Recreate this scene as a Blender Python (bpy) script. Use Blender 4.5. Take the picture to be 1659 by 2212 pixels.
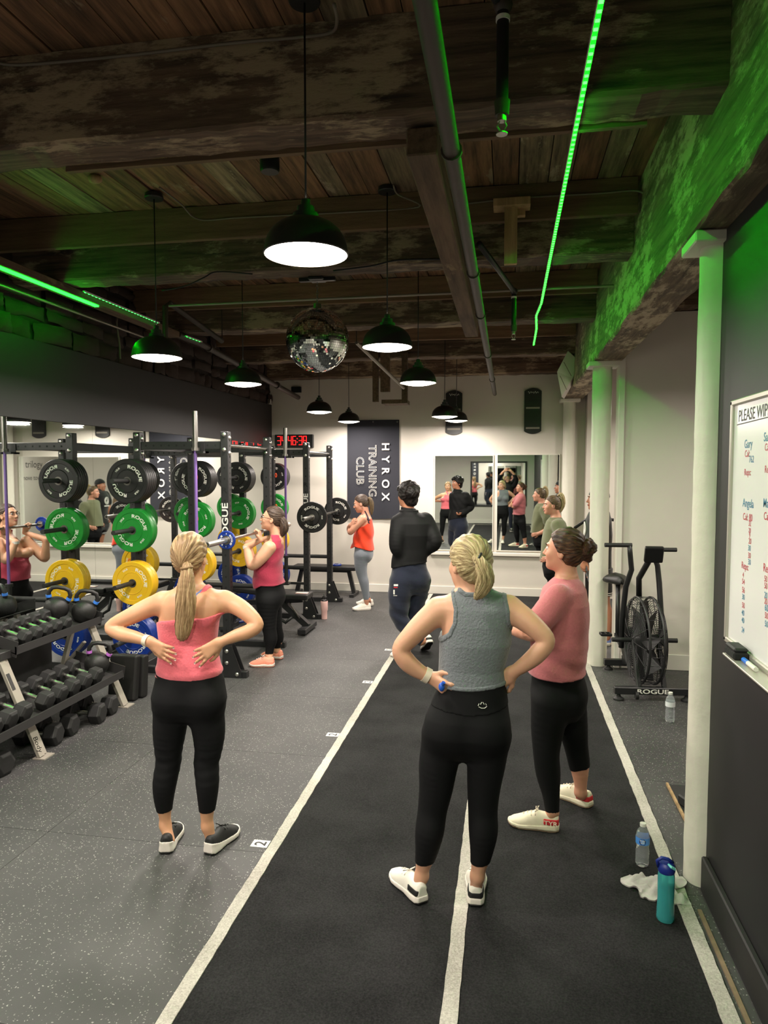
import bpy, math, random
import numpy as np
from mathutils import Vector, Matrix, Euler

for o in list(bpy.data.objects):
    bpy.data.objects.remove(o, do_unlink=True)
SC = bpy.context.scene
COL = SC.collection
rnd = random.Random(11)

# ------------------------------------------------------------------ camera
# image 1659 x 2212, focal length 1520 px, camera 1.95 m above the floor
F_PX, CXP, CYP, CAM_H = 1520.0, 829.5, 1106.0, 1.95
YAW, PITCH = math.radians(10.0), math.radians(3.426)
cam_d = bpy.data.cameras.new('camera')
cam = bpy.data.objects.new('camera', cam_d)
COL.objects.link(cam)
cam.location = (0, 0, CAM_H)
cam.rotation_euler = (math.radians(90) - PITCH, 0, YAW)
cam_d.sensor_fit = 'VERTICAL'
cam_d.sensor_height = 36.0
cam_d.lens = F_PX / 2212.0 * 36.0
cam_d.clip_start = 0.05
SC.camera = cam

# ------------------------------------------------------------------ world, exposure
world = bpy.data.worlds.new('world')
SC.world = world
world.use_nodes = True
world.node_tree.nodes['Background'].inputs[0].default_value = (0.9, 0.85, 0.8, 1)
world.node_tree.nodes['Background'].inputs[1].default_value = 0.02
SC.view_settings.view_transform = 'Standard'
SC.view_settings.look = 'None'
SC.view_settings.gamma = 1.0
SC.view_settings.use_curve_mapping = False
SC.view_settings.exposure = 0.0
LAMP_W = 23.0          # watts of each pendant
LED_GAIN = 195.0       # emission of the tiny green LED chips

# ------------------------------------------------------------------ pixel -> place (at a real distance Y)
_sa, _ca, _sb, _cb = math.sin(YAW), math.cos(YAW), math.sin(PITCH), math.cos(PITCH)
_R = Vector((_ca, _sa, 0)); _U = Vector((-_sa*_sb, _ca*_sb, _cb)); _W = Vector((-_sa*_cb, _ca*_cb, -_sb))
def P(px, py, Y):
    d = _W + _R*((px-CXP)/F_PX) + _U*((CYP-py)/F_PX)
    t = Y/d.y
    return Vector((d.x*t, Y, CAM_H + d.z*t))

# ------------------------------------------------------------------ materials
MATS = {}
def new_mat(name):
    m = bpy.data.materials.new(name); m.use_nodes = True
    MATS[name] = m
    return m, m.node_tree.nodes, m.node_tree.links, m.node_tree.nodes['Principled BSDF']
def lin(c):
    return tuple((x/12.92 if x <= 0.04045 else ((x+0.055)/1.055)**2.4) for x in c)
def plain(name, rgb, rough=0.5, metal=0.0, noise=0.0, scale=20.0, bump=0.0, spec=0.5, coat=0.0, sheen=0.0, emit=None, estr=0.0):
    """Principled material; rgb is sRGB 0..1; optional value mottling and fine bump from noise."""
    m, N, L, b = new_mat(name)
    c = lin(rgb)
    b.inputs['Base Color'].default_value = (*c, 1)
    b.inputs['Roughness'].default_value = rough
    b.inputs['Metallic'].default_value = metal
    b.inputs['Specular IOR Level'].default_value = spec
    b.inputs['Coat Weight'].default_value = coat
    b.inputs['Sheen Weight'].default_value = sheen
    if emit:
        b.inputs['Emission Color'].default_value = (*lin(emit), 1)
        b.inputs['Emission Strength'].default_value = estr
    if noise or bump:
        tc = N.new('ShaderNodeTexCoord'); nz = N.new('ShaderNodeTexNoise')
        nz.inputs['Scale'].default_value = scale; nz.inputs['Detail'].default_value = 5
        L.new(tc.outputs['Object'], nz.inputs['Vector'])
        if noise:
            mx = N.new('ShaderNodeMix'); mx.data_type = 'RGBA'
            mx.inputs[6].default_value = (*[x*(1-noise) for x in c], 1)
            mx.inputs[7].default_value = (*[min(1, x*(1+noise)) for x in c], 1)
            L.new(nz.outputs['Fac'], mx.inputs[0]); L.new(mx.outputs[2], b.inputs['Base Color'])
        if bump:
            bp = N.new('ShaderNodeBump'); bp.inputs['Strength'].default_value = bump; bp.inputs['Distance'].default_value = 0.01
            L.new(nz.outputs['Fac'], bp.inputs['Height']); L.new(bp.outputs['Normal'], b.inputs['Normal'])
    return m
def ramp_node(N, stops, interp='LINEAR'):
    r = N.new('ShaderNodeValToRGB'); e = r.color_ramp.elements
    r.color_ramp.interpolation = interp
    while len(e) < len(stops): e.new(0.5)
    for i, (p, c) in enumerate(stops):
        e[i].position = p; e[i].color = (*lin(c), 1) if len(c) == 3 else c
    return r
def wood(name, dark, mid, pale, peel=0.5, along='Y', rough=0.85, randobj=True, scl=1.0):
    """aged timber: grain stretched along one axis, darker stains, peeled pale paint"""
    m, N, L, b = new_mat(name)
    tc = N.new('ShaderNodeTexCoord'); mp = N.new('ShaderNodeMapping')
    s = {'X': (0.6, 9, 9), 'Y': (9, 0.6, 9), 'Z': (9, 9, 0.6)}[along]
    mp.inputs['Scale'].default_value = tuple(v*scl for v in s)
    oi = N.new('ShaderNodeObjectInfo'); ad = N.new('ShaderNodeVectorMath'); ad.operation = 'ADD'
    sc_ = N.new('ShaderNodeVectorMath'); sc_.operation = 'SCALE'; sc_.inputs[3].default_value = 37.0
    cb_ = N.new('ShaderNodeCombineXYZ')
    for i in range(3): L.new(oi.outputs['Random'], cb_.inputs[i])
    L.new(cb_.outputs[0], sc_.inputs[0])
    L.new(tc.outputs['Object'], ad.inputs[0]); L.new(sc_.outputs[0], ad.inputs[1])
    L.new(ad.outputs[0], mp.inputs['Vector'])
    n1 = N.new('ShaderNodeTexNoise'); n1.inputs['Scale'].default_value = 3.0; n1.inputs['Detail'].default_value = 8
    n1.inputs['Roughness'].default_value = 0.65
    L.new(mp.outputs[0], n1.inputs['Vector'])
    n2 = N.new('ShaderNodeTexNoise'); n2.inputs['Scale'].default_value = 1.6; n2.inputs['Detail'].default_value = 6
    L.new(ad.outputs[0], n2.inputs['Vector'])
    mp3 = N.new('ShaderNodeMapping'); mp3.inputs['Scale'].default_value = {'X': (2.5, 9, 9), 'Y': (9, 2.5, 9), 'Z': (9, 9, 2.5)}[along]
    L.new(ad.outputs[0], mp3.inputs['Vector'])
    n3 = N.new('ShaderNodeTexNoise'); n3.inputs['Scale'].default_value = 1.5; n3.inputs['Detail'].default_value = 10
    n3.inputs['Roughness'].default_value = 0.75
    L.new(mp3.outputs[0], n3.inputs['Vector'])
    r1 = ramp_node(N, [(0.3, dark), (0.62, mid)]); L.new(n1.outputs['Fac'], r1.inputs[0])
    mul = N.new('ShaderNodeMath'); mul.operation = 'MULTIPLY'
    L.new(n2.outputs['Fac'], mul.inputs[0]); L.new(n3.outputs['Fac'], mul.inputs[1])
    r2 = ramp_node(N, [(0.36 - 0.16*peel, (0, 0, 0)), (0.40 - 0.12*peel, (1, 1, 1))]); L.new(mul.outputs[0], r2.inputs[0])
    mx = N.new('ShaderNodeMix'); mx.data_type = 'RGBA'
    L.new(r2.outputs[0], mx.inputs[0]); L.new(r1.outputs[0], mx.inputs[6]); mx.inputs[7].default_value = (*lin(pale), 1)
    if peel <= 0: mx.inputs[0].default_value = 0; L.remove(mx.inputs[0].links[0])
    hs = N.new('ShaderNodeHueSaturation')
    if randobj:
        mr = N.new('ShaderNodeMapRange'); mr.inputs[3].default_value = 0.75; mr.inputs[4].default_value = 1.35
        L.new(oi.outputs['Random'], mr.inputs[0]); L.new(mr.outputs[0], hs.inputs['Value'])
    L.new(mx.outputs[2], hs.inputs['Color'])
    L.new(hs.outputs[0], b.inputs['Base Color'])
    b.inputs['Roughness'].default_value = rough
    bp = N.new('ShaderNodeBump'); bp.inputs['Strength'].default_value = 0.5; bp.inputs['Distance'].default_value = 0.02
    L.new(n3.outputs['Fac'], bp.inputs['Height']); L.new(bp.outputs[0], b.inputs['Normal'])
    return m

def rubber_floor():
    m, N, L, b = new_mat('rubber_floor')
    tc = N.new('ShaderNodeTexCoord'); geo = N.new('ShaderNodeNewGeometry')
    big = N.new('ShaderNodeTexNoise'); big.inputs['Scale'].default_value = 1.3; big.inputs['Detail'].default_value = 4
    L.new(geo.outputs['Position'], big.inputs['Vector'])
    base = ramp_node(N, [(0.35, (0.205, 0.205, 0.205)), (0.65, (0.265, 0.262, 0.26))]); L.new(big.outputs['Fac'], base.inputs[0])
    v = N.new('ShaderNodeTexVoronoi'); v.inputs['Scale'].default_value = 85.0
    wv = N.new('ShaderNodeTexNoise'); wv.inputs['Scale'].default_value = 60
    L.new(geo.outputs['Position'], wv.inputs['Vector'])
    va = N.new('ShaderNodeVectorMath'); va.operation = 'MULTIPLY_ADD'; va.inputs[1].default_value = (0.02,)*3
    L.new(wv.outputs['Color'], va.inputs[0]); L.new(geo.outputs['Position'], va.inputs[2])
    L.new(va.outputs[0], v.inputs['Vector'])
    near = ramp_node(N, [(0.17, (1, 1, 1)), (0.28, (0, 0, 0))]); L.new(v.outputs['Distance'], near.inputs[0])
    sep = N.new('ShaderNodeSeparateColor'); L.new(v.outputs['Color'], sep.inputs[0])
    pick = ramp_node(N, [(0.50, (0, 0, 0)), (0.56, (1, 1, 1))]); L.new(sep.outputs[0], pick.inputs[0])
    ml = N.new('ShaderNodeMath'); ml.operation = 'MULTIPLY'; L.new(near.outputs[0], ml.inputs[0]); L.new(pick.outputs[0], ml.inputs[1])
    ml2 = N.new('ShaderNodeMath'); ml2.operation = 'MULTIPLY'; ml2.inputs[1].default_value = 0.85; L.new(ml.outputs[0], ml2.inputs[0])
    mx = N.new('ShaderNodeMix'); mx.data_type = 'RGBA'
    L.new(ml2.outputs[0], mx.inputs[0]); L.new(base.outputs[0], mx.inputs[6]); mx.inputs[7].default_value = (*lin((0.60, 0.60, 0.58)), 1)
    L.new(mx.outputs[2], b.inputs['Base Color'])
    fine = N.new('ShaderNodeTexNoise'); fine.inputs['Scale'].default_value = 240; L.new(geo.outputs['Position'], fine.inputs['Vector'])
    bp = N.new('ShaderNodeBump'); bp.inputs['Strength'].default_value = 0.25; bp.inputs['Distance'].default_value = 0.004
    L.new(fine.outputs['Fac'], bp.inputs['Height']); L.new(bp.outputs[0], b.inputs['Normal'])
    rr = ramp_node(N, [(0.3, (0.55,)*3), (0.7, (0.75,)*3)]); L.new(big.outputs['Fac'], rr.inputs[0])
    b.inputs['Roughness'].default_value = 0.55
    return m
def turf(name, c0, c1):
    m, N, L, b = new_mat(name)
    geo = N.new('ShaderNodeNewGeometry')
    n = N.new('ShaderNodeTexNoise'); n.inputs['Scale'].default_value = 120; n.inputs['Detail'].default_value = 6; n.inputs['Roughness'].default_value = 0.75
    L.new(geo.outputs['Position'], n.inputs['Vector'])
    n2 = N.new('ShaderNodeTexNoise'); n2.inputs['Scale'].default_value = 3.0; n2.inputs['Detail'].default_value = 5
    L.new(geo.outputs['Position'], n2.inputs['Vector'])
    ad = N.new('ShaderNodeMath'); ad.operation = 'MULTIPLY_ADD'; ad.inputs[1].default_value = 0.45
    L.new(n2.outputs['Fac'], ad.inputs[0]); L.new(n.outputs['Fac'], ad.inputs[2])
    r = ramp_node(N, [(0.55, c0), (0.95, c1)]); L.new(ad.outputs[0], r.inputs[0]); L.new(r.outputs[0], b.inputs['Base Color'])
    bp = N.new('ShaderNodeBump'); bp.inputs['Strength'].default_value = 0.8; bp.inputs['Distance'].default_value = 0.008
    L.new(n.outputs['Fac'], bp.inputs['Height']); L.new(bp.outputs[0], b.inputs['Normal'])
    b.inputs['Roughness'].default_value = 0.9; b.inputs['Specular IOR Level'].default_value = 0.25
    return m

M = MATS
rubber_floor()
turf('turf_black', (0.03, 0.03, 0.031), (0.19, 0.19, 0.192))
turf('turf_white', (0.62, 0.60, 0.56), (0.86, 0.84, 0.80))
plain('wall_white', (0.80, 0.775, 0.735), 0.75, noise=0.05, scale=3, bump=0.08)
plain('wall_black', (0.115, 0.11, 0.115), 0.55, noise=0.08, scale=5, bump=0.05)
plain('trim_white', (0.84, 0.82, 0.78), 0.5)
plain('mirror', (0.90, 0.92, 0.91), 0.015, 1.0)
plain('column_paint', (0.83, 0.815, 0.76), 0.55, noise=0.04, scale=15, bump=0.35)
wood('plank', (0.23, 0.165, 0.115), (0.53, 0.385, 0.27), (0.55, 0.47, 0.37), 0.12, 'Y')
wood('plank_pale', (0.20, 0.165, 0.125), (0.56, 0.48, 0.37), (0.64, 0.58, 0.48), 0.3, 'Y')
wood('beam_old', (0.15, 0.115, 0.09), (0.40, 0.32, 0.25), (0.58, 0.51, 0.41), 0.62, 'X')
wood('girder_old', (0.20, 0.17, 0.135), (0.45, 0.38, 0.30), (0.66, 0.60, 0.50), 0.68, 'Y')
wood('lumber_x', (0.33, 0.25, 0.18), (0.46, 0.36, 0.26), (0.5, 0.42, 0.32), 0.0, 'X')
wood('lumber_y', (0.25, 0.19, 0.14), (0.42, 0.33, 0.25), (0.5, 0.42, 0.32), 0.15, 'Y')
wood('lumber_z', (0.55, 0.44, 0.30), (0.70, 0.58, 0.42), (0.7, 0.6, 0.45), 0.0, 'Z')
plain('stone', (0.185, 0.135, 0.11), 0.9, noise=0.5, scale=9, bump=0.9)
plain('mortar', (0.13, 0.10, 0.085), 0.95, noise=0.3, scale=20, bump=0.6)
plain('pipe_iron', (0.21, 0.17, 0.145), 0.55, 0.0, noise=0.25, scale=12, bump=0.1)
plain('pipe_dark', (0.10, 0.10, 0.10), 0.45, 0.2)
plain('conduit', (0.56, 0.53, 0.49), 0.4, 0.6)
plain('cable_grey', (0.42, 0.38, 0.33), 0.6)
plain('cable_black', (0.05, 0.05, 0.05), 0.5)
plain('white_plastic', (0.85, 0.84, 0.81), 0.4)
plain('black_plastic', (0.055, 0.055, 0.06), 0.4)
plain('chrome', (0.80, 0.79, 0.76), 0.33, 1.0)
plain('steel', (0.55, 0.54, 0.52), 0.3, 1.0)
plain('brass', (0.60, 0.52, 0.36), 0.3, 1.0)
plain('rack_black', (0.115, 0.115, 0.12), 0.42, 0.0, noise=0.1, scale=30, bump=0.03)
plain('hole_black', (0.012, 0.012, 0.012), 0.8)
plain('text_white', (0.90, 0.89, 0.86), 0.5)
plain('text_black', (0.03, 0.03, 0.03), 0.5)
# ------------------------------------------------------------------ mesh helpers
ORG = {}
class MB:
    def __init__(s): s.v = []; s.f = []
    def add(s, vs, fs):
        o = len(s.v); s.v += [tuple(v) for v in vs]; s.f += [tuple(i+o for i in f) for f in fs]; return s
    def box(s, lo, hi, rot=None, about=None):
        x0, y0, z0 = lo; x1, y1, z1 = hi
        vs = [Vector(p) for p in ((x0,y0,z0),(x1,y0,z0),(x1,y1,z0),(x0,y1,z0),(x0,y0,z1),(x1,y0,z1),(x1,y1,z1),(x0,y1,z1))]
        if rot is not None:
            a = Vector(about) if about is not None else (Vector(lo)+Vector(hi))/2
            vs = [a + rot @ (v-a) for v in vs]
        return s.add(vs, [(0,3,2,1),(4,5,6,7),(0,1,5,4),(1,2,6,5),(2,3,7,6),(3,0,4,7)])
    def bar(s, a, b, w, t, up=(0,0,1)):
        """rectangular bar from a to b, w across, t along 'up'"""
        a, b = Vector(a), Vector(b); d = (b-a).normalized(); u = Vector(up)
        r = d.cross(u)
        if r.length < 1e-4: r = d.cross(Vector((1,0,0)))
        r.normalize(); u = r.cross(d).normalized()
        vs = []
        for p in (a, b):
            for sx, sy in ((-1,-1),(1,-1),(1,1),(-1,1)): vs.append(p + r*(w/2*sx) + u*(t/2*sy))
        return s.add(vs, [(3,2,1,0),(4,5,6,7),(0,1,5,4),(1,2,6,5),(2,3,7,6),(3,0,4,7)])
    def cyl(s, a, b, r0, r1=None, n=16, caps=True):
        r1 = r0 if r1 is None else r1
        a, b = Vector(a), Vector(b); d = (b-a).normalized()
        x = d.orthogonal().normalized(); y = d.cross(x)
        vs = []; fs = []
        for p, r in ((a, r0), (b, r1)):
            for i in range(n):
                t = 2*math.pi*i/n; vs.append(p + x*(r*math.cos(t)) + y*(r*math.sin(t)))
        for i in range(n): fs.append((i, (i+1) % n, n+(i+1) % n, n+i))
        if caps: fs.append(tuple(range(n-1, -1, -1))); fs.append(tuple(range(n, 2*n)))
        return s.add(vs, fs)
    def tube(s, pts, r, n=8, closed=False, rads=None):
        pts = [Vector(p) for p in pts]; k = len(pts); vs = []; fs = []
        x = None
        for i, p in enumerate(pts):
            if closed: d = pts[(i+1) % k]-pts[i-1]
            else: d = pts[min(i+1, k-1)]-pts[max(i-1, 0)]
            d.normalize()
            x = d.orthogonal().normalized() if x is None else (x - d*x.dot(d)).normalized()
            y = d.cross(x); rr = rads[i] if rads else r
            for j in range(n):
                t = 2*math.pi*j/n; vs.append(p + x*(rr*math.cos(t)) + y*(rr*math.sin(t)))
        for i in range(k if closed else k-1):
            a, b = i*n, ((i+1) % k)*n
            for j in range(n): fs.append((a+j, a+(j+1) % n, b+(j+1) % n, b+j))
        if not closed: fs.append(tuple(range(n-1, -1, -1))); fs.append(tuple((k-1)*n+j for j in range(n)))
        return s.add(vs, fs)
    def lathe(s, prof, n=24, at=(0,0,0), axis='Z', cap=False):
        at = Vector(at); vs = []; fs = []; k = len(prof)
        for r, z in prof:
            for i in range(n):
                t = 2*math.pi*i/n; p = (r*math.cos(t), r*math.sin(t), z)
                if axis == 'Y': p = (p[0], p[2], -p[1])
                elif axis == 'X': p = (p[2], p[0], p[1])
                vs.append(at+Vector(p))
        for a in range(k-1):
            for i in range(n): fs.append((a*n+i, a*n+(i+1) % n, (a+1)*n+(i+1) % n, (a+1)*n+i))
        if cap:
            fs.append(tuple(range(n-1, -1, -1))); fs.append(tuple((k-1)*n+i for i in range(n)))
        return s.add(vs, fs)
    def prism(s, poly, o, ax, ay, th):
        """polygon in the plane (o, ax, ay), thickness th along ax x ay"""
        o, ax, ay = Vector(o), Vector(ax), Vector(ay); nz = ax.cross(ay).normalized()*th; n = len(poly)
        vs = [o+ax*p[0]+ay*p[1] for p in poly]; vs += [v+nz for v in vs]
        fs = [tuple(range(n-1, -1, -1)), tuple(range(n, 2*n))] + [(i, (i+1) % n, n+(i+1) % n, n+i) for i in range(n)]
        return s.add(vs, fs)
    def sphere(s, c, r, nu=16, nv=10, sc=(1,1,1)):
        c = Vector(c); vs = [c+Vector((0,0,-r*sc[2]))]; fs = []
        for j in range(1, nv):
            a = -math.pi/2+math.pi*j/nv
            for i in range(nu):
                t = 2*math.pi*i/nu
                vs.append(c+Vector((r*sc[0]*math.cos(a)*math.cos(t), r*sc[1]*math.cos(a)*math.sin(t), r*sc[2]*math.sin(a))))
        vs.append(c+Vector((0,0,r*sc[2]))); last = len(vs)-1
        for i in range(nu):
            fs.append((0, 1+(i+1) % nu, 1+i)); fs.append((last, last-nu+i, last-nu+(i+1) % nu))
        for j in range(nv-2):
            for i in range(nu):
                a = 1+j*nu; fs.append((a+i, a+(i+1) % nu, a+nu+(i+1) % nu, a+nu+i))
        return s.add(vs, fs)
    def xf(s, fn): s.v = [tuple(fn(Vector(v))) for v in s.v]; return s
    def build(s, name, mat, parent=None, smooth=False, bev=0.0, segs=1, auto=None):
        return mk(name, s.v, s.f, mat, parent, smooth, bev, segs, auto)

def mk(name, vs, fs, mat, parent=None, smooth=False, bev=0.0, segs=1, auto=None):
    if parent is not None: org = ORG[parent.name]
    else:
        a = np.array(vs); org = Vector(((a[:,0].min()+a[:,0].max())/2, (a[:,1].min()+a[:,1].max())/2, a[:,2].min()))
    me = bpy.data.meshes.new(name)
    if isinstance(vs, np.ndarray): vv = (vs - np.array(org)).tolist()
    else: vv = [(v[0]-org[0], v[1]-org[1], v[2]-org[2]) for v in vs]
    me.from_pydata(vv, [], fs)
    me.materials.append(MATS[mat] if isinstance(mat, str) else mat)
    if smooth or auto:
        me.polygons.foreach_set('use_smooth', [True]*len(me.polygons))
        if auto: me.set_sharp_from_angle(angle=math.radians(auto))
    o = bpy.data.objects.new(name, me); COL.objects.link(o)
    if parent is None: o.location = org
    else: o.parent = parent
    ORG[o.name] = Vector(org)
    if bev:
        md = o.modifiers.new('bevel', 'BEVEL'); md.width = bev; md.segments = segs; md.limit_method = 'ANGLE'
    return o
def thing(name, loc, label, cat, group=None):
    o = bpy.data.objects.new(name, None); COL.objects.link(o); o.location = loc
    o.empty_display_size = 0.1
    ORG[o.name] = Vector(loc)
    return tag(o, label, cat, group)
def tag(o, label, cat, group=None):
    o['label'] = label; o['category'] = cat
    if group: o['group'] = group
    return o
def struct(o, label=None):
    o['kind'] = 'structure'
    if label: o['label'] = label
    return o
def copy_tree(o, loc=None, rz=None, parent=None, label=None, group=None):
    c = o.copy(); COL.objects.link(c)
    if parent is not None: c.parent = parent
    if loc is not None: c.location = loc
    if rz is not None: c.rotation_euler = (0, 0, rz)
    if label: c['label'] = label
    if group: c['group'] = group
    ORG[c.name] = Vector(loc) if loc is not None else ORG.get(o.name, Vector())
    for ch in list(o.children): copy_tree(ch, parent=c)
    return c
_tcache = {}
def text_geo(body, size, xs=1.0, bold=0.0, spacing=1.0):
    """(verts, faces) of flat lettering centred on the origin in the XY plane, from the built-in font"""
    key = (body, size, xs, bold, spacing)
    if key in _tcache: return _tcache[key]
    cu = bpy.data.curves.new('lettering', 'FONT'); cu.body = body; cu.size = size; cu.offset = bold*size
    cu.resolution_u = 3; cu.space_character = spacing
    to = bpy.data.objects.new('lettering', cu); COL.objects.link(to)
    dg = bpy.context.evaluated_depsgraph_get(); ev = to.evaluated_get(dg); me = ev.to_mesh()
    vs = [Vector((v.co.x*xs, v.co.y, 0)) for v in me.vertices]; fs = [tuple(p.vertices) for p in me.polygons]
    ev.to_mesh_clear(); bpy.data.objects.remove(to, do_unlink=True); bpy.data.curves.remove(cu)
    cx = (min(v.x for v in vs)+max(v.x for v in vs))/2; cy = (min(v.y for v in vs)+max(v.y for v in vs))/2
    vs = [Vector((v.x-cx, v.y-cy, 0)) for v in vs]
    _tcache[key] = (vs, fs); return vs, fs
def put_text(mb, body, size, o, ax, ay, xs=1.0, bold=0.0, spacing=1.0, left=False):
    vs, fs = text_geo(body, size, xs, bold, spacing); o, ax, ay = Vector(o), Vector(ax), Vector(ay)
    dx = -min(v.x for v in vs) if left else 0
    return mb.add([o+ax*(v.x+dx)+ay*v.y for v in vs], fs)
# ================================================================== THE SETTING
XL, XR, YB, YF, ZC = -3.81, 3.2, 11.0, -4.0, 3.78
GX0, GX1, GZ = 0.80, 1.08, 3.0            # the long girder over the columns
WBX = 0.925                               # face of the black wall
def sbox(name, lo, hi, mat, label=None, parent=None, bev=0.0):
    o = MB().box(lo, hi).build(name, mat, parent, bev=bev)
    return struct(o, label) if parent is None else o

floor = sbox('floor', (XL-0.2, YF-0.2, -0.10), (XR+0.2, YB+0.2, -0.008), 'hole_black', 'dark speckled rubber gym floor laid in square mats')
mat_me = None
nx = 0; x = XL
TILE = 1.22
ys = [YF + i*TILE for i in range(13)]
for side in ((XL, -1.205), (0.83, XR)):
    x = side[1] if side[0] < -1.5 else side[0]
    step = -TILE if side[0] < -1.5 else TILE
    while (x > side[0]+0.01 if step < 0 else x < side[1]-0.01):
        x2 = max(side[0], x+step) if step < 0 else min(side[1], x+step)
        for y in ys:
            y2 = min(YB, y+TILE)
            a, b = min(x, x2)+0.0012, max(x, x2)-0.0012
            MB().box((a, y+0.0012, -0.0085), (b, y2-0.0012, 0.0)).build('rubber_mat', 'rubber_floor', floor)
        x = x2
lane = thing('turf_lane', (-0.187, 3.5, 0.0), 'black artificial turf lane with long white stripes running to the back wall', 'turf')
struct(lane)
MB().box((-1.205, -3.6, -0.0085), (0.83, 10.94, 0.006)).build('turf_strip', 'turf_black', lane)
def stripe(x0, x1, y0, y1):
    """a white turf stripe with slightly ragged edges"""
    mb = MB(); r = random.Random(int((x0+9)*1000+y0*10)); n = int(max(2, (y1-y0)/0.05)); n = min(n, 280)
    vs = []; fs = []
    for i in range(n+1):
        y = y0+(y1-y0)*i/n
        a, b = x0+r.uniform(-0.0022, 0.0022), x1+r.uniform(-0.0022, 0.0022)
        vs += [(a, y, 0.002), (a, y, 0.011), (b, y, 0.011), (b, y, 0.002)]
        if i:
            k = 4*i
            fs += [(k-4, k-3, k+1, k), (k-3, k-2, k+2, k+1), (k-2, k-1, k+3, k+2)]
    fs += [(0, 3, 2, 1), (4*n, 4*n+1, 4*n+2, 4*n+3)]
    mb.add(vs, fs).build('lane_stripe', 'turf_white', lane)
for xc, wd in ((-1.172, 0.058), (-0.187, 0.060), (0.795, 0.062)): stripe(xc-wd/2, xc+wd/2, -3.3, 10.9)
for yc in (-3.3,): MB().box((-1.2, yc, 0.002), (0.825, yc+0.06, 0.011)).build('lane_stripe', 'turf_white', lane)

for k, y_ in enumerate((3.40, 4.94, 6.25, 7.43, 10.05)):
    t = thing('number_sticker', (-1.255, y_, 0.0), 'white floor sticker with a black 2, %s along the stripe from the pink-topped woman' % ('first', 'second', 'third', 'fourth', 'fifth')[k], 'sticker', 'floor number stickers')
    MB().box((-1.30, y_-0.034, 0.0004), (-1.21, y_+0.034, 0.0012)).build('sticker_base', 'text_white', t)
    put_text(MB(), '2', 0.085, (-1.255, y_, 0.0016), (0, 1, 0), (-1, 0, 0), 1.0, 0.02).build('numeral', 'text_black', t)
# ---- left wall: mirror panels below, black panel, rough stone above
wl = sbox('wall_left', (XL-0.25, YF, 0), (XL-0.012, YB, ZC), 'mortar', 'rough stone left wall with a black painted band above tall mirrors')
ysplit = [-3.9, -1.5, 1.0, 3.5, 6.0, 8.5, 10.97]
for a, b in zip(ysplit[:-1], ysplit[1:]):
    MB().box((XL-0.011, a+0.001, 0.02), (XL-0.001, b-0.001, 2.37)).build('mirror_panel', 'mirror', wl)
MB().box((XL-0.011, YF, 2.36), (XL+0.02, YB, 3.0)).build('black_panel', 'wall_black', wl)
stone_mes = []
r = random.Random(5)
z = 3.0
while z < 3.74:
    hgt = r.uniform(0.11, 0.21); hgt = min(hgt, 3.77-z); y = 3.4
    while y < YB-0.05:
        ln = min(r.uniform(0.14, 0.55), YB-y); d = r.uniform(0.0, 0.045); mb = MB(); jz = r.uniform(-0.03, 0.03) if z > 3.05 else 0.0; sk = r.uniform(-0.03, 0.03)
        n = 5; vs = []; fs = []
        for i in range(n):
            for j in range(n):
                u, v = i/(n-1), j/(n-1); e = 0.012*r.random()
                edge = min(u, 1-u, v, 1-v)
                px = XL-0.02+d+(0.03 if edge > 0 else 0.0)+e
                vs.append((px, y+0.008+(ln-0.016)*u+r.uniform(-0.01, 0.01), z+jz*(1 if z < 3.6 else 0)+sk*(u-0.5)+0.008+(hgt-0.016)*v*r.uniform(0.93, 1.0)+r.uniform(-0.012, 0.012)))
        for i in range(n-1):
            for j in range(n-1): fs.append((i*n+j, (i+1)*n+j, (i+1)*n+j+1, i*n+j+1))
        mb.add(vs, fs).build('stone', 'stone', wl, smooth=True)
        y += ln
    z += hgt
# ---- back wall with two mirrors over a white ledge
wb = sbox('wall_back', (XL-0.25, YB, 0), (XR+0.1, YB+0.15, ZC), 'wall_white', 'white painted back wall with banner and mirrors')
bb = sbox('baseboard_back', (XL, YB-0.022, 0), (0.95, YB, 0.125), 'trim_white', 'white baseboard along the back wall', bev=0.004)
def back_rect(x0, y0, x1, y1, Y): a = P(x0, y0, Y); b = P(x1, y1, Y); return a.x, b.x, b.z, a.z
for (q, lab) in (((940, 985, 1063, 1189), 'wall mirror on the back wall reflecting the pink-topped woman, beside the banner'),
                 ((1075, 983, 1205, 1191), 'wall mirror on the back wall nearest the white columns')):
    x0, x1, z0, z1 = back_rect(*q, YB-0.02)
    t = thing('wall_mirror', ((x0+x1)/2, YB-0.02, z0), lab, 'mirror')
    MB().box((x0, YB-0.018, z0), (x1, YB-0.006, z1)).build('mirror_glass', 'mirror', t)
    mb = MB(); w = 0.012
    for lo, hi in (((x0-w, z0-w), (x0, z1+w)), ((x1, z0-w), (x1+w, z1+w)), ((x0, z1), (x1, z1+w)), ((x0, z0-w), (x1, z0))):
        mb.box((lo[0], YB-0.022, lo[1]), (hi[0], YB, hi[1]))
    mb.build('mirror_edge', 'trim_white', t)
x0, x1, z0, z1 = back_rect(927, 1191, 1218, 1204, YB-0.05)
tr = sbox('trim_1', (x0, YB-0.07, z0), (x1, YB, z1), 'trim_white', 'white wooden ledge under the back wall mirrors', bev=0.006)

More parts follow.
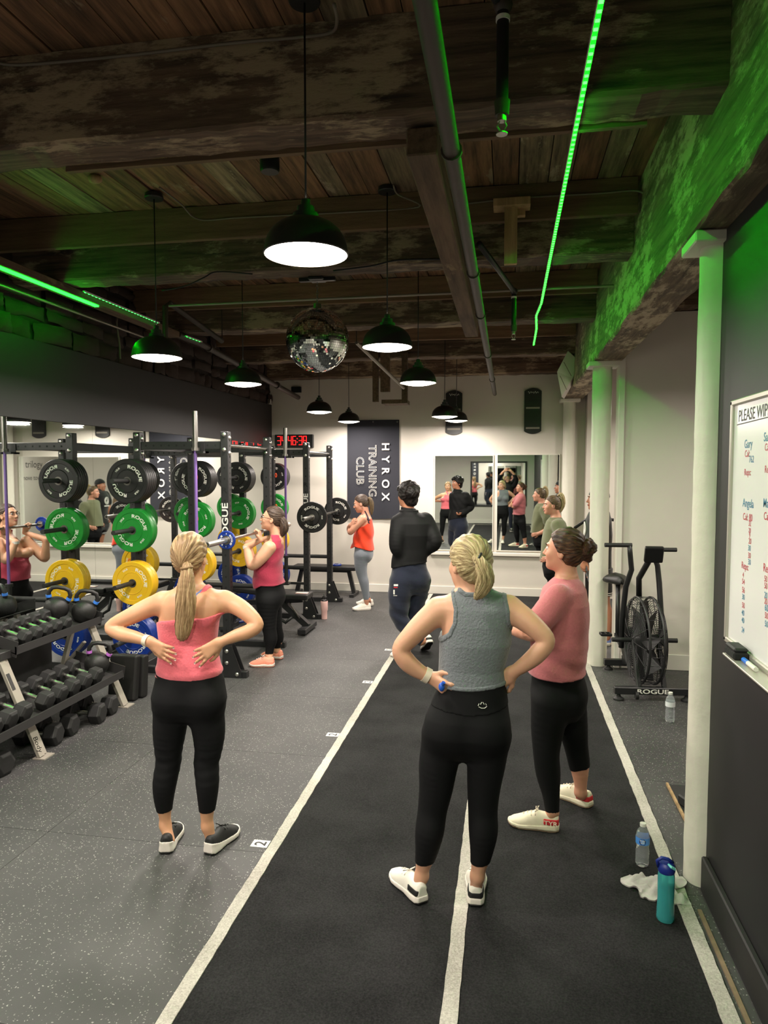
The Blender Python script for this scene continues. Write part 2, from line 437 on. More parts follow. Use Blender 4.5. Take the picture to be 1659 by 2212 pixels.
# ---- right: black wall, columns, girder, nook behind the columns
wr = sbox('wall_right', (WBX, YF, 0), (WBX+0.14, 3.46, GZ), 'wall_black', 'matt black partition wall holding the whiteboard', bev=0.004)
sbox('baseboard_right', (WBX-0.028, YF, 0.004), (WBX, 3.36, 0.17), 'wall_black', 'black baseboard under the whiteboard wall', bev=0.006)
plain('bare_edge', (0.47, 0.40, 0.31), 0.8, noise=0.3, scale=30)
sbox('trim_2', (0.845, YF, 0.0), (0.862, 3.2, 0.009), 'bare_edge', 'bare wooden strip edging the turf beside the black wall')
wn = sbox('wall_nook', (1.075, 7.16, 0), (XR, 7.30, 3.45), 'wall_white', 'white wall behind the air bike')
sbox('baseboard_nook', (1.10, 7.138, 0), (XR, 7.16, 0.155), 'trim_white', 'tall white baseboard behind the air bike', bev=0.004)
sbox('trim_3', (1.045, 7.13, 0), (1.10, 7.32, 3.45), 'trim_white', 'white corner trim at the end of the nook wall', bev=0.004)
sbox('wall_annex', (2.6, 7.30, 0), (2.72, YB, ZC), 'wall_white', 'white side wall beyond the columns')
sbox('trim_4', (1.13, YB-0.3, 0), (1.9, YB, ZC), 'wall_white', 'white pilaster on the back wall beside the columns')
sbox('wall_nook_side', (XR, YF, 0), (XR+0.12, 7.3, ZC), 'wall_white', 'white side wall of the nook')
wf = sbox('wall_front', (XL-0.25, YF-0.12, 0), (XR+0.12, YF, ZC), 'wall_white', 'white wall at the near end of the gym')
sbox('baseboard_front', (XL, YF, 0), (WBX-0.03, YF+0.02, 0.13), 'trim_white', 'white baseboard at the near end of the gym')
t = thing('framed_mirror', (-0.35, YF, 0.67), 'dark framed mirror on the near end wall', 'mirror')
MB().box((-1.3, YF+0.004, 0.67), (0.6, YF+0.016, 2.2)).build('mirror_glass', 'mirror', t)
mb = MB()
for lo, hi in (((-1.36, 0.64), (-1.3, 2.26)), ((0.6, 0.64), (0.66, 2.26)), ((-1.3, 2.2), (0.6, 2.26)), ((-1.3, 0.61), (0.6, 0.67))):
    mb.box((lo[0], YF+0.002, lo[1]), (hi[0], YF+0.03, hi[1]))
mb.build('frame', 'black_plastic', t)
# wall lettering seen by way of the two mirrors
plain('sign_grey', (0.16, 0.16, 0.17), 0.6)
t = thing('wall_lettering', (2.59, 8.5, 1.5), 'thin dark lettering reading trilogy on the white side wall', 'sign')
mb = MB()
def column(name, x, y, rr, label, z1=GZ, cap=True):
    t = thing(name, (x, y, 0), label, 'column'); struct(t)
    # slightly uneven plaster over a round iron post
    r = random.Random(int(y*10)); n = 40; rows = 34; vs = []; fs = []
    for j in range(rows+1):
        zz = z1*j/rows
        for i in range(n):
            a = 2*math.pi*i/n
            q = rr + r.uniform(-0.0016, 0.0016) + 0.002*math.sin(5*a+zz*3)
            vs.append((x+q*math.cos(a), y+q*math.sin(a), zz))
    for j in range(rows):
        for i in range(n): fs.append((j*n+i, j*n+(i+1) % n, (j+1)*n+(i+1) % n, (j+1)*n+i))
    mk('shaft', vs, fs, 'column_paint', t, smooth=True)
    if cap: MB().box((x-0.14, y-0.13, z1-0.05), (x+0.15, y+0.13, z1)).build('cap_plate', 'column_paint', t, bev=0.006)
    return t
column('column', 0.938, 3.47, 0.088, 'rough white column at the end of the black wall')
column('column', 0.897, 7.24, 0.092, 'round white column beside the air bike, lit green at its top')
column('column', 0.885, 10.86, 0.088, 'white column against the back wall behind the olive-shirted woman')
# ---- ceiling: deck boards, joists, girder
ce = sbox('ceiling', (XL-0.25, YF-0.1, ZC+0.025), (XR+0.1, YB+0.1, ZC+0.12), 'hole_black', 'old timber plank ceiling between dark beams')
x = XL-0.1; i = 0; r = random.Random(3)
while x < XR:
    w = r.uniform(0.13, 0.19); y = YF-0.05
    cuts = sorted(r.choice([-1.1, 0.95, 3.0, 5.05, 7.1, 9.15]) for _ in range(2)); cuts = [YF] + sorted(set(cuts)) + [YB]
    for a, b in zip(cuts[:-1], cuts[1:]):
        pale = (r.random() < (0.75 if -0.9 < x < 0.3 else 0.25))
        dz = r.uniform(-0.006, 0.006)
        MB().box((x+0.003, a+0.002, ZC+dz), (x+w-0.003, b-0.002, ZC+0.024+dz)).build('plank', 'plank_pale' if pale else 'plank', ce)
    x += w; i += 1
beam_y = [(-1.15, 'behind'), (0.85, 'near'), (2.90, 'above the big pendant'), (4.95, 'above the mirror ball'), (7.0, 'crossing beyond the mirror ball'), (9.05, 'second from the back wall'), (10.78, 'tight against the back wall')]
def rough_beam(name, lo, hi, mat, axis, label, amp=0.006, n=60):
    """timber with worn, slightly wavy arrises"""
    r = random.Random(int(lo[1]*100+lo[0]*7)); vs = []; fs = []
    L0, L1 = (lo[0], hi[0]) if axis == 'X' else (lo[1], hi[1])
    c = 0.014
    for k in range(n+1):
        t = L0+(L1-L0)*k/n
        if axis == 'X': a0, a1 = lo[1], hi[1]
        else: a0, a1 = lo[0], hi[0]
        z0, z1 = lo[2], hi[2]
        j = lambda: r.uniform(-amp, amp)
        ring = [(a0+c+j()*0.5, z0+j()), (a1-c+j()*0.5, z0+j()), (a1+j()*0.4, z0+c+j()*0.5), (a1, z1), (a0, z1), (a0+j()*0.4, z0+c+j()*0.5)]
        for (p, q) in ring: vs.append((t, p, q) if axis == 'X' else (p, t, q))
    m = 6
    for k in range(n):
        for i in range(m):
            f = (k*m+i, k*m+(i+1) % m, (k+1)*m+(i+1) % m, (k+1)*m+i)
            fs.append(f if axis == 'Y' else f[::-1])
    fs.append(tuple(range(m))); fs.append(tuple(n*m+i for i in range(m)))
    o = mk(name, vs, fs, mat)
    return struct(o, label)
for i, (y, wh) in enumerate(beam_y):
    lab = 'old dark timber ceiling beam %s' % wh
    rough_beam('ceiling_beam', (XL-0.02, y, 3.39), (GX0-0.002, y+0.24, ZC), 'beam_old', 'X', lab)
    if y > 1: rough_beam('ceiling_beam', (GX1+0.002, y, 3.46 if y > 7.5 or y < 5 else 3.46), (XR, y+0.24, ZC), 'beam_old', 'X', 'old timber beam over the nook %s' % wh)
gd = rough_beam('ceiling_girder', (GX0, YF, GZ), (GX1, YB, ZC), 'girder_old', 'Y', 'long peeling timber girder carried by the white columns', 0.008, 110)
for y, h0 in ((2.895, 0.02), ):
    o = MB().box((-2.1, y+0.246, 3.375), (0.55, y+0.275, 3.40)).build('batten', 'lumber_x'); tag(o, 'thin pale batten nailed along the underside of the near beam', 'batten')
for y, z0, lab in ((4.70, 3.55, 'pale new lumber ledger fixed high in front of the mirror ball beam'), (6.74, 3.56, 'pale lumber ledger in front of the third beam'), (8.8, 3.56, 'lumber ledger in front of the fourth beam')):
    o = MB().box((XL+0.02, y, z0), (GX0-0.02, y+0.045, ZC-0.004)).build('ledger_board', 'lumber_x', bev=0.003); tag(o, lab, 'timber')
o = MB().box((-0.435, 3.0, 3.262), (-0.305, 7.1, 3.3755)).build('hanging_timber', 'lumber_y', bev=0.006)
tag(o, 'long grey timber fixed under the beams beside the sprinkler pipe', 'timber')
# T-shaped lumber hanger
t = thing('lumber_hanger', (0.0, 4.72, 3.25), 'pale T-shaped lumber hanger below the ledger beside the green light strip', 'hanger')
MB().box((-0.04, 4.60, 3.25), (0.04, 4.64, 3.64)).build('post', 'lumber_z', t, bev=0.003)
MB().box((-0.11, 4.57, 3.60), (0.12, 4.69, 3.65)).build('crosspiece', 'lumber_z', t, bev=0.003)
MB().box((0.0, 4.645, 3.56), (0.09, 4.69, 3.66)).build('block', 'lumber_z', t, bev=0.003)
t = thing('timber_bracket', (-1.75, 9.0, 2.85), 'timber bracket hanging from the last beams before the banner', 'bracket')
for a, b in (((805, 800), (817, 868)), ((822, 800), (842, 846)), ((868, 838), (880, 871))):
    p, q = P(*a, 9.0), P(*b, 9.0)
    MB().box((p.x, 8.985, q.z), (q.x, 9.045, 3.45)).build('post', 'lumber_y', t)
p, q = P(824, 846, 9.0), P(878, 871, 9.0)
MB().box((p.x, 9.0, q.z), (q.x, 9.3, q.z+0.05)).build('crosspiece', 'lumber_y', t)

# ================================================================== CEILING SERVICES
plain('led_tape', (0.1, 0.9, 0.3), 0.5, emit=(0.05, 1.0, 0.16), estr=0.55)
plain('led_chip', (0.5, 1, 0.6), 0.5, emit=(0.018, 1.0, 0.022), estr=LED_GAIN)
plain('led_chip_soft', (0.5, 1, 0.6), 0.5, emit=(0.25, 1.0, 0.40), estr=6.0)
plain('led_diffuser', (0.1, 0.8, 0.25), 0.5, emit=(0.025, 1.0, 0.055), estr=52.0)
def led(name, pts, label, side=1, step=0.045, chip='led_chip'):
    """tape whose backing is turned up: it shines down and to one side"""
    t = thing(name, pts[0], label, 'light strip', 'green light strips')
    bk, em, ch = MB(), MB(), MB()
    for a, b in zip(pts[:-1], pts[1:]):
        a, b = Vector(a), Vector(b)
        bk.bar(a+Vector((-0.001*side, 0, 0.004)), b+Vector((-0.001*side, 0, 0.004)), 0.022, 0.004)
        bk.bar(a+Vector((-0.0105*side, 0, -0.001)), b+Vector((-0.0105*side, 0, -0.001)), 0.002, 0.014)
        em.bar(a, b, 0.018, 0.0045)
        n = max(1, int((b-a).length/step)); d = (b-a).normalized()
        for i in range(n):
            p = a+(b-a)*((i+0.5)/n)+Vector((0.0, 0, -0.004)); ch.bar(p-d*0.0065, p+d*0.0065, 0.014, 0.004)
    bk.build('backing', 'white_plastic', t); em.build('tape', 'led_tape', t)
    c = ch.build('led_chips', chip, t); c['kind'] = 'stuff'
    return t
led('led_strip', [(0.262, -2.5, 3.365), (0.262, 1.0, 3.362), (0.262, 3.0, 3.368), (0.262, 5.0, 3.366), (0.262, 6.2, 3.362), (0.235, 6.6, 3.345), (0.26, 7.2, 3.34), (0.262, 8.05, 3.33)],
    'glowing green light strip running under the beams beside the long girder')
led('led_strip', [(-3.36, 5.22, 3.376), (-3.36, 6.45, 3.376)], 'green light strip on the timber along the stone wall', -1, 0.05, 'led_chip_soft')
led('led_strip', [(-3.345, 7.0, 3.353), (-3.285, 7.25, 3.334)], 'short green light strip segment on the pipe along the stone wall', -1, 0.05, 'led_chip_soft')
ob = MB().box((-3.50, 3.4, 3.325), (-3.385, 6.95, 3.388)).build('wall_timber', 'lumber_y', bev=0.005); tag(ob, 'long timber running along the stone wall under the beams', 'timber')
ob = MB().box((-3.425, 3.4, 3.312), (-3.392, 5.48, 3.3245)).build('light_channel', 'led_diffuser'); tag(ob, 'flat green glowing channel on the side of the wall timber', 'light strip')
def pipe(name, pts, r, mat, label, cat='pipe', rings=(), n=14, ringmat=None, rw=0.03, rr=1.35):
    t = thing(name, pts[0], label, cat)
    MB().tube(pts, r, n).build('pipe_run', mat, t, smooth=True, auto=50)
    for a, b in rings:
        a, b = Vector(a), Vector(b); d = (b-a).normalized()*rw/2; c = (a+b)/2
        MB().cyl(c-d, c+d, r*rr, n=n).build('coupling', ringmat or mat, t, auto=40)
    return t
def ringat(pts, y): return [((p[0], y-0.1, p[2]), (p[0], y+0.1, p[2])) for p in pts]
PX, PZ = -0.208, 3.07
pipe('sprinkler_main', [(PX, -2.5, PZ), (PX, 10.6, PZ)], 0.030, 'pipe_iron', 'long rusty iron sprinkler main under the beams', rings=[((PX, y-0.1, PZ), (PX, y+0.1, PZ)) for y in (2.55, 4.1, 5.2, 7.0, 8.9)], rr=1.25, rw=0.02)
t = thing('sprinkler_drop', (-0.005, 2.6, 3.17), 'dark sprinkler drop pipe with glass-bulb head in front of the near beam', 'sprinkler')
def sprinkler(t, x, y, ztop, zbot, r, run):
    MB().tube(run, r, 14).build('branch_pipe', 'pipe_dark', t, smooth=True)
    MB().sphere(run[-1], r*1.55, 14, 8).build('elbow', 'pipe_iron', t, smooth=True)
    MB().cyl((x, y, ztop), (x, y, zbot+0.09), r, n=16).build('drop_pipe', 'pipe_dark', t, auto=40)
    MB().cyl((x, y, ztop-0.03), (x, y, ztop-0.045), r*1.15, n=16).build('paint_ring', 'white_plastic', t, auto=40)
    MB().cyl((x, y, zbot+0.115), (x, y, zbot+0.065), r*1.3, r*1.1, n=16).build('reducer', 'pipe_iron', t, auto=40)
    h = MB(); h.cyl((x, y, zbot+0.07), (x, y, zbot+0.045), r*0.75, n=12)
    for s in (-1, 1): h.tube([(x+s*r*0.3, y, zbot+0.05), (x+s*r*0.75, y, zbot+0.03), (x+s*r*0.1, y, zbot+0.004)], r*0.13, 6)
    h.cyl((x, y, zbot+0.005), (x, y, zbot), r*0.95, n=14); h.build('sprinkler_head', 'chrome', t, auto=40)
sprinkler(t, -0.035, 2.6, 3.565, 3.135, 0.0215, [(-0.34, 2.2, 3.70), (-0.18, 2.42, 3.655), (-0.08, 2.55, 3.61), (-0.035, 2.6, 3.575)])
t = thing('sprinkler_drop', (0.03, 5.8, 3.0), 'sprinkler drop on a green-lit branch pipe beyond the lumber hanger', 'sprinkler')
sprinkler(t, 0.03, 5.8, 3.36, 2.99, 0.019, [(-0.19, 4.45, 3.335), (-0.08, 5.1, 3.35), (0.03, 5.8, 3.37)])
pipe('wall_pipe', [(-3.405, 6.947, 3.357), (-3.32, 7.3, 3.33), (-3.25, 10.7, 3.08)], 0.036, 'pipe_iron', 'iron pipe sloping along the stone wall to the back', rings=[((-3.315, 7.4, 3.32), (-3.31, 7.6, 3.31)), ((-3.29, 8.4, 3.25), (-3.29, 8.6, 3.235)), ((-3.26, 9.6, 3.16), (-3.26, 9.8, 3.15))])
pipe('sprinkler_branch', [P(357, 735, 6.1), P(357, 662, 6.1), P(367, 655, 6.12), P(480, 737, 6.85)], 0.026, 'pipe_iron', 'elbowed iron branch pipe above the dome lamp by the stone wall')
pipe('diagonal_conduit', [P(770, 740, 7.4), P(872, 838, 8.75)], 0.02, 'conduit', 'thin grey pipe slanting down behind the mirror ball')
MB().cyl(P(480, 737, 6.85), Vector((P(480, 737, 6.85).x, 6.85, ZC)), 0.006, n=8).build('hanger_rod', 'pipe_iron', bpy.data.objects['sprinkler_branch'])
MB().cyl(P(770, 740, 7.4), Vector((P(770, 740, 7.4).x, 7.4, ZC)), 0.006, n=8).build('hanger_rod', 'pipe_iron', bpy.data.objects['diagonal_conduit'])
pipe('cross_conduit', [(-2.95, 5.85, 3.386), (GX0+0.004, 5.85, 3.394)], 0.011, 'conduit', 'thin metal conduit crossing behind the mirror ball', n=8)
pipe('wall_conduit', [(-3.70, 3.6, 3.31), (-3.70, 6.95, 3.31)], 0.012, 'conduit', 'pale conduit running low along the stone wall', n=8)
def AXW(px, py):
    d = _W + _R*((px-CXP)/F_PX) + _U*((CYP-py)/F_PX); t = -3.745/d.x
    return Vector((-3.745, d.y*t, CAM_H+d.z*t))
def cable(name, pts, r, mat, label):
    # smooth the polyline (Catmull-Rom)
    p = [Vector(q) for q in pts]; out = []
    for i in range(len(p)-1):
        a, b, c, d = p[max(i-1, 0)], p[i], p[i+1], p[min(i+2, len(p)-1)]
        for k in range(6):
            s = k/6; out.append(0.5*((2*b)+(c-a)*s+(2*a-5*b+4*c-d)*s*s+(3*b-a-3*c+d)*s**3))
    out.append(p[-1])
    return tag(MB().tube(out, r, 6).build(name, mat, smooth=True), label, 'cable')
cable('cable', [P(-20, 118, 2.86), P(25, 140, 2.87), P(250, 122, 2.87), P(500, 93, 2.87), P(650, 80, 2.87), P(715, 70, 2.86), P(728, 45, 2.7), P(722, 10, 2.4)], 0.007, 'cable_grey', 'grey cable stapled along the top of the near beam')
cable('cable', [P(345, 405, 4.2), P(390, 440, 4.5), P(430, 474, 4.68), P(520, 470, 4.69), P(760, 458, 4.69), P(905, 447, 4.69), P(860, 420, 4.5), P(850, 400, 4.3)], 0.006, 'cable_grey', 'grey cable sagging from a lamp rose to the pale ledger')
cable('cable', [P(990, 442, 4.69), P(1120, 428, 4.69), P(1290, 418, 4.69), P(1370, 412, 4.69), P(1410, 425, 4.6)], 0.006, 'cable_grey', 'grey cable along the ledger between main pipe and girder')
cable('cable', [P(1278, 545, 5.4), P(1290, 540, 5.4), P(1330, 543, 5.3), P(1352, 520, 5.2), P(1388, 495, 5.0)], 0.007, 'white_plastic', 'white cable dangling beside the long girder')
cable('cable', [P(1352, 560, 5.3), P(1358, 530, 5.2), P(1392, 505, 5.0)], 0.006, 'cable_black', 'black cable dangling beside the long girder')
cable('cable', [P(720, 585, 4.93), P(800, 575, 4.93), P(860, 562, 4.93), P(960, 560, 4.93)], 0.006, 'cable_black', 'black cable tacked along the mirror ball beam')
cable('cable', [P(350, 628, 4.9), P(400, 618, 4.9), P(440, 600, 4.9), P(470, 587, 4.93), P(545, 592, 4.93)], 0.005, 'cable_black', 'black cable along the beam above the dome lamp')
cable('cable', [AXW(260, 675), AXW(252, 695), AXW(258, 740), AXW(260, 775)], 0.009, 'cable_grey', 'cable hanging down the stone wall')
# small cylinders on the deck (sensors, old junction cans)
for (px, py, Y, rr, hh, lab) in ((583, 385, 3.9, 0.055, 0.14, 'black can-shaped ceiling fitting between the beams'), (707, 360, 3.5, 0.05, 0.03, 'round black ceiling rosette behind the near beam')):
    p = P(px, py, Y)
    tag(MB().lathe([(rr*0.9, 0), (rr, 0.01), (rr, hh), (rr*0.8, hh+0.01)], 20, (p.x, p.y, ZC-hh-0.015), cap=True).build('ceiling_fitting', 'black_plastic', auto=40), lab, 'fitting')
tag(MB().sphere((P(207, 452, 4.1).x, 4.1, ZC-0.03), 0.035, 10, 8, (1.3, 1, 0.8)).build('foam_lump', 'lumber_z', smooth=True), 'small yellow lump of foam stuck to the plank ceiling', 'foam')

# ---- pendant lamps
plain('lamp_black', (0.13, 0.13, 0.13), 0.38)
plain('lamp_inside', (0.85, 0.84, 0.8), 0.5)
plain('lamp_glow', (1, 0.95, 0.88), 0.5, emit=(1.0, 0.955, 0.89), estr=14.0)
def make_lamp():
    t = thing('pendant_lamp', (0, 0, 0), '', 'lamp', 'black dome pendant lamps')
    R = 0.163
    outer = [(R, 0.0), (R+0.004, 0.004), (R+0.001, 0.014), (R*0.985, 0.035), (R*0.93, 0.065), (R*0.83, 0.092), (R*0.69, 0.113), (R*0.52, 0.128), (R*0.36, 0.136), (0.050, 0.140), (0.050, 0.158), (0.034, 0.162), (0.034, 0.185), (0.018, 0.190), (0.018, 0.212), (0.006, 0.218)]
    MB().lathe(outer, 40, cap=True).v
    MB().lathe(outer, 40).build('shade', 'lamp_black', t, auto=35)
    MB().lathe([(R-0.001, 0.0005), (R*0.97, 0.022), (R*0.9, 0.055), (R*0.6, 0.11), (0.03, 0.14)], 40).build('reflector', 'lamp_inside', t, smooth=True)
    MB().lathe([(0.0005, -0.024), (R*0.35, -0.021), (R*0.65, -0.013), (R*0.88, -0.002), (R*0.965, 0.006), (R*0.965, 0.0145)], 40).build('diffuser', 'lamp_glow', t, smooth=True)
    MB().cyl((0, 0, 0.21), (0, 0, 1.06), 0.0042, n=8).build('cord', 'cable_black', t, smooth=True)
    MB().lathe([(0.058, 1.028), (0.062, 1.034), (0.058, 1.058), (0.04, 1.062)], 24, cap=True).build('ceiling_rose', 'lamp_black', t, auto=35)
    return t
LZ = 2.70
spots = [(-0.79, 2.72, 'big black dome pendant hanging in front of the mirror ball'), (-2.33, 4.44, 'black dome pendant above the plate rack, nearest the stone wall'),
         (-0.79, 4.60, 'black dome pendant beside the mirror ball, over the turf lane'), (-2.36, 6.08, 'black dome pendant second along the stone wall'),
         (-0.81, 6.36, 'black dome pendant beyond the mirror ball, over the turf lane'), (-2.43, 8.93, 'small far black pendant hanging below the mirror ball'),
         (-2.36, 10.35, 'small far black pendant just above the banner'), (-0.80, 8.95, 'far black pendant overlapping the balance board'),
         (-0.75, 10.30, 'farthest black pendant in front of the balance board'),
         (-2.38, 2.72, 'black dome pendant out of view by the left wall'), (-0.8, 0.8, 'unseen black dome pendant behind the viewer over the lane'), (-2.4, 0.8, 'unseen black dome pendant behind the viewer by the left wall'), (-0.8, -1.6, 'unseen black dome pendant near the end wall over the lane'), (-2.4, -1.6, 'unseen black dome pendant near the end wall by the left wall')]  # last five: unseen pendants, added for the light they give the near end
lamp0 = make_lamp()
for i, (x, y, lab) in enumerate(spots):
    dz = [0.09, 0, 0.05, 0.02, 0.03, 0.0, -0.03, -0.08, -0.04, 0.05, 0.05, 0.05, 0.05, 0.05][i]
    o = lamp0 if i == 0 else copy_tree(lamp0, label=lab)
    o.location = (x, y, LZ+dz); o['label'] = lab
    for ch in o.children:
        T_ = ZC-0.006-(LZ+dz)
        if ch.name.startswith('cord'): ch.scale = (1, 1, (T_-0.21)/0.85); ch.location = (0, 0, 0.21*(1-(T_-0.21)/0.85))
        if ch.name.startswith('ceiling_rose'): ch.location = (0, 0, T_-1.062)
    ld = bpy.data.lights.new('pendant_light', 'AREA'); ld.shape = 'DISK'; ld.size = 0.29; ld.energy = LAMP_W; ld.color = (1.0, 0.895, 0.815)
    lo = bpy.data.objects.new('pendant_light', ld); COL.objects.link(lo); lo.parent = o; lo.location = (0, 0, -0.028)
# two unseen pendants beyond the girder, lighting the white walls there
for (x, y, lab) in ((2.0, 5.2, 'black dome pendant hidden in the nook beyond the girder'), (1.75, 9.2, 'unseen black dome pendant beyond the columns')):
    o = copy_tree(lamp0, loc=(x, y, 2.75), label=lab)
    ld = bpy.data.lights.new('pendant_light', 'AREA'); ld.shape = 'DISK'; ld.size = 0.29; ld.energy = LAMP_W*0.8; ld.color = (1.0, 0.895, 0.815)
    lo = bpy.data.objects.new('pendant_light', ld); COL.objects.link(lo); lo.parent = o; lo.location = (0, 0, -0.028)

# ---- mirror ball
bc = P(686, 735, 5.2); BR = 0.238
t = thing('mirror_ball', (bc.x, bc.y, bc.z-BR), 'large mirrored disco ball hanging behind the big pendant', 'disco ball')
MB().sphere(bc, BR-0.004, 48, 30).build('ball_core', 'black_plastic', t, smooth=True)
mb = MB(); r = random.Random(8); rows = 46
for j in range(rows):
    a0 = -math.pi/2+math.pi*(j+0.04)/rows; a1 = -math.pi/2+math.pi*(j+0.96)/rows; am = (a0+a1)/2
    n = max(4, int(2*math.pi*math.cos(am)*BR/(math.pi*BR/rows)))
    for i in range(n):
        t0, t1 = 2*math.pi*(i+0.04)/n, 2*math.pi*(i+0.96)/n
        nrm = Vector((math.cos(am)*math.cos((t0+t1)/2), math.cos(am)*math.sin((t0+t1)/2), math.sin(am)))
        tilt = Vector((r.gauss(0, 1), r.gauss(0, 1), r.gauss(0, 1)))*0.03
        q = []
        for (a, tt) in ((a0, t0), (a0, t1), (a1, t1), (a1, t0)):
            v = Vector((math.cos(a)*math.cos(tt), math.cos(a)*math.sin(tt), math.sin(a)))
            q.append(bc + v*BR + nrm*(tilt.dot(v)*0.4*BR*0.2))
        mb.add(q, [(0, 1, 2, 3)])
o = mb.build('mirror_tiles', 'mirror', t); o['kind'] = 'stuff'
MB().cyl((bc.x, bc.y, bc.z+BR-0.004), (bc.x, bc.y, bc.z+BR+0.03), 0.03, n=16).build('cap', 'steel', t, auto=40)
mb = MB()
for k in range(7):
    zc = bc.z+BR+0.045+k*0.022; ax = Vector((1, 0, 0)) if k % 2 else Vector((0, 1, 0))
    mb.tube([Vector((bc.x, bc.y, zc))+ax*(0.008*math.cos(a))+Vector((0, 0, 0.015*math.sin(a))) for a in [2*math.pi*i/10 for i in range(10)]], 0.0022, 5, closed=True)
mb.build('chain', 'steel', t, smooth=True)
MB().box((bc.x-0.06, bc.y-0.06, bc.z+BR+0.20), (bc.x+0.06, bc.y+0.06, 3.388)).build('motor', 'black_plastic', t, bev=0.008)
MB().box((bc.x-0.14, bc.y-0.02, 3.36), (bc.x+0.14, bc.y+0.02, 3.39)).build('motor_bracket', 'black_plastic', t, bev=0.004)

# ---- white angled unit on the girder
t = thing('white_wall_unit', P(1225, 850, 9.0), 'white angled plastic unit fixed to the girder near the back wall', 'speaker')
pts = [P(1203, 803, 9.0), P(1227, 757, 9.0), P(1250, 778, 9.15), P(1246, 800, 9.2), P(1236, 818, 9.2), P(1213, 858, 9.1)]
mb = MB(); n = len(pts); off = Vector((0.05, 0.26, 0.0))
mb.add(pts+[p+off for p in pts], [tuple(range(n))[::-1], tuple(range(n, 2*n))]+[(i, (i+1) % n, n+(i+1) % n, n+i) for i in range(n)])
mb.build('housing', 'white_plastic', t, bev=0.006)
a, b = P(1209, 800, 8.995), P(1232, 800, 8.995)
mb = MB().bar(P(1210, 812, 8.99), P(1224, 842, 8.99), 0.006, 0.006); mb.bar(P(1218, 782, 8.99), P(1234, 812, 8.99), 0.006, 0.006)
mb.build('seam', 'cable_grey', t)
MB().bar(P(1222, 800, 9.2), P(1256, 792, 9.3), 0.05, 0.05).build('mount', 'pipe_dark', t)
# ================================================================== GYM EQUIPMENT
def AX(px, py, X):
    d = _W + _R*((px-CXP)/F_PX) + _U*((CYP-py)/F_PX); t = X/d.x
    return Vector((X, d.y*t, CAM_H+d.z*t))
def AZ(px, py, Z=0.0):
    d = _W + _R*((px-CXP)/F_PX) + _U*((CYP-py)/F_PX); t = (Z-CAM_H)/d.z
    return Vector((d.x*t, d.y*t, Z))
plain('plate_black', (0.085, 0.085, 0.088), 0.38, bump=0.05, scale=60, noise=0.05)
plain('plate_green', (0.07, 0.50, 0.16), 0.35, bump=0.05, scale=60, noise=0.04)
plain('plate_yellow', (0.86, 0.68, 0.10), 0.35, bump=0.05, scale=60, noise=0.04)
plain('plate_blue', (0.07, 0.19, 0.52), 0.35, bump=0.05, scale=60, noise=0.04)
plain('clip_orange', (0.95, 0.33, 0.12), 0.5)
plain('shaft_purple', (0.50, 0.38, 0.66), 0.4, 0.3)
plain('pad_black', (0.075, 0.072, 0.07), 0.5, noise=0.1, scale=40, bump=0.05)
plain('rubber_black', (0.095, 0.095, 0.095), 0.6, noise=0.12, scale=40, bump=0.08)
plain('frame_grey', (0.60, 0.575, 0.53), 0.5, 0.15)
plain('shelf_dark', (0.17, 0.165, 0.165), 0.5)
plain('kettle_iron', (0.10, 0.098, 0.095), 0.5, bump=0.12, scale=90, noise=0.1)
plain('ring_blue', (0.22, 0.48, 0.85), 0.5)
plain('ring_pink', (0.72, 0.42, 0.78), 0.5)

# ---- bumper plates (local axis along -Y: the lettered face looks towards -Y)
PR = 0.207
def arc_text(mb, body, size, rad, a_mid, y, xs=1.25, bold=0.012):
    vs, fs = text_geo(body, size, xs, bold)
    out = []
    for v in vs:
        a = a_mid - v.x/rad; rr = rad + v.y
        out.append((rr*math.cos(a), y, rr*math.sin(a)))
    mb.add(out, fs)
def plate_meshes(colour, R, th, weight, textmat='text_white'):
    """returns a template Empty at the plate centre"""
    t = thing('bumper_plate', (0, 0, 0), '', 'weight plate')
    f = -th/2
    rim = R*0.80; hub = R*0.50
    prof = [(0.026, f+0.004), (hub-0.004, f+0.004), (hub, f+0.001), (hub+0.004, f+0.006), (rim-0.004, f+0.006), (rim, f+0.001), (R-0.006, f), (R-0.001, f+0.005), (R, f+0.012),
            (R, -f-0.012), (R-0.001, -f-0.005), (R-0.006, -f), (rim, -f-0.001), (rim-0.004, -f-0.006), (hub+0.004, -f-0.006), (hub, -f-0.001), (hub-0.004, -f-0.004), (0.026, -f-0.004), (0.026, f+0.004)]
    MB().lathe(prof, 48, axis='Y').build('rubber_disc', colour, t, auto=30)
    MB().lathe([(0.0255, f+0.002), (0.040, f+0.002), (0.040, f+0.006), (0.0255, -f-0.006), (0.0255, f+0.002)], 24, axis='Y').build('steel_hub', 'steel', t, auto=30)
    big = R > 0.15
    for k in (0, 1):
        mb = MB(); arc_text(mb, 'ROGUE', R*(0.21 if big else 0.27), R*0.65, math.radians((62 if big else 20)+180*k), f+(0.0045 if big else 0.0005), 1.45 if big else 1.3, 0.022); mb.build('lettering', textmat, t)
        mb = MB(); arc_text(mb, weight if big else '5', R*(0.11 if big else 0.2), R*0.68, math.radians((152 if big else 105)+180*k), f+(0.0045 if big else 0.0005), 1.2, 0.02); mb.build('weight_mark', textmat, t)
    return t
PT = {'black': plate_meshes('plate_black', PR, 0.034, '15LB'), 'green': plate_meshes('plate_green', PR, 0.052, '25LB'),
      'yellow': plate_meshes('plate_yellow', PR, 0.060, '35LB'), 'blue': plate_meshes('plate_blue', PR, 0.068, '45LB'),
      'small': plate_meshes('plate_blue', 0.083, 0.024, '5LB'), 'ten': plate_meshes('plate_black', 0.202, 0.036, '10LB')}
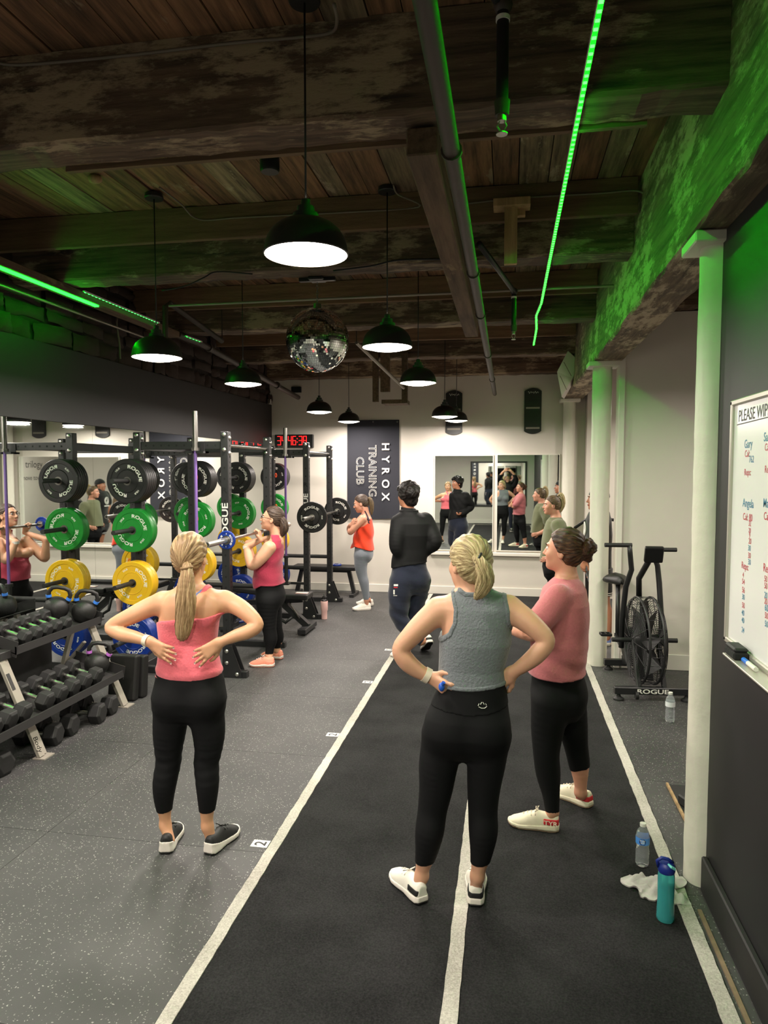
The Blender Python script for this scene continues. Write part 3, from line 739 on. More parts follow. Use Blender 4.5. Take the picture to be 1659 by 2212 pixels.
PTH = {'black': 0.034, 'green': 0.052, 'yellow': 0.060, 'blue': 0.068, 'small': 0.024, 'ten': 0.036}
_used = set()
def plate(kind, loc, spin, label, group, flip=False, tiltx=None):
    t = PT[kind]
    o = copy_tree(t, label=label, group=group) if kind in _used else t
    _used.add(kind)
    o['label'] = label
    if group: o['group'] = group
    o.location = loc; o.rotation_mode = 'ZYX' if False else 'XYZ'
    m = Matrix.Rotation(math.pi if flip else 0, 4, 'Z') @ Matrix.Rotation(spin, 4, 'Y')
    if tiltx: m = Matrix.Rotation(tiltx, 4, 'X') @ m
    o.rotation_euler = m.to_euler()
    return o

# ---- power racks
UW = 0.076
XFR, XRR = -2.585, -3.46
bolt_me = MB().lathe([(0.001, -0.012), (0.012, -0.0115), (0.018, -0.007), (0.020, 0.0), (0.020, 0.002)], 14, axis='Y')
def bolt(parent, p, direction):
    mb = MB(); mb.v = list(bolt_me.v); mb.f = list(bolt_me.f); p = Vector(p)
    def fn(v):
        if direction == '-Y': q = v
        elif direction == '+X': q = Vector((-v.y, v.x, v.z))
        elif direction == '-X': q = Vector((v.y, v.x, v.z))
        else: q = Vector((v.x, -v.y, v.z))
        return p+q
    mb.xf(fn).build('bolt', 'chrome', parent, smooth=True)
def hole_row(mb, x, y, z0, z1, face, step=0.0508):
    z = z0
    while z < z1:
        c = []
        for i in range(10):
            a = 2*math.pi*i/10; u, w = 0.0105*math.cos(a), 0.0105*math.sin(a)
            if face == '-Y': c.append((x+u, y-UW/2-0.0008, z+w))
            elif face == '+X': c.append((x+UW/2+0.0008, y+u, z+w))
        mb.add(c, [tuple(range(10)) if face == '-Y' else tuple(range(10))])
        z += step
def rack(label, ys_, first):
    y0, y1 = ys_
    t = thing('power_rack', ((XFR+XRR)/2, (y0+y1)/2, 0), label, 'power rack')
    for y in ys_:
        for x in (XFR, XRR):
            front = x == XFR
            u = MB().box((x-UW/2, y-UW/2, 0.0), (x+UW/2, y+UW/2, 2.305)).build('upright', 'rack_black', t, bev=0.006)
            mb = MB(); hole_row(mb, x, y, 0.14, 2.0, '-Y', 0.1016 if not front else 0.1016); hole_row(mb, x, y, 0.14, 2.28, '+X')
            mb.build('hole_row', 'hole_black', u)
            # end plates and bolts at the top joint
            MB().box((x-UW/2-0.006, y-UW/2-0.006, 2.10), (x+UW/2+0.006, y+UW/2+0.006, 2.12)).v
            for zz in (2.275, 2.135):
                bolt(t, (x, y-UW/2, zz), '-Y')
                bolt(t, (x+UW/2, y, zz-0.03), '+X')
            if front:
                # triangular foot gusset on both faces
                for yy in (y-UW/2-0.007, y+UW/2):
                    MB().prism([(-0.05, 0.0), (0.145, 0.0), (0.145, 0.05), (0.05, 0.30), (-0.038, 0.30)], (x, yy+0.007, 0.002), (1, 0, 0), (0, 0, 1), 0.007).build('gusset', 'rack_black', t)
                for (bx, bz) in ((0.0, 0.25), (0.0, 0.14), (0.10, 0.035)): bolt(t, (x+bx, y-UW/2-0.007, bz), '-Y')
        # side members along X: top pair and foot
        MB().box((XRR+UW/2, y-0.025, 2.14), (XFR-UW/2, y+0.025, 2.215)).build('crossmember', 'rack_black', t, bev=0.004)
        mb = MB()
        n = 10
        for i in range(n):
            xx = XRR+0.09+i*(XFR-XRR-0.18)/(n-1)
            mb.add([(xx+0.010*math.cos(a), y-0.0258, 2.178+0.010*math.sin(a)) for a in [2*math.pi*k/10 for k in range(10)]], [tuple(range(10))])
        mb.build('crossmember_holes', 'hole_black', t)
        MB().box((XRR-0.06, y-0.035, 0.0), (XFR+0.19, y+0.035, 0.062)).build('foot', 'rack_black', t, bev=0.004)
        MB().cyl((XRR+UW/2, y, 0.67), (XFR-UW/2, y, 0.67), 0.027, n=16).build('safety_bar', 'rubber_black', t, auto=40)
    # long members along Y
    MB().box((XRR-0.025, y0+UW/2, 2.135), (XRR+0.025, y1-UW/2, 2.212)).build('crossmember', 'rack_black', t, bev=0.004)
    MB().box((XRR-0.03, y0+UW/2, 0.02), (XRR+0.03, y1-UW/2, 0.09)).build('crossmember', 'rack_black', t, bev=0.004)
    MB().cyl((XFR, y0+UW/2, 2.178), (XFR, y1-UW/2, 2.178), 0.0175, n=16).build('pullup_bar', 'steel', t, auto=40)
    # lettering on the near front upright, reading upwards, and the R mark
    mb = MB(); put_text(mb, 'ROGUE', 0.082, (XFR, y0-UW/2-0.0012, 1.46), (0, 0, 1), (-1, 0, 0), 1.35, 0.02)
    mb.build('lettering', 'text_white', t)
    mb = MB(); put_text(mb, 'R', 0.075, (XFR, y0-UW/2-0.0012, 1.76), (1, 0, 0), (0, 0, 1), 1.3, 0.02)
    mb.build('cut_letter', 'hole_black', t)
    # plate storage pegs
    for y, s in ((y0, -1), (y1, 1)):
        for zz in (1.85, 1.388, 0.892, 0.372):
            a = Vector((XRR, y+s*UW/2, zz)); b = Vector((XRR, y+s*(UW/2+0.43), zz))
            MB().cyl(a, b, 0.0215, n=24).build('storage_peg', 'rubber_black', t, auto=40)
            MB().cyl(a+Vector((0, -s*0.002, 0)), a+Vector((0, s*0.008, 0)), 0.04, n=16).build('peg_flange', 'rack_black', t, auto=40)
    # vertical bar holder (clamp on the side member and cup near the floor)
    hx, hy = -2.83, y0-0.12
    mb = MB()
    for sg in (-1, 1): mb.box((hx+sg*0.053-0.0365, hy-0.03, 2.104), (hx+sg*0.053+0.0365, y0-0.026, 2.1205))
    mb.box((hx-0.0895, hy+0.0165, 2.104), (hx+0.0895, y0-0.026, 2.1205)); mb.box((hx-0.05, y0-0.033, 2.104), (hx+0.05, y0-0.0245, 2.20))
    mb.build('bar_clamp', 'rack_black', t)
    MB().box((hx-0.04, hy-0.04, 0.4575), (hx+0.04, y0-0.01, 0.4775)).build('bar_shelf', 'rack_black', t, bev=0.003)
    MB().bar((XRR, y0-0.02, 0.465), (XFR, y0-0.02, 0.465), 0.04, 0.03).build('bar_shelf_arm', 'rack_black', t)
    return t
R1, R2 = (6.20, 7.34), (8.85, 10.05)
rack('black steel power rack loaded with plates, where the woman in crimson lifts', R1, True)
rack('black steel power rack near the back wall with a racked barbell', R2, False)
NAMES = {'black': ('black', 'top'), 'green': ('green', 'second'), 'yellow': ('yellow', 'third'), 'blue': ('blue', 'lowest')}
spin0 = random.Random(4)
for (yu, s, which) in ((R1[0], -1, 'storage post beside the dumbbells'), (R1[1], 1, 'storage post behind the lifting woman'),
                       (R2[0], -1, 'storage post above the adjustable bench'), (R2[1], 1, 'storage post under the clock')):
    for kind, zz, cnt in (('black', 1.85, 5), ('green', 1.388, 2), ('yellow', 0.892, 2), ('blue', 0.372, 2)):
        off = UW/2+0.010
        for i in range(cnt):
            th = PTH[kind]; yc = yu+s*(off+th/2); off += th+0.001
            last = (i == cnt-1)
            spin = {'black': 0.35, 'green': 0.28, 'yellow': 0.55, 'blue': -0.75}[kind] if (last and yu == R1[0]) else spin0.uniform(-1.2, 1.2)
            plate(kind, (XRR, yc, zz-0.0036), -spin if False else spin, '%s %s bumper plate on the %s peg of the %s' % ((('innermost', 'second', 'middle', 'fourth', 'outermost')[i] if cnt == 5 else ('inner', 'outer')[i]), NAMES[kind][0], NAMES[kind][1], which), '%s plates on %s' % (kind, which))
        if s > 0 and kind != 'blue':
            p = Vector((XRR+0.062, yu+0.005, zz+0.02))
            mb = MB().tube([p+Vector((0.012*math.cos(a), -0.03, 0.03*math.sin(a))) for a in [2*math.pi*k/14 for k in range(14)]], 0.0045, 6, closed=True)
            tag(mb.build('spring_clip', 'clip_orange', smooth=True), 'orange oval collar clip beside the %s plates on the %s' % (kind, which), 'clip', 'orange clips')
# ---- barbells
def barbell(axis, c, label, length=2.19, grip=1.31, shaft='steel', sleeve='chrome', low_sleeve=None, rs=0.014):
    c = Vector(c); d = Vector((0, 1, 0)) if axis == 'Y' else Vector((0, 0, 1))
    t = thing('barbell', c-d*length/2 if axis == 'Z' else c, label, 'barbell')
    MB().cyl(c-d*grip/2, c+d*grip/2, rs, n=16).build('shaft', shaft, t, auto=40)
    for s in (-1, 1):
        m = sleeve if (s > 0 or not low_sleeve) else low_sleeve
        MB().cyl(c+d*(s*grip/2), c+d*(s*length/2), 0.0245, n=20).build('sleeve', m, t, auto=40)
        MB().cyl(c+d*(s*(grip/2-0.012)), c+d*(s*(grip/2+0.016)), 0.036, n=20).build('collar', m, t, auto=40)
        mb = MB()
        if axis == 'Y': mb.cyl(c+d*(s*(length/2)), c+d*(s*(length/2+0.001)), 0.019, n=16)
        else: mb.cyl(c+d*(s*(length/2)), c+d*(s*(length/2+0.001)), 0.019, n=16)
        mb.build('end_cap', 'rubber_black', t)
    return t
BX, BYC, BZ = -2.42, 6.48, 1.337
barbell('Y', (BX, BYC, BZ), 'steel barbell with small blue plates held on the crimson-topped woman\'s shoulders')
plate('small', (BX, BYC-0.655-0.016-0.0125, BZ), 0.3, 'small blue plate on the held barbell, sleeve pointing at the dumbbell rack', None)
plate('small', (BX, BYC+0.655+0.016+0.0125, BZ), 0.3, 'small blue plate on the far sleeve of the held barbell', None, flip=True)
hx = -2.487
barbell('Y', (hx, 9.45, 1.34), 'steel barbell with black plates resting on the back rack')
plate('ten', (hx, 9.45-0.655-0.016-0.019, 1.34), -0.5, 'black bumper plate on the racked barbell, over the pink tumbler', None)
plate('ten', (hx, 9.45+0.655+0.016+0.019, 1.34), 0.1, 'black bumper plate on the racked barbell, next to the orange-topped woman', None)
for y in R2:
    t = thing('j_hook', (XFR+0.05, y, 1.28), 'black hook carrying the racked barbell on the %s upright' % ('banner-side' if y > 9.5 else 'tumbler-side'), 'hook')
    mb = MB().box((XFR+UW/2+0.001, y-0.03, 1.25), (XFR+UW/2+0.012, y+0.03, 1.40)); mb.box((XFR+UW/2+0.001, y-0.03, 1.295), (hx+0.04, y+0.03, 1.322))
    mb.box((hx+0.03, y-0.03, 1.31), (hx+0.04, y+0.03, 1.365)); mb.build('hook_body', 'rack_black', t)
for y0, wh in ((R1[0], 'near rack'), (R2[0], 'back rack')):
    barbell('Z', (-2.83, y0-0.12, 0.442+1.005+0.035), 'upright stored barbell with purple shaft on the %s' % wh, 2.01, 1.31, 'shaft_purple', 'steel', 'rubber_black', 0.0145)
for q, k, lab in (((515, 1344), 'small', 'small blue plate lying flat on the floor under the rack'),):
    p = AZ(*q); plate(k, (p.x, p.y, 0.0125), 0.4, lab, None, tiltx=-math.pi/2)

# ---- dumbbell rack: tilted shelves on A-frames
t = thing('dumbbell_rack', (-3.4, 4.7, 0), 'grey A-frame dumbbell rack with dark shelves along the mirror wall', 'dumbbell rack')
FT = Vector((-3.10, 0, 0.0)); TP = Vector((-3.402, 0, 0.690))
for y in (4.19, 5.24):
    mb = MB()
    mb.bar((FT.x, y, 0.01), (TP.x, y, TP.z), 0.05, 0.022, (1, 0, 0.4)); mb.bar((FT.x-0.012, y+0.045, 0.01), (TP.x-0.012, y+0.045, TP.z), 0.026, 0.03, (1, 0, 0.4))
    mb.build('front_leg', 'frame_grey', t)
    MB().bar((-3.74, y+0.02, 0.01), (-3.541, y+0.02, 0.730), 0.05, 0.03, (1, 0, 0.4)).build('rear_leg', 'frame_grey', t)
    MB().bar((-3.46, y+0.02, 0.52), (-3.62, y+0.02, 0.34), 0.04, 0.02, (1, 0, 0.4)).build('brace', 'frame_grey', t)
    MB().box((FT.x-0.04, y-0.035, 0.0), (FT.x+0.05, y+0.075, 0.008)).build('foot_plate', 'frame_grey', t)
mb = MB(); put_text(mb, 'Body', 0.05, (-3.105, 4.162, 0.10), Vector((0.34, 0, -0.80)).normalized(), Vector((0.8, 0, 0.34)).normalized(), 1.1, 0.0)
mb.build('lettering', 'text_black', t)
# the label plate on the near leg
d_ = (TP-FT).normalized()
MB().bar(FT+Vector((0.014, 4.188, 0))+d_*0.50, FT+Vector((0.014, 4.188, 0))+d_*0.62, 0.03, 0.003, (1, 0, 0.4)).build('label_plate', 'shelf_dark', t)
def shelf(xf, zf, ya, yb, depth=0.36, slope=0.10):
    xb, zb = xf-depth, zf+slope
    MB().bar((xf, ya, zf), (xf, yb, zf), 0.012, 0.055, (0, 0, 1)).build('shelf_lip', 'shelf_dark', t)
    mb = MB(); e = 0.006
    mb.add([(xf, ya, zf-0.02), (xf, yb, zf-0.02), (xb, yb, zb-0.02), (xb, ya, zb-0.02), (xf, ya, zf-0.026), (xf, yb, zf-0.026), (xb, yb, zb-0.026), (xb, ya, zb-0.026)],
           [(0, 1, 2, 3), (7, 6, 5, 4), (0, 4, 5, 1), (1, 5, 6, 2), (2, 6, 7, 3), (3, 7, 4, 0)])
    mb.build('shelf', 'shelf_dark', t)
    for y in (ya, yb-0.006):
        MB().prism([(0, -0.05), (0.02, 0.06), (-depth, slope+0.06), (-depth, slope-0.05)], (xf, y+0.006, zf), (1, 0, 0), (0, 0, 1), 0.006).build('shelf_end', 'shelf_dark', t)
    return xb, zb
S1 = (-3.33, 0.705, 4.27, 5.30); S2 = (-3.09, 0.285, 3.45, 5.22)
shelf(*S1); shelf(*S2, depth=0.42, slope=0.11)
MB().box((-3.45, 4.16, 0.655), (-3.365, 4.275, 0.712)).build('shelf_bracket', 'shelf_dark', t, bev=0.004)
MB().box((-3.60, 4.18, 0.69), (-3.50, 4.275, 0.745)).build('shelf_bracket', 'shelf_dark', t, bev=0.004)
MB().box((-3.75, 3.5, 0.16), (-3.72, 5.2, 0.60)).build('back_panel', 'shelf_dark', t)
# hex dumbbells, handle along X
def dumbbell(R, L, hl):
    t = thing('hex_dumbbell', (0, 0, 0), '', 'dumbbell')
    for s in (-1, 1):
        vs = []; fs = []
        for (xx, rr) in ((hl/2, R*0.80), (hl/2+0.012, R), (hl/2+L-0.014, R), (hl/2+L, R*0.72)):
            for i in range(6):
                a = math.pi/6+math.pi/3*i; vs.append((s*xx, rr*math.cos(a+math.pi/6), R*0.866+rr*math.sin(a+math.pi/6)))
        for k in range(3):
            for i in range(6): fs.append((k*6+i, k*6+(i+1) % 6, (k+1)*6+(i+1) % 6, (k+1)*6+i))
        fs += [tuple(range(6)), tuple(18+i for i in range(6))]
        MB().add(vs, fs).build('hex_head', 'rubber_black', t, bev=0.003)
    prof = [(0.013, -hl/2-0.002), (0.013, -hl/2+0.012), (0.0165, -hl/2+0.02), (0.0135, -hl*0.25), (0.0165, 0.0), (0.0135, hl*0.25), (0.0165, hl/2-0.02), (0.013, hl/2-0.012), (0.013, hl/2+0.002)]
    MB().lathe(prof, 14, (0, 0, R*0.866), 'X').build('handle', 'chrome', t, smooth=True)
    return t
DB = {k: dumbbell(*v) for k, v in {'s': (0.046, 0.058, 0.115), 'm': (0.058, 0.072, 0.12), 'l': (0.070, 0.088, 0.12), 'xl': (0.083, 0.10, 0.125)}.items()}
_du = set()
def put_db(k, loc, rz, tilt, label, group):
    o = copy_tree(DB[k], label=label, group=group) if k in _du else DB[k]
    _du.add(k); o['label'] = label; o['group'] = group; o.location = loc
    o.rotation_euler = Euler((0, tilt, rz)).to_quaternion().to_euler()
rr = random.Random(21)
ORD = ('first', 'second', 'third', 'fourth', 'fifth', 'sixth', 'seventh', 'eighth', 'ninth', 'tenth')
til1 = math.atan2(0.10, 0.36); til2 = math.atan2(0.11, 0.42)
for i, y in enumerate([4.325, 4.440, 4.557, 4.674, 4.791, 4.908]):
    k = 's' if i < 1 else 'm'
    put_db(k, (-3.495, y, 0.705-0.018+0.165*0.278), rr.uniform(-0.005, 0.005), til1, 'black hex dumbbell on the top shelf, %s from the kettlebells' % ORD[5-i], 'dumbbells on the top shelf')
for i, y in enumerate([3.525, 3.667, 3.809, 3.951, 4.093, 4.325, 4.475, 4.625, 4.775, 4.925]):
    k = 'l'
    put_db(k, (-3.27, y, 0.285-0.018+0.18*0.262+0.002), rr.uniform(-0.006, 0.006), til2, 'black hex dumbbell on the lower shelf, %s from the upright bench' % ORD[9-i], 'dumbbells on the lower shelf')
for i, (x, y) in enumerate(((-3.30, 3.72), (-3.29, 3.92), (-3.28, 4.41), (-3.28, 4.60), (-3.22, 4.86), (-3.235, 5.06))):
    put_db('xl', (x, y, 0.001), rr.uniform(-0.12, 0.12), 0, 'large black hex dumbbell on the floor, %s from the upright bench' % ORD[5-i], 'dumbbells on the floor')
# ---- kettlebells
def kettlebell(x, y, xf, zf, slope, s, rz, label, ring):
    """stands on a tilted shelf whose front edge is at xf, zf"""
    L = Vector((x, y, zf-0.0205+(xf-x)*slope)); t = thing('kettlebell', L, label, 'kettlebell'); tl_ = Matrix.Rotation(math.atan(slope), 3, 'Y')
    MB().lathe([(0.0005, 0.0), (0.055, 0.0), (0.078, 0.018), (0.098, 0.055), (0.104, 0.095), (0.096, 0.135), (0.074, 0.165), (0.045, 0.182), (0.0005, 0.187)], 28).xf(lambda v: L+tl_ @ (v*s)).build('ball', 'kettle_iron', t, smooth=True)
    arch = [(-0.066, 0.145), (-0.082, 0.185), (-0.086, 0.225), (-0.068, 0.262), (-0.03, 0.276), (0.03, 0.276), (0.068, 0.262), (0.086, 0.225), (0.082, 0.185), (0.066, 0.145)]
    rot = tl_ @ Matrix.Rotation(rz, 3, 'Z')
    pts = [L+rot @ (Vector((a, 0, b))*s) for a, b in arch]
    MB().tube(pts, 0.0175*s, 12, rads=[0.021*s]*2+[0.018*s]*6+[0.021*s]*2).build('handle', 'kettle_iron', t, smooth=True)
    for sg in (-1, 1):
        a, b = L+rot @ (Vector((sg*0.078, 0, 0.176))*s), L+rot @ (Vector((sg*0.0845, 0, 0.198))*s)
        MB().cyl(a, b, 0.0235*s, n=16).build('colour_ring', ring, t, auto=40)
kettlebell(-3.436, 5.194, -3.33, 0.705, 0.10/0.36, 0.93, 0.5, 'black kettlebell with blue rings at the end of the top dumbbell shelf', 'ring_blue')
kettlebell(-3.597, 5.070, -3.33, 0.705, 0.10/0.36, 0.93, 0.5, 'black kettlebell with light blue rings behind the other on the top shelf', 'ring_blue')
kettlebell(-3.27, 5.099, -3.09, 0.285, 0.11/0.42, 0.93, 0.5, 'black kettlebell with pink rings on the lower dumbbell shelf', 'ring_pink')

# ---- benches
def pad(t, name, lo, hi, rot=None, about=None):
    return MB().box(lo, hi, rot, about).build(name, 'pad_black', t, bev=0.018, segs=3)
t = thing('upright_bench', (-3.2, 5.5, 0), 'black padded bench parts stood on end beside the dumbbell rack', 'bench')
rz = Matrix.Rotation(math.radians(-12), 3, 'Y')
pad(t, 'back_pad', (-3.33, 5.36, 0.0), (-3.08, 5.44, 0.38), Matrix.Rotation(math.radians(-9), 3, 'X'), (-3.13, 5.4, 0))
pad(t, 'seat_pad', (-3.32, 5.45, 0.0), (-3.05, 5.54, 0.36), Matrix.Rotation(math.radians(-6), 3, 'X'), (-3.13, 5.5, 0))
MB().bar((-3.2, 5.58, 0.0), (-3.2, 5.58, 0.34), 0.05, 0.05).build('frame', 'rack_black', t)
t = thing('flat_bench', (-2.75, 10.6, 0), 'black flat bench standing against the back wall', 'bench')
pad(t, 'pad', (-3.30, 10.46, 0.40), (-2.29, 10.74, 0.465))
MB().box((-3.2, 10.57, 0.36), (-2.4, 10.63, 0.40)).build('spine', 'rack_black', t)
for xa, xb in ((-2.42, -2.34), (-3.18, -3.26)):
    MB().bar((xa, 10.6, 0.38), (xb, 10.6, 0.04), 0.06, 0.06, (0, 1, 0)).build('leg', 'rack_black', t)
    MB().box((xb-0.035, 10.4, 0.0), (xb+0.035, 10.8, 0.05)).build('foot_bar', 'rack_black', t, bev=0.005)
plate('small', (-2.62, 10.58, 0.465+0.0125), 0.2, 'small blue plate lying on the flat bench', None, tiltx=-math.pi/2)
t = thing('incline_bench', (-2.8, 8.1, 0), 'black adjustable bench between the racks with a phone on its seat', 'bench')
pad(t, 'seat_pad', (-2.66, 7.97, 0.405), (-2.33, 8.25, 0.47))
pad(t, 'back_pad', (-3.42, 7.97, 0.42), (-2.69, 8.25, 0.485), Matrix.Rotation(math.radians(6), 3, 'Y'), (-2.69, 8.1, 0.44))
MB().bar((-2.42, 8.11, 0.39), (-3.35, 8.11, 0.31), 0.06, 0.06).build('spine', 'rack_black', t)
MB().bar((-2.72, 8.11, 0.38), (-2.36, 8.11, 0.07), 0.07, 0.09, (0, 1, 0)).build('front_leg', 'rack_black', t)
MB().bar((-3.2, 8.11, 0.34), (-3.35, 8.11, 0.06), 0.07, 0.07, (0, 1, 0)).build('rear_leg', 'rack_black', t)
MB().box((-2.42, 7.86, 0.02), (-2.32, 8.36, 0.08)).build('foot_bar', 'rack_black', t, bev=0.006)
MB().box((-3.40, 7.9, 0.0), (-3.32, 8.32, 0.06)).build('foot_bar', 'rack_black', t, bev=0.006)
MB().bar((-2.58, 8.06, 0.36), (-2.45, 8.06, 0.17), 0.012, 0.03, (0, 1, 0)).build('angle_scale', 'steel', t)
MB().tube([(-2.75, 8.0, 0.36), (-2.72, 7.98, 0.20), (-2.60, 7.98, 0.13), (-2.52, 7.98, 0.2)], 0.02, 10).build('ladder_arc', 'rack_black', t, smooth=True)
t = thing('phone', (-2.42, 8.08, 0.4705), 'phone in a pale pink case lying on the adjustable bench', 'phone')
plain('pale_pink', (0.90, 0.72, 0.70), 0.45)
MB().box((-2.50, 8.04, 0.4705), (-2.35, 8.115, 0.479)).build('case', 'pale_pink', t, bev=0.004)
MB().box((-2.495, 8.045, 0.479), (-2.355, 8.11, 0.4795)).build('screen', 'white_plastic', t)

# ---- pink tumbler
p = AZ(697, 1337)+Vector((0.0225, 0, 0)); t = thing('tumbler', (p.x, p.y, 0), 'pale pink straw tumbler standing on the floor by the back rack', 'tumbler')
MB().lathe([(0.0005, 0), (0.034, 0), (0.037, 0.004), (0.039, 0.105), (0.046, 0.118), (0.047, 0.235), (0.045, 0.240), (0.0005, 0.240)], 24, p).build('cup', 'pale_pink', t, auto=35)
MB().lathe([(0.044, 0.240), (0.044, 0.252), (0.036, 0.258), (0.0005, 0.259)], 24, p).build('lid', 'black_plastic', t, auto=35)
MB().tube([p+Vector((0.0, 0, 0.255)), p+Vector((-0.005, 0, 0.335))], 0.006, 8).build('straw', 'black_plastic', t, smooth=True)
MB().tube([p+Vector((-0.03, 0, 0.26)), p+Vector((-0.02, 0, 0.295)), p+Vector((0.03, 0, 0.295)), p+Vector((0.036, 0, 0.255))], 0.006, 8).build('carry_loop', 'black_plastic', t, smooth=True)

# ---- banner
plain('banner_cloth', (0.125, 0.13, 0.165), 0.8, noise=0.08, scale=8)
x0, x1, z0, z1 = back_rect(750, 908, 862, 1119, YB-0.03)
t = thing('banner', ((x0+x1)/2, YB-0.03, z0), 'tall black HYROX TRAINING CLUB banner hanging on the back wall', 'banner')
nu, nv = 26, 34; vs = []; fs = []
for j in range(nv+1):
    for i in range(nu+1):
        u, v = i/nu, j/nv
        yy = YB-0.022-0.010*(1-v)*(0.5+0.5*math.sin(u*17+v*3))-0.006*math.sin(u*9+1.3+2*v)*(1-v)
        sag = -0.022*math.sin(u*math.pi)*(1-v)**4
        vs.append((x0+(x1-x0)*u+0.02*(1-v)*(u-0.3)*0.6, yy, z0+(z1-z0)*v+sag))
for j in range(nv):
    for i in range(nu):
        a = j*(nu+1)+i; fs.append((a, a+1, a+nu+2, a+nu+1))
n0 = len(vs); vs2 = [(v[0], v[1]+0.002, v[2]) for v in vs]
mk('cloth', vs+vs2, fs+[tuple(i+n0 for i in f[::-1]) for f in fs], 'banner_cloth', t, smooth=True)
def tube_text(body, size, o, ax, ay, r=0.0035, xs=1.0, spacing=1.0):
    cu = bpy.data.curves.new('outline', 'FONT'); cu.body = body; cu.size = size; cu.fill_mode = 'NONE'; cu.bevel_depth = r; cu.bevel_resolution = 0; cu.resolution_u = 3; cu.space_character = spacing
    to = bpy.data.objects.new('outline', cu); COL.objects.link(to)
    ev = to.evaluated_get(bpy.context.evaluated_depsgraph_get()); me = ev.to_mesh()
    vs = [v.co.copy() for v in me.vertices]; fs = [tuple(q.vertices) for q in me.polygons]
    ev.to_mesh_clear(); bpy.data.objects.remove(to, do_unlink=True)
    cx = (min(v.x for v in vs)+max(v.x for v in vs))/2; cy = (min(v.y for v in vs)+max(v.y for v in vs))/2
    o, ax, ay = Vector(o), Vector(ax), Vector(ay)
    return [o+ax*((v.x-cx)*xs)+ay*(v.y-cy)+ax.cross(ay)*v.z for v in vs], fs
YT = YB-0.046
dn, rt = (0, 0, -1), (1, 0, 0)
mb = MB()
zt = [P(833, py, YT) for py in (965, 992, 1018, 1045, 1073)]
for ch, p in zip('HYROX', zt): put_text(mb, ch, 0.165, p, dn, rt, 1.05, 0.02)
mb.build('title_lettering', 'text_white', t)
mb = MB(); p = P(805, 1017, YT); mb.add(*tube_text('TRAINING', 0.175, p, dn, rt, 0.0022, 1.0, 1.0)); p = P(778, 1017, YT); mb.add(*tube_text('CLUB', 0.175, p, dn, rt, 0.0022, 1.02))
mb.build('outline_lettering', 'text_white', t)
for px in (756, 806, 858):
    p = P(px, 911, YB-0.034); MB().lathe([(0.006, -0.004), (0.012, -0.003), (0.012, 0.003)], 12, p, 'Y').build('grommet', 'steel', t)
# ---- balance boards on the back wall
plain('board_black', (0.045, 0.043, 0.045), 0.5)
plain('grip_grey', (0.52, 0.50, 0.46), 0.7)
for (a, b, c, d, lab) in ((963, 845, 998, 938, 'black board with grey grip strips on the back wall, behind the far pendants'), (1133, 840, 1169, 936, 'black board with grey grip strips on the back wall, above the right mirror')):
    x0, x1, z0, z1 = back_rect(a, b, c, d, YB-0.03)
    t = thing('balance_board', ((x0+x1)/2, YB, z0), lab, 'board'); w = x1-x0; xc = (x0+x1)/2
    poly = []
    for i in range(13): u = -1+2*i/12; poly.append((u*w/2, z0+0.035-0.045*math.cos(u*math.pi/2)**0.8 if abs(u) < 1 else z0+0.035))
    for i in range(13): u = 1-2*i/12; poly.append((u*w/2, z1-0.035+0.045*math.cos(u*math.pi/2)**0.8 if abs(u) < 1 else z1-0.035))
    MB().prism(poly, (xc, YB-0.005, 0), (1, 0, 0), (0, 0, 1), 0.028).build('deck', 'board_black', t, auto=30)
    for f in (0.55, 0.10): MB().box((xc-w*0.4, YB-0.038, z0+(z1-z0)*f), (xc+w*0.4, YB-0.033, z0+(z1-z0)*f+0.028)).build('grip_strip', 'grip_grey', t)
    mb = MB(); q = Vector((xc, YB-0.0345, z1-0.055))
    pts = [q+Vector((-0.075+0.011*i, 0, 0.016*math.sin(i*2.1)+0.006*math.cos(i*1.3))) for i in range(15)]
    mb.tube(pts, 0.0032, 6).build('script_mark', 'text_white', t, smooth=True)
# ---- digital wall clock
plain('clock_red', (0.2, 0.02, 0.02), 0.5, emit=(1.0, 0.10, 0.10), estr=4.0)
x0, x1, z0, z1 = back_rect(594, 939, 676, 967, YB-0.06)
t = thing('wall_clock', ((x0+x1)/2, YB-0.06, z0), 'black digital wall clock with red numerals in the corner of the back wall', 'clock')
MB().box((max(x0, XL+0.03), YB-0.07, z0), (x1, YB-0.002, z1)).build('housing', 'black_plastic', t, bev=0.004)
SEG = {'0': 'abcdef', '3': 'abgcd', '4': 'fgbc', '6': 'afgedc', '8': 'abcdefg'}
def seven(mb, ch, x, z, w, h, y):
    s = w*0.16
    bars = {'a': ((x, z+h-s), (x+w, z+h)), 'd': ((x, z), (x+w, z+s)), 'g': ((x, z+h/2-s/2), (x+w, z+h/2+s/2)), 'f': ((x, z+h/2), (x+s, z+h)), 'b': ((x+w-s, z+h/2), (x+w, z+h)), 'e': ((x, z), (x+s, z+h/2)), 'c': ((x+w-s, z), (x+w, z+h/2))}
    for c in SEG[ch]:
        (a, b), (c_, d) = bars[c]; mb.box((a, y, b), (c_, y+0.004, d))
mb = MB(); w = (x1-x0); cw = w*0.092; xx = x0+w*0.07; hh = (z1-z0)*0.68; zz = z0+(z1-z0)*0.2
for ch in '34:46:38':
    if ch == ':':
        for f in (0.28, 0.66): mb.box((xx, YB-0.074, zz+hh*f), (xx+cw*0.22, YB-0.070, zz+hh*f+cw*0.25))
        xx += cw*0.55
    else: seven(mb, ch, xx, zz, cw, hh, YB-0.074); xx += cw*1.26
mb.build('numerals', 'clock_red', t)
mb = MB(); put_text(mb, 'ROGUE', 0.035, (x0+w*0.2, YB-0.072, z0+0.018), (1, 0, 0), (0, 0, 1), 1.3, 0.01); mb.build('lettering', 'conduit', t)
p = P(582, 866, YB-0.1)
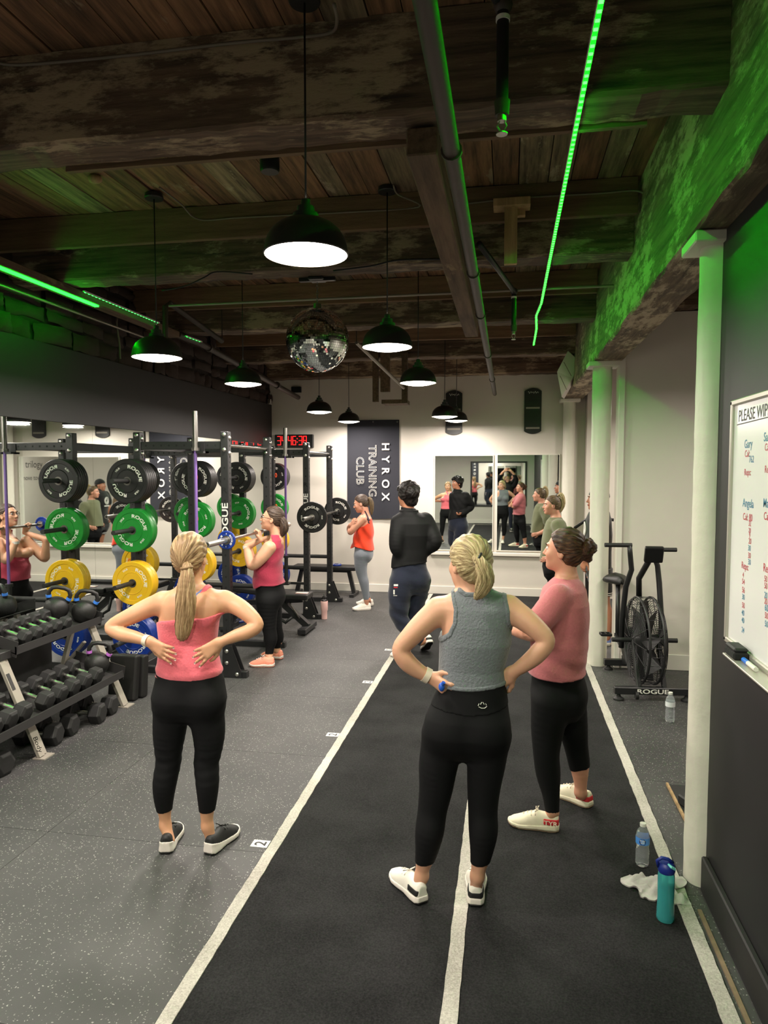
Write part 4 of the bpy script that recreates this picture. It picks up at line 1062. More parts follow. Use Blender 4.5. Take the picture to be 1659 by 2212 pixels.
t = thing('security_camera', (XL+0.06, YB-0.12, 3.001), 'tiny white camera standing on the black panel in the corner', 'camera')
MB().box((XL+0.0, YB-0.15, 3.001), (XL+0.06, YB-0.09, 3.012)).build('stand', 'white_plastic', t)
MB().box((XL+0.005, YB-0.145, 3.012), (XL+0.055, YB-0.1, 3.085)).build('body', 'white_plastic', t, bev=0.006)
MB().cyl((XL+0.03, YB-0.146, 3.055), (XL+0.03, YB-0.152, 3.055), 0.015, n=14).build('lens', 'black_plastic', t)
x0, x1, z0, z1 = back_rect(630, 836, 651, 848, YB-0.02)
tag(MB().box((x0, YB-0.05, z0), (x1, YB-0.001, z1)).build('wall_box', 'black_plastic', bev=0.004), 'small black box high on the back wall by the corner', 'box')

# ---- trilogy lettering on the annex wall (seen through both mirrors)
t = bpy.data.objects['wall_lettering']; ORG[t.name] = Vector(t.location)
mb = MB(); put_text(mb, 'trilogy', 0.22, (2.597, 8.1, 2.05), (0, -1, 0), (0, 0, 1), 1.0); put_text(mb, 'move toward', 0.15, (2.597, 8.1, 1.78), (0, -1, 0), (0, 0, 1), 1.0)
mb.build('lettering', 'sign_grey', t)

# ---- air bike
O = Vector((1.222, 6.16, 0)); fw = Vector((0.10, -1.0, 0)).normalized(); rt_ = Vector((-fw.y, fw.x, 0)); 
def B(r_, f_, z_): return O + rt_*r_ + fw*f_ + Vector((0, 0, z_))
t = thing('air_bike', O, 'black air bike with large fan wheel standing in the nook behind the column', 'exercise bike')
def bb_(name, a, b, w, h, mat='rack_black', up=(0, 0, 1)): return MB().bar(a, b, w, h, up).build(name, mat, t, bev=0.004)
bb_('front_foot', B(-0.32, 0, 0.085), B(0.32, 0, 0.085), 0.06, 0.06)
bb_('rear_foot', B(-0.19, -0.92, 0.075), B(0.24, -0.92, 0.075), 0.06, 0.06)
bb_('main_beam', B(0, -0.91, 0.10), B(0, -0.55, 0.20), 0.05, 0.09)
bb_('main_beam', B(0, -0.55, 0.20), B(0, -0.52, 0.62), 0.05, 0.09, up=tuple(fw))
for s in (-1, 1):
    MB().lathe([(0.0005, 0), (0.045, 0), (0.045, 0.015), (0.02, 0.03), (0.012, 0.055)], 14, B(0.28*s, 0, 0)).build('levelling_foot', 'rubber_black', t, auto=40)
    MB().lathe([(0.0005, 0), (0.04, 0), (0.04, 0.015), (0.018, 0.03), (0.012, 0.05)], 14, B(0.165*s+0.02, -0.92, 0)).build('levelling_foot', 'rubber_black', t, auto=40)
    MB().cyl(B(0.14*s-0.012, 0.035, 0.05), B(0.14*s+0.012, 0.035, 0.05), 0.032, n=16).build('transport_wheel', 'rubber_black', t, auto=40)
    bb_('fork', B(0.105*s, -0.03, 0.10), B(0.105*s, -0.22, 0.46), 0.035, 0.05, up=tuple(fw))
# fan cage
FR = 0.375; FC = B(0, -0.26, 0.455)
mb = MB(); n = 44; vs = []; fs = []
prof = [(FR-0.01, -0.085), (FR, -0.05), (FR+0.004, 0), (FR, 0.05), (FR-0.01, 0.085)]
def disc_pt(a, r_, off): return FC + rt_*off + fw*(r_*math.cos(a)) + Vector((0, 0, r_*math.sin(a)))
wires = MB()
for off, s in ((-0.085, -1), (0.085, 1)):
    for k in range(18):
        rr_ = FR-0.01-k*0.0185
        o_ = off + s*0.03*(1-(rr_/FR)**2)
        wires.tube([disc_pt(2*math.pi*i/40, rr_, o_) for i in range(40)], 0.0024, 4, closed=True)
    for k in range(14):
        a = 2*math.pi*k/14
        wires.tube([disc_pt(a, q*FR, off+s*0.03*(1-q*q)) for q in (0.12, 0.4, 0.7, 0.97)], 0.0035, 5)
for k in range(30):
    a = 2*math.pi*k/30+0.05
    wires.tube([disc_pt(a, r_, o_) for r_, o_ in prof], 0.003, 4)
wires.build('cage_wires', 'rack_black', t, smooth=True)
plain('perforated', (0.06, 0.06, 0.062), 0.5)
mb = MB()
for s in (-1, 1): mb.tube([disc_pt(2*math.pi*i/48, FR, s*0.06) for i in range(48)], 0.011, 8, closed=True)
mb.build('cage_rim', 'rack_black', t, smooth=True)
mb = MB()
for k in range(8):
    a = 2*math.pi*k/8; w = 0.10
    q = [disc_pt(a, 0.05, -0.045), disc_pt(a+0.28, 0.05, 0.045), disc_pt(a+0.30, FR*0.93, 0.055), disc_pt(a-0.05, FR*0.93, -0.055)]
    nrm = (q[1]-q[0]).cross(q[3]-q[0]).normalized()*0.003
    mb.add(q+[v+nrm for v in q], [(0, 1, 2, 3), (7, 6, 5, 4), (0, 4, 5, 1), (1, 5, 6, 2), (2, 6, 7, 3), (3, 7, 4, 0)])
mb.build('fan_blades', 'perforated', t)
MB().cyl(FC-rt_*0.11, FC+rt_*0.11, 0.05, n=20).build('hub', 'rack_black', t, auto=40)
tbl = MB(); 
for s in (-1, 1): MB().cyl(FC+rt_*(0.10*s), FC+rt_*(0.28*s), 0.02, n=14).build('foot_peg', 'rubber_black', t, auto=40)
# crank housing and pedals behind the fan
cc = B(-0.05, -0.62, 0.33)
MB().cyl(cc-rt_*0.02, cc+rt_*0.05, 0.16, n=28).build('chain_guard', 'rack_black', t, auto=40)
for s in (-1, 1):
    a = cc+rt_*(0.07*s); b = a+fw*(0.17*s)+Vector((0, 0, 0.05))
    MB().bar(a, b, 0.02, 0.03).build('crank_arm', 'rack_black', t)
    mb = MB(); c = b+rt_*(0.09*s)
    for q in (-0.045, 0.045): mb.bar(c+fw*q-rt_*0.045, c+fw*q+rt_*0.045, 0.012, 0.022)
    for q in (-0.045, 0.0, 0.045): mb.bar(c-fw*0.045+rt_*q, c+fw*0.045+rt_*q, 0.012, 0.022)
    mb.build('pedal', 'rack_black', t)
# handle arms
def arm(r0, pts, grip_dir):
    MB().tube(pts, 0.02, 12, rads=[0.024, 0.024, 0.024, 0.023, 0.022, 0.02]).build('handle_arm', 'rack_black', t, smooth=True)
    g = pts[-1]; MB().cyl(g-rt_*(0.02*grip_dir), g+rt_*(0.21*grip_dir), 0.019, n=14).build('grip', 'rubber_black', t, auto=40)
arm(-1, [B(-0.15, -0.45, 0.34), B(-0.16, -0.40, 0.60), B(-0.16, -0.30, 0.92), B(-0.13, -0.24, 1.08), B(-0.155, -0.20, 1.22), B(-0.165, -0.19, 1.30)], -1)
arm(1, [B(0.15, -0.30, 0.40), B(0.16, -0.32, 0.62), B(0.145, -0.36, 0.95), B(0.13, -0.37, 1.10), B(0.085, -0.36, 1.21), B(0.075, -0.35, 1.245)], 1)
# console on a bent mast
MB().tube([B(-0.01, -0.42, 0.80), B(-0.02, -0.40, 0.98), B(0.02, -0.28, 1.14), B(0.04, -0.22, 1.24)], 0.026, 10).build('mast', 'rack_black', t, smooth=True)
m_ = Matrix.Rotation(math.radians(22), 3, 'X')
c = B(0.045, -0.20, 1.22)
MB().box(c-Vector((0.078, 0.022, 0.075)), c+Vector((0.078, 0.022, 0.075)), m_).build('console', 'black_plastic', t, bev=0.012, segs=2)
# saddle
MB().tube([B(-0.09, -0.82, 0.30), B(-0.09, -0.84, 0.86)], 0.022, 12).build('seat_post', 'rack_black', t, smooth=True)
vs = []; fs = []; n = 16
for j, (f_, w, h) in enumerate(((-0.16, 0.02, 0.015), (-0.145, 0.10, 0.04), (-0.09, 0.125, 0.05), (0.0, 0.085, 0.045), (0.08, 0.05, 0.04), (0.13, 0.03, 0.03), (0.14, 0.01, 0.01))):
    for i in range(n):
        a = 2*math.pi*i/n; vs.append(B(-0.09+w*math.cos(a), -0.85+f_, 0.905+h*math.sin(a)-(0.02*abs(math.cos(a)))))
    if j:
        for i in range(n): fs.append(((j-1)*n+i, (j-1)*n+(i+1) % n, j*n+(i+1) % n, j*n+i))
fs += [tuple(range(n))[::-1], tuple(6*n+i for i in range(n))]
mk('saddle', vs, fs, 'pad_black', t, smooth=True)
mb = MB(); put_text(mb, 'ROGUE', 0.052, B(-0.005, 0.0312, 0.085), rt_, (0, 0, 1), 1.5, 0.02); mb.build('lettering', 'text_white', t)

# ---- whiteboard on the black wall
plain('board_white', (0.88, 0.875, 0.87), 0.22)
plain('board_frame', (0.74, 0.72, 0.68), 0.35, 0.5)
for n_, c in (('ink_black', (0.1, 0.1, 0.1)), ('ink_blue', (0.15, 0.48, 0.62)), ('ink_red', (0.74, 0.20, 0.26))): plain(n_, c, 0.5)
WX = WBX-0.002; y_far, y_near = 3.128, 1.6; zb0, zb1 = 1.255, 2.212
t = thing('whiteboard', (WX, (y_far+y_near)/2, zb0), 'whiteboard with handwritten workout scores on the black wall', 'whiteboard')
MB().box((WX-0.012, y_near, zb0), (WX, y_far, zb1)).build('panel', 'board_white', t)
mb = MB()
for lo, hi in (((y_far-0.022, zb0-0.02), (y_far+0.0, zb1+0.02)), ((y_near, zb0-0.02), (y_near+0.022, zb1+0.02)), ((y_near, zb1), (y_far, zb1+0.022)), ((y_near, zb0-0.022), (y_far, zb0))):
    mb.box((WX-0.024, lo[0], lo[1]), (WX, hi[0], hi[1]))
mb.build('frame', 'board_frame', t, bev=0.004)
wx = WX-0.0127
def ink(rows, matn):
    for (s, yy, zz, size, xs) in rows:
        put_text(MB(), s, size, (wx, yy, zz), (0, -1, 0), (0, 0, 1), xs, 0.008, left=True).build('handwriting', matn, t)
def WP(px, py): q = AX(px, py, wx); return q.y, q.z
def row(s, px, py, size, xs=1.0):
    y_, z_ = WP(px, py); return (s, y_, z_, size*0.62, xs)
ink([row('PLEASE WIPE DOWN', 1596, 899, 0.105, 0.95)], 'ink_black')
ya, za = WP(1592, 918); yb, zb_ = WP(1655, 897)
MB().bar((wx, ya, za), (wx, yb-0.5, zb_), 0.0006, 0.004, (0, 0, 1)).build('underline', 'ink_black', t)
ink([row('Gary', 1608, 962, 0.075), row('762', 1618, 992, 0.06), row('Angela', 1604, 1088, 0.075), row('30', 1616, 1183, 0.05), row('30', 1616, 1213, 0.05), row('30', 1603, 1288, 0.05), row('40', 1602, 1322, 0.05), row('40', 1602, 1338, 0.05), row('24', 1602, 1359, 0.05),
     row('Sam', 1650, 944, 0.075), row('Max', 1649, 1086, 0.075), row('20', 1651, 1284, 0.05), row('60', 1652, 1311, 0.055), row('50', 1652, 1346, 0.05)], 'ink_blue')
ink([row('Cal:', 1609, 980, 0.06), row('Reps:', 1608, 1022, 0.058), row('Cal: 80', 1605, 1115, 0.062), row('32', 1617, 1130, 0.048), row('20', 1617, 1145, 0.042), row('9', 1618, 1156, 0.048), row('20', 1617, 1168, 0.05), row('30', 1616, 1199, 0.05), row('Reps:', 1602, 1222, 0.062),
     row('4', 1604, 1241, 0.048), row('54', 1603, 1255, 0.05), row('56', 1603, 1273, 0.052), row('50', 1603, 1306, 0.05),
     row('Cal:', 1652, 966, 0.06), row('Reps:', 1652, 1016, 0.06), row('Cal:', 1650, 1114, 0.065), row('Reps:', 1649, 1228, 0.07), row('50', 1651, 1249, 0.05), row('50', 1651, 1264, 0.05), row('20', 1651, 1297, 0.05), row('50', 1652, 1328, 0.05)], 'ink_red')
MB().box((WX-0.086, y_near+0.2, zb0-0.030), (WX, 2.92, zb0-0.022)).build('marker_tray', 'board_frame', t, bev=0.002)
t = thing('eraser', (WX-0.04, 2.88, zb0-0.022), 'dusty black felt eraser on the whiteboard tray', 'eraser')
plain('felt_black', (0.10, 0.10, 0.10), 0.95, noise=0.35, scale=60, bump=0.4)
MB().box((WX-0.081, 2.80, zb0-0.0218), (WX-0.0245, 2.915, zb0+0.008)).build('felt', 'felt_black', t, bev=0.006)
MB().box((WX-0.079, 2.802, zb0+0.008), (WX-0.0265, 2.913, zb0+0.024)).build('back', 'rubber_black', t, bev=0.006)
t = thing('marker', (WX-0.05, 2.72, zb0-0.02), 'blue and white marker pen on the whiteboard tray', 'marker')
plain('marker_blue', (0.16, 0.45, 0.85), 0.4)
MB().cyl((WX-0.05, 2.785, zb0-0.012), (WX-0.05, 2.735, zb0-0.012), 0.009, n=14).build('cap', 'marker_blue', t, auto=40)
MB().cyl((WX-0.05, 2.735, zb0-0.012), (WX-0.05, 2.65, zb0-0.012), 0.0085, n=14).build('barrel', 'white_plastic', t, auto=40)

# ---- bottles, towel and bits on the floor
def glassy(name, rgb, rough=0.03, ior=1.33, tw=1.0):
    m, N, L, b = new_mat(name)
    b.inputs['Base Color'].default_value = (*lin(rgb), 1); b.inputs['Roughness'].default_value = rough
    b.inputs['Transmission Weight'].default_value = tw; b.inputs['IOR'].default_value = ior
    return m
glassy('pet_clear', (0.93, 0.95, 0.96), 0.05, 1.3, 0.86); glassy('teal_glass', (0.36, 0.80, 0.80), 0.06, 1.3, 0.62); glassy('teal_water', (0.20, 0.66, 0.70), 0.03, 1.3, 0.6)
plain('label_blue', (0.30, 0.55, 0.85), 0.4); plain('label_navy', (0.08, 0.10, 0.32), 0.4); plain('label_pale', (0.86, 0.87, 0.88), 0.4)
plain('lid_navy', (0.10, 0.17, 0.50), 0.4); plain('teal_soft', (0.45, 0.80, 0.78), 0.4)
def water_bottle(p, label, lab, s=1.0):
    t = thing('water_bottle', p, label, 'bottle')
    prof = [(0.0005, 0.004), (0.022, 0.0), (0.030, 0.004), (0.0325, 0.02)]
    for k in range(5): prof += [(0.0325, 0.026+k*0.012), (0.0300, 0.032+k*0.012)]
    prof += [(0.0285, 0.092), (0.031, 0.105), (0.0325, 0.112), (0.0325, 0.148), (0.0315, 0.155), (0.027, 0.172), (0.018, 0.186), (0.0125, 0.192), (0.0125, 0.198)]
    MB().lathe([(a*s, b*s) for a, b in prof], 28, p).build('bottle_wall', 'pet_clear', t, smooth=True)
    MB().lathe([(0.0005, 0.197*s), (0.0145*s, 0.197*s), (0.0145*s, 0.212*s), (0.0005, 0.213*s)], 20, p).build('cap', 'white_plastic', t, auto=40)
    MB().lathe([(0.0329*s, 0.113*s), (0.0331*s, 0.130*s), (0.0329*s, 0.147*s)], 28, p).build('label_band', lab, t, smooth=True)
    if lab == 'label_blue':
        mb = MB(); vs = []
        view = math.atan2(-p.y, -p.x)
        for i in range(16):
            a = 2*math.pi*i/16; u = 0.016*math.cos(a); ang = view+u/0.0335
            vs.append(p+Vector((0.0336*math.cos(ang), 0.0336*math.sin(ang), 0.130+0.0165*math.sin(a))))
        mb.add(vs, [tuple(range(16))]); mb.build('label_roundel', 'label_navy', t)
        mb = MB()
        for body, zz, sz in (('PURE', 0.136, 0.0105), ('LIFE', 0.126, 0.0105)):
            v0, f0 = text_geo(body, sz, 1.0, 0.02)
            mb.add([p+Vector((0.0339*math.cos(view+v.x/0.0336), 0.0339*math.sin(view+v.x/0.0336), zz+v.y)) for v in v0], f0)
        mb.build('label_lettering', 'text_white', t)
    return t
water_bottle(AZ(1387, 1868, 0.0055), 'clear water bottle with blue label standing on the turf by the white stripe', 'label_blue')
water_bottle(AZ(1447, 1559), 'clear water bottle with pale label standing in front of the air bike', 'label_pale', 1.1)
p = AZ(1437, 1986, 0.0055); t = thing('teal_bottle', p, 'teal translucent sports bottle with navy flip lid', 'bottle')
MB().lathe([(0.0005, 0.003), (0.033, 0.0), (0.037, 0.006), (0.037, 0.02), (0.034, 0.10), (0.035, 0.16), (0.0345, 0.20), (0.031, 0.222)], 32, p).build('bottle_wall', 'teal_glass', t, smooth=True)
MB().lathe([(0.0005, 0.006), (0.033, 0.006), (0.0355, 0.02), (0.0325, 0.10), (0.0335, 0.155), (0.0005, 0.155)], 32, p).build('water', 'teal_water', t, smooth=True)
MB().lathe([(0.033, 0.214), (0.036, 0.222), (0.036, 0.238), (0.033, 0.248), (0.026, 0.256), (0.0005, 0.258)], 32, p).build('lid', 'lid_navy', t, auto=35)
MB().tube([p+Vector((-0.034, -0.004, 0.236)), p+Vector((-0.040, -0.006, 0.262)), p+Vector((-0.022, -0.006, 0.277)), p+Vector((0.005, -0.004, 0.272)), p+Vector((0.026, 0, 0.256))], 0.0075, 10).build('carry_loop', 'lid_navy', t, smooth=True)
MB().bar(p+Vector((0.004, -0.03, 0.258)), p+Vector((0.026, -0.022, 0.243)), 0.03, 0.01).build('spout_cover', 'teal_soft', t, bev=0.003)
# towel: a crumpled cloth
plain('towel', (0.74, 0.71, 0.70), 0.95, noise=0.1, scale=60, bump=0.4)
r = np.random.RandomState(3); n = 44; c = AZ(1440, 1925)-Vector((0.045, 0, 0)); vs = []; fs = []
ph = r.uniform(0, 6.28, 12)
for j in range(n):
    for i in range(n):
        u, v = i/(n-1)-0.5, j/(n-1)-0.5
        rad = math.hypot(u, v)*2; an = math.atan2(v, u)
        hgt = 0.05*max(0, 1-rad*1.1)+0.016*math.sin(9*u+7*v+ph[0])*math.sin(11*v-5*u+ph[1])+0.01*math.sin(23*u+ph[2])*math.cos(19*v+ph[3])
        rr_ = 0.13*(1+0.22*math.sin(3*an+ph[4])+0.12*math.sin(5*an+ph[5]))
        vs.append((c.x+u*2*rr_*0.9, c.y+v*2*rr_*0.75, 0.012+max(0.0, hgt)))
for j in range(n-1):
    for i in range(n-1): a = j*n+i; fs.append((a, a+1, a+n+1, a+n))
vs2 = [(a, b, max(0.007, z-0.006)) for a, b, z in vs]; m0 = len(vs)
o = mk('gym_towel', vs+vs2, fs+[tuple(i+m0 for i in f[::-1]) for f in fs], 'towel', smooth=True)
tag(o, 'crumpled pale towel on the white stripe behind the teal bottle', 'towel')
# board with a pale edge leaning out from behind the column
t = thing('edged_board', (1.15, 4.2, 0), 'thin black board with a bare wooden edge lying by the column', 'board')
MB().box((0.995, 3.75, 0.001), (1.55, 4.47, 0.016)).build('board_top', 'rubber_black', t)
MB().box((0.982, 3.75, 0.001), (0.995, 4.49, 0.018)).build('wood_edge', 'lumber_z', t)
o = MB().box((1.02, 4.05, 0.017), (1.3, 4.28, 0.075), Matrix.Rotation(0.4, 3, 'Z')).build('rubber_block', 'rubber_black', bev=0.008); tag(o, 'black rubber wedge on the board behind the column', 'block')
p = AZ(1267, 1410); t = thing('wipe_tub', (p.x+0.02, p.y+0.1, 0), 'yellow tub with white top standing behind the round column', 'tub')
plain('tub_yellow', (0.88, 0.83, 0.12), 0.4)
q = Vector((p.x+0.025, p.y+0.1, 0.0105))
MB().lathe([(0.0005, 0), (0.055, 0), (0.058, 0.004), (0.058, 0.235), (0.0005, 0.237)], 24, q).build('tub_body', 'tub_yellow', t, auto=40)
MB().lathe([(0.056, 0.237), (0.05, 0.262), (0.02, 0.268), (0.018, 0.30), (0.0005, 0.302)], 24, q).build('lid', 'white_plastic', t, auto=40)
# treadmill handrails beyond the column
t = thing('treadmill', (1.3, 8.75, 0), 'black treadmill frame beside the man behind the column', 'treadmill')
MB().box((1.32, 8.45, 0.06), (1.95, 10.1, 0.16)).build('deck', 'rack_black', t, bev=0.01)
MB().box((1.42, 8.5, 0.16), (1.86, 10.05, 0.168)).build('belt', 'rubber_black', t)
for x in (0.0,):
    a, b, c = P(1241, 1141, 9.0), P(1266, 1123, 8.95), P(1276, 1119, 8.9)
    MB().tube([a, b, c, c+Vector((0.28, 0, -0.02))], 0.019, 10).build('handrail', 'rack_black', t, smooth=True)
    MB().bar(b+Vector((0.015, 0, -0.01)), Vector((b.x+0.06, 9.0, 0.0)), 0.07, 0.05, (0, 1, 0)).build('post', 'rack_black', t)
    MB().box((b.x-0.02, 8.95, 0.0), (1.4, 9.05, 0.08)).build('side_foot', 'rack_black', t)
for x in (1.35, 1.92): MB().box((x-0.03, 8.5, 0.0), (x+0.03, 10.0, 0.06)).build('runner', 'rack_black', t)
# ================================================================== PEOPLE: smooth implicit bodies meshed on a grid
V3 = lambda p: np.array(p, dtype=np.float32)
class Field:
    """signed distance field made of round cones, ellipsoids and lofted trunks, blended smoothly"""
    def __init__(s): s.p = []
    def rc(s, a, b, ra, rb, k=0.02, flat=None, fs=1.0):
        a, b = V3(a), V3(b); m = max(ra, rb)*max(1.0, fs)+k+0.03
        s.p.append(('rc', np.minimum(a, b)-m, np.maximum(a, b)+m, k, (a, b, ra, rb, None if flat is None else V3(flat), fs))); return s
    def carve(s, a, b, r, k=0.004):
        """leave room for a rod held by the body"""
        a, b = V3(a), V3(b); m = r+k+0.03
        s.p.append(('carve', np.minimum(a, b)-m, np.maximum(a, b)+m, k, (a, b, r, r, None, 1.0))); return s
    def chain(s, pts, k=0.02, flat=None, fs=1.0, sub=4):
        """a limb: points with radii joined by a smooth curve, blended to the rest as one piece"""
        q = [np.array([*p, r], dtype=np.float64) for p, r in pts]; out = []
        for i in range(len(q)-1):
            a, b, c, d = q[max(i-1, 0)], q[i], q[i+1], q[min(i+2, len(q)-1)]
            for j in range(sub):
                t = j/sub; out.append(0.5*(2*b+(c-a)*t+(2*a-5*b+4*c-d)*t*t+(3*b-a-3*c+d)*t**3))
        out.append(q[-1]); out = np.array(out, dtype=np.float32)
        m = out[:, 3].max()*max(1.0, fs)+k+0.03
        s.p.append(('ch', out[:, :3].min(0)-m, out[:, :3].max(0)+m, k, (out, None if flat is None else V3(flat), fs))); return s
    def el(s, c, r, M_=None, k=0.02, sub=False):
        c = V3(c); m = max(r)+k+0.03; M_ = np.eye(3, dtype=np.float32) if M_ is None else np.array(M_, dtype=np.float32)
        s.p.append(('sub' if sub else 'el', c-m, c+m, k, (c, V3(r), M_))); return s
    def loft(s, st, yaw=0.0, k=0.02, n=2.3, inset=0.0):
        st = sorted(st); a = np.array(st, dtype=np.float32)
        lo = np.array([(a[:, 1]-a[:, 3]).min(), (a[:, 2]-a[:, 4]).min(), a[0, 0]])-k-0.04-abs(math.sin(yaw))*0.1
        hi = np.array([(a[:, 1]+a[:, 3]).max(), (a[:, 2]+a[:, 4]).max(), a[-1, 0]])+k+0.04+abs(math.sin(yaw))*0.1
        s.p.append(('loft', lo, hi, k, (a, yaw, n, inset))); return s
    def bounds(s):
        return np.min([p[1] for p in s.p], 0), np.max([p[2] for p in s.p], 0)
    def grid(s, h, lo=None, hi=None, pad=0.01):
        l, u = s.bounds(); l = l if lo is None else np.maximum(l, lo); u = u if hi is None else np.minimum(u, hi)
        l = l-pad; n = np.ceil((u+pad-l)/h).astype(int)+1
        ax = [l[i]+h*np.arange(n[i], dtype=np.float32) for i in range(3)]
        f = np.full(n, 0.2, np.float32)
        for kind, pl, pu, k, d in s.p:
            i0 = [max(0, int((pl[i]-l[i])/h)) for i in range(3)]; i1 = [min(int(n[i]), int((pu[i]-l[i])/h)+2) for i in range(3)]
            if any(i1[i] <= i0[i] for i in range(3)): continue
            sl = tuple(slice(i0[i], i1[i]) for i in range(3))
            X = ax[0][sl[0]][:, None, None]; Y = ax[1][sl[1]][None, :, None]; Z = ax[2][sl[2]][None, None, :]
            if kind in ('rc', 'carve'):
                a, b, ra, rb, nf, fs = d; ba = b-a; L2 = float(ba @ ba)+1e-9
                x, y, z = X-a[0], Y-a[1], Z-a[2]
                t = np.clip((x*ba[0]+y*ba[1]+z*ba[2])/L2, 0, 1)
                x = x-t*ba[0]; y = y-t*ba[1]; z = z-t*ba[2]
                if nf is not None:
                    w = (x*nf[0]+y*nf[1]+z*nf[2])*(1/fs-1); x = x+w*nf[0]; y = y+w*nf[1]; z = z+w*nf[2]
                v = np.sqrt(x*x+y*y+z*z)-(ra+(rb-ra)*t)
                if nf is not None and fs < 1: v = v*fs**0.5
            elif kind == 'ch':
                out, nf, fs = d; v = np.full((X.shape[0], Y.shape[1], Z.shape[2]), 0.2, np.float32)
                l2 = np.array([X[0, 0, 0], Y[0, 0, 0], Z[0, 0, 0]])
                for A_, B_ in zip(out[:-1], out[1:]):
                    a, b, ra, rb = A_[:3], B_[:3], float(A_[3]), float(B_[3]); ba = b-a; L2 = float(ba @ ba)+1e-9; mm = max(ra, rb)*max(1.0, fs)+k+0.025
                    j0 = [max(0, int((min(a[i], b[i])-mm-l2[i])/h)) for i in range(3)]; j1 = [min(v.shape[i], int((max(a[i], b[i])+mm-l2[i])/h)+2) for i in range(3)]
                    if any(j1[i] <= j0[i] for i in range(3)): continue
                    ss = tuple(slice(j0[i], j1[i]) for i in range(3))
                    x, y, z = X[ss[0]]-a[0], Y[:, ss[1]]-a[1], Z[:, :, ss[2]]-a[2]
                    t = np.clip((x*ba[0]+y*ba[1]+z*ba[2])/L2, 0, 1)
                    x = x-t*ba[0]; y = y-t*ba[1]; z = z-t*ba[2]
                    if nf is not None:
                        w = (x*nf[0]+y*nf[1]+z*nf[2])*(1/fs-1); x = x+w*nf[0]; y = y+w*nf[1]; z = z+w*nf[2]
                    vv = np.sqrt(x*x+y*y+z*z)-(ra+(rb-ra)*t)
                    if nf is not None and fs < 1: vv = vv*fs**0.5
                    v[ss] = np.minimum(v[ss], vv)
            elif kind in ('el', 'sub'):
                c, r, M_ = d; x, y, z = X-c[0], Y-c[1], Z-c[2]
                u_ = [(x*M_[i][0]+y*M_[i][1]+z*M_[i][2])/r[i] for i in range(3)]
                q = np.sqrt(u_[0]**2+u_[1]**2+u_[2]**2)
                g = np.sqrt((u_[0]/r[0])**2+(u_[1]/r[1])**2+(u_[2]/r[2])**2)+1e-6
                v = q*(q-1)/g
            else:
                a, yaw, n_, inset = d; zz = ax[2][sl[2]]
                cx, cy, w, dd = [np.interp(zz, a[:, 0], a[:, i])[None, None, :] for i in (1, 2, 3, 4)]
                w = w-inset; dd = dd-inset
                dx, dy = X-cx, Y-cy; c_, s_ = math.cos(yaw), math.sin(yaw)
                ux, uy = np.abs(dx*c_+dy*s_)/w, np.abs(-dx*s_+dy*c_)/dd
                v = ((ux**n_+uy**n_)**(1/n_)-1)*np.minimum(w, dd)
                e = np.maximum(a[0, 0]-zz, zz-a[-1, 0])[None, None, :]
                v = np.maximum(v, e)
            cur = f[sl]
            if kind in ('sub', 'carve'):
                hh = np.clip(0.5-0.5*(cur+v)/k, 0, 1); f[sl] = cur*(1-hh)-v*hh+k*hh*(1-hh)
            else:
                hh = np.clip(0.5+0.5*(cur-v)/k, 0, 1); f[sl] = cur*(1-hh)+v*hh-k*hh*(1-hh)
        return f, l, ax
def surface_nets(f, l, h):
    s = f < 0
    c = np.zeros(tuple(np.array(f.shape)-1), np.uint8)
    for i in (0, 1):
        for j in (0, 1):
            for k in (0, 1): c += s[i:f.shape[0]-1+i, j:f.shape[1]-1+j, k:f.shape[2]-1+k]
    act = (c > 0) & (c < 8)
    idx = np.full(act.shape, -1, np.int64); I = np.argwhere(act); idx[act] = np.arange(len(I))
    acc = np.zeros((len(I), 3)); cnt = np.zeros(len(I))
    corners = [(i, j, k) for i in (0, 1) for j in (0, 1) for k in (0, 1)]
    vals = {cn: f[I[:, 0]+cn[0], I[:, 1]+cn[1], I[:, 2]+cn[2]] for cn in corners}
    for a in corners:
        for ax_ in range(3):
            if a[ax_]: continue
            b = list(a); b[ax_] = 1; b = tuple(b)
            va, vb = vals[a], vals[b]; m = (va < 0) != (vb < 0)
            t = np.where(m, va/(va-vb+1e-12), 0)
            p = np.array(a)[None, :].repeat(len(I), 0).astype(float); p[:, ax_] += t
            acc[m] += p[m]; cnt[m] += 1
    verts = (I+acc/np.maximum(cnt, 1)[:, None])*h+l
    faces = []
    for ax_ in range(3):
        u, v = (ax_+1) % 3, (ax_+2) % 3
        sl0 = [slice(None)]*3; sl1 = [slice(None)]*3; sl0[ax_] = slice(0, -1); sl1[ax_] = slice(1, None)
        e = s[tuple(sl0)] != s[tuple(sl1)]
        E = np.argwhere(e); E = E[(E[:, u] > 0) & (E[:, v] > 0) & (E[:, u] < f.shape[u]-1) & (E[:, v] < f.shape[v]-1)]
        if not len(E): continue
        q = []
        for du, dv in ((-1, -1), (0, -1), (0, 0), (-1, 0)):
            G = E.copy(); G[:, u] += du; G[:, v] += dv; q.append(idx[G[:, 0], G[:, 1], G[:, 2]])
        q = np.stack(q, 1); ins = s[E[:, 0], E[:, 1], E[:, 2]]
        q[~ins] = q[~ins][:, ::-1]
        faces.append(q)
    faces = np.concatenate(faces); faces = faces[(faces >= 0).all(1)]
    return verts, faces
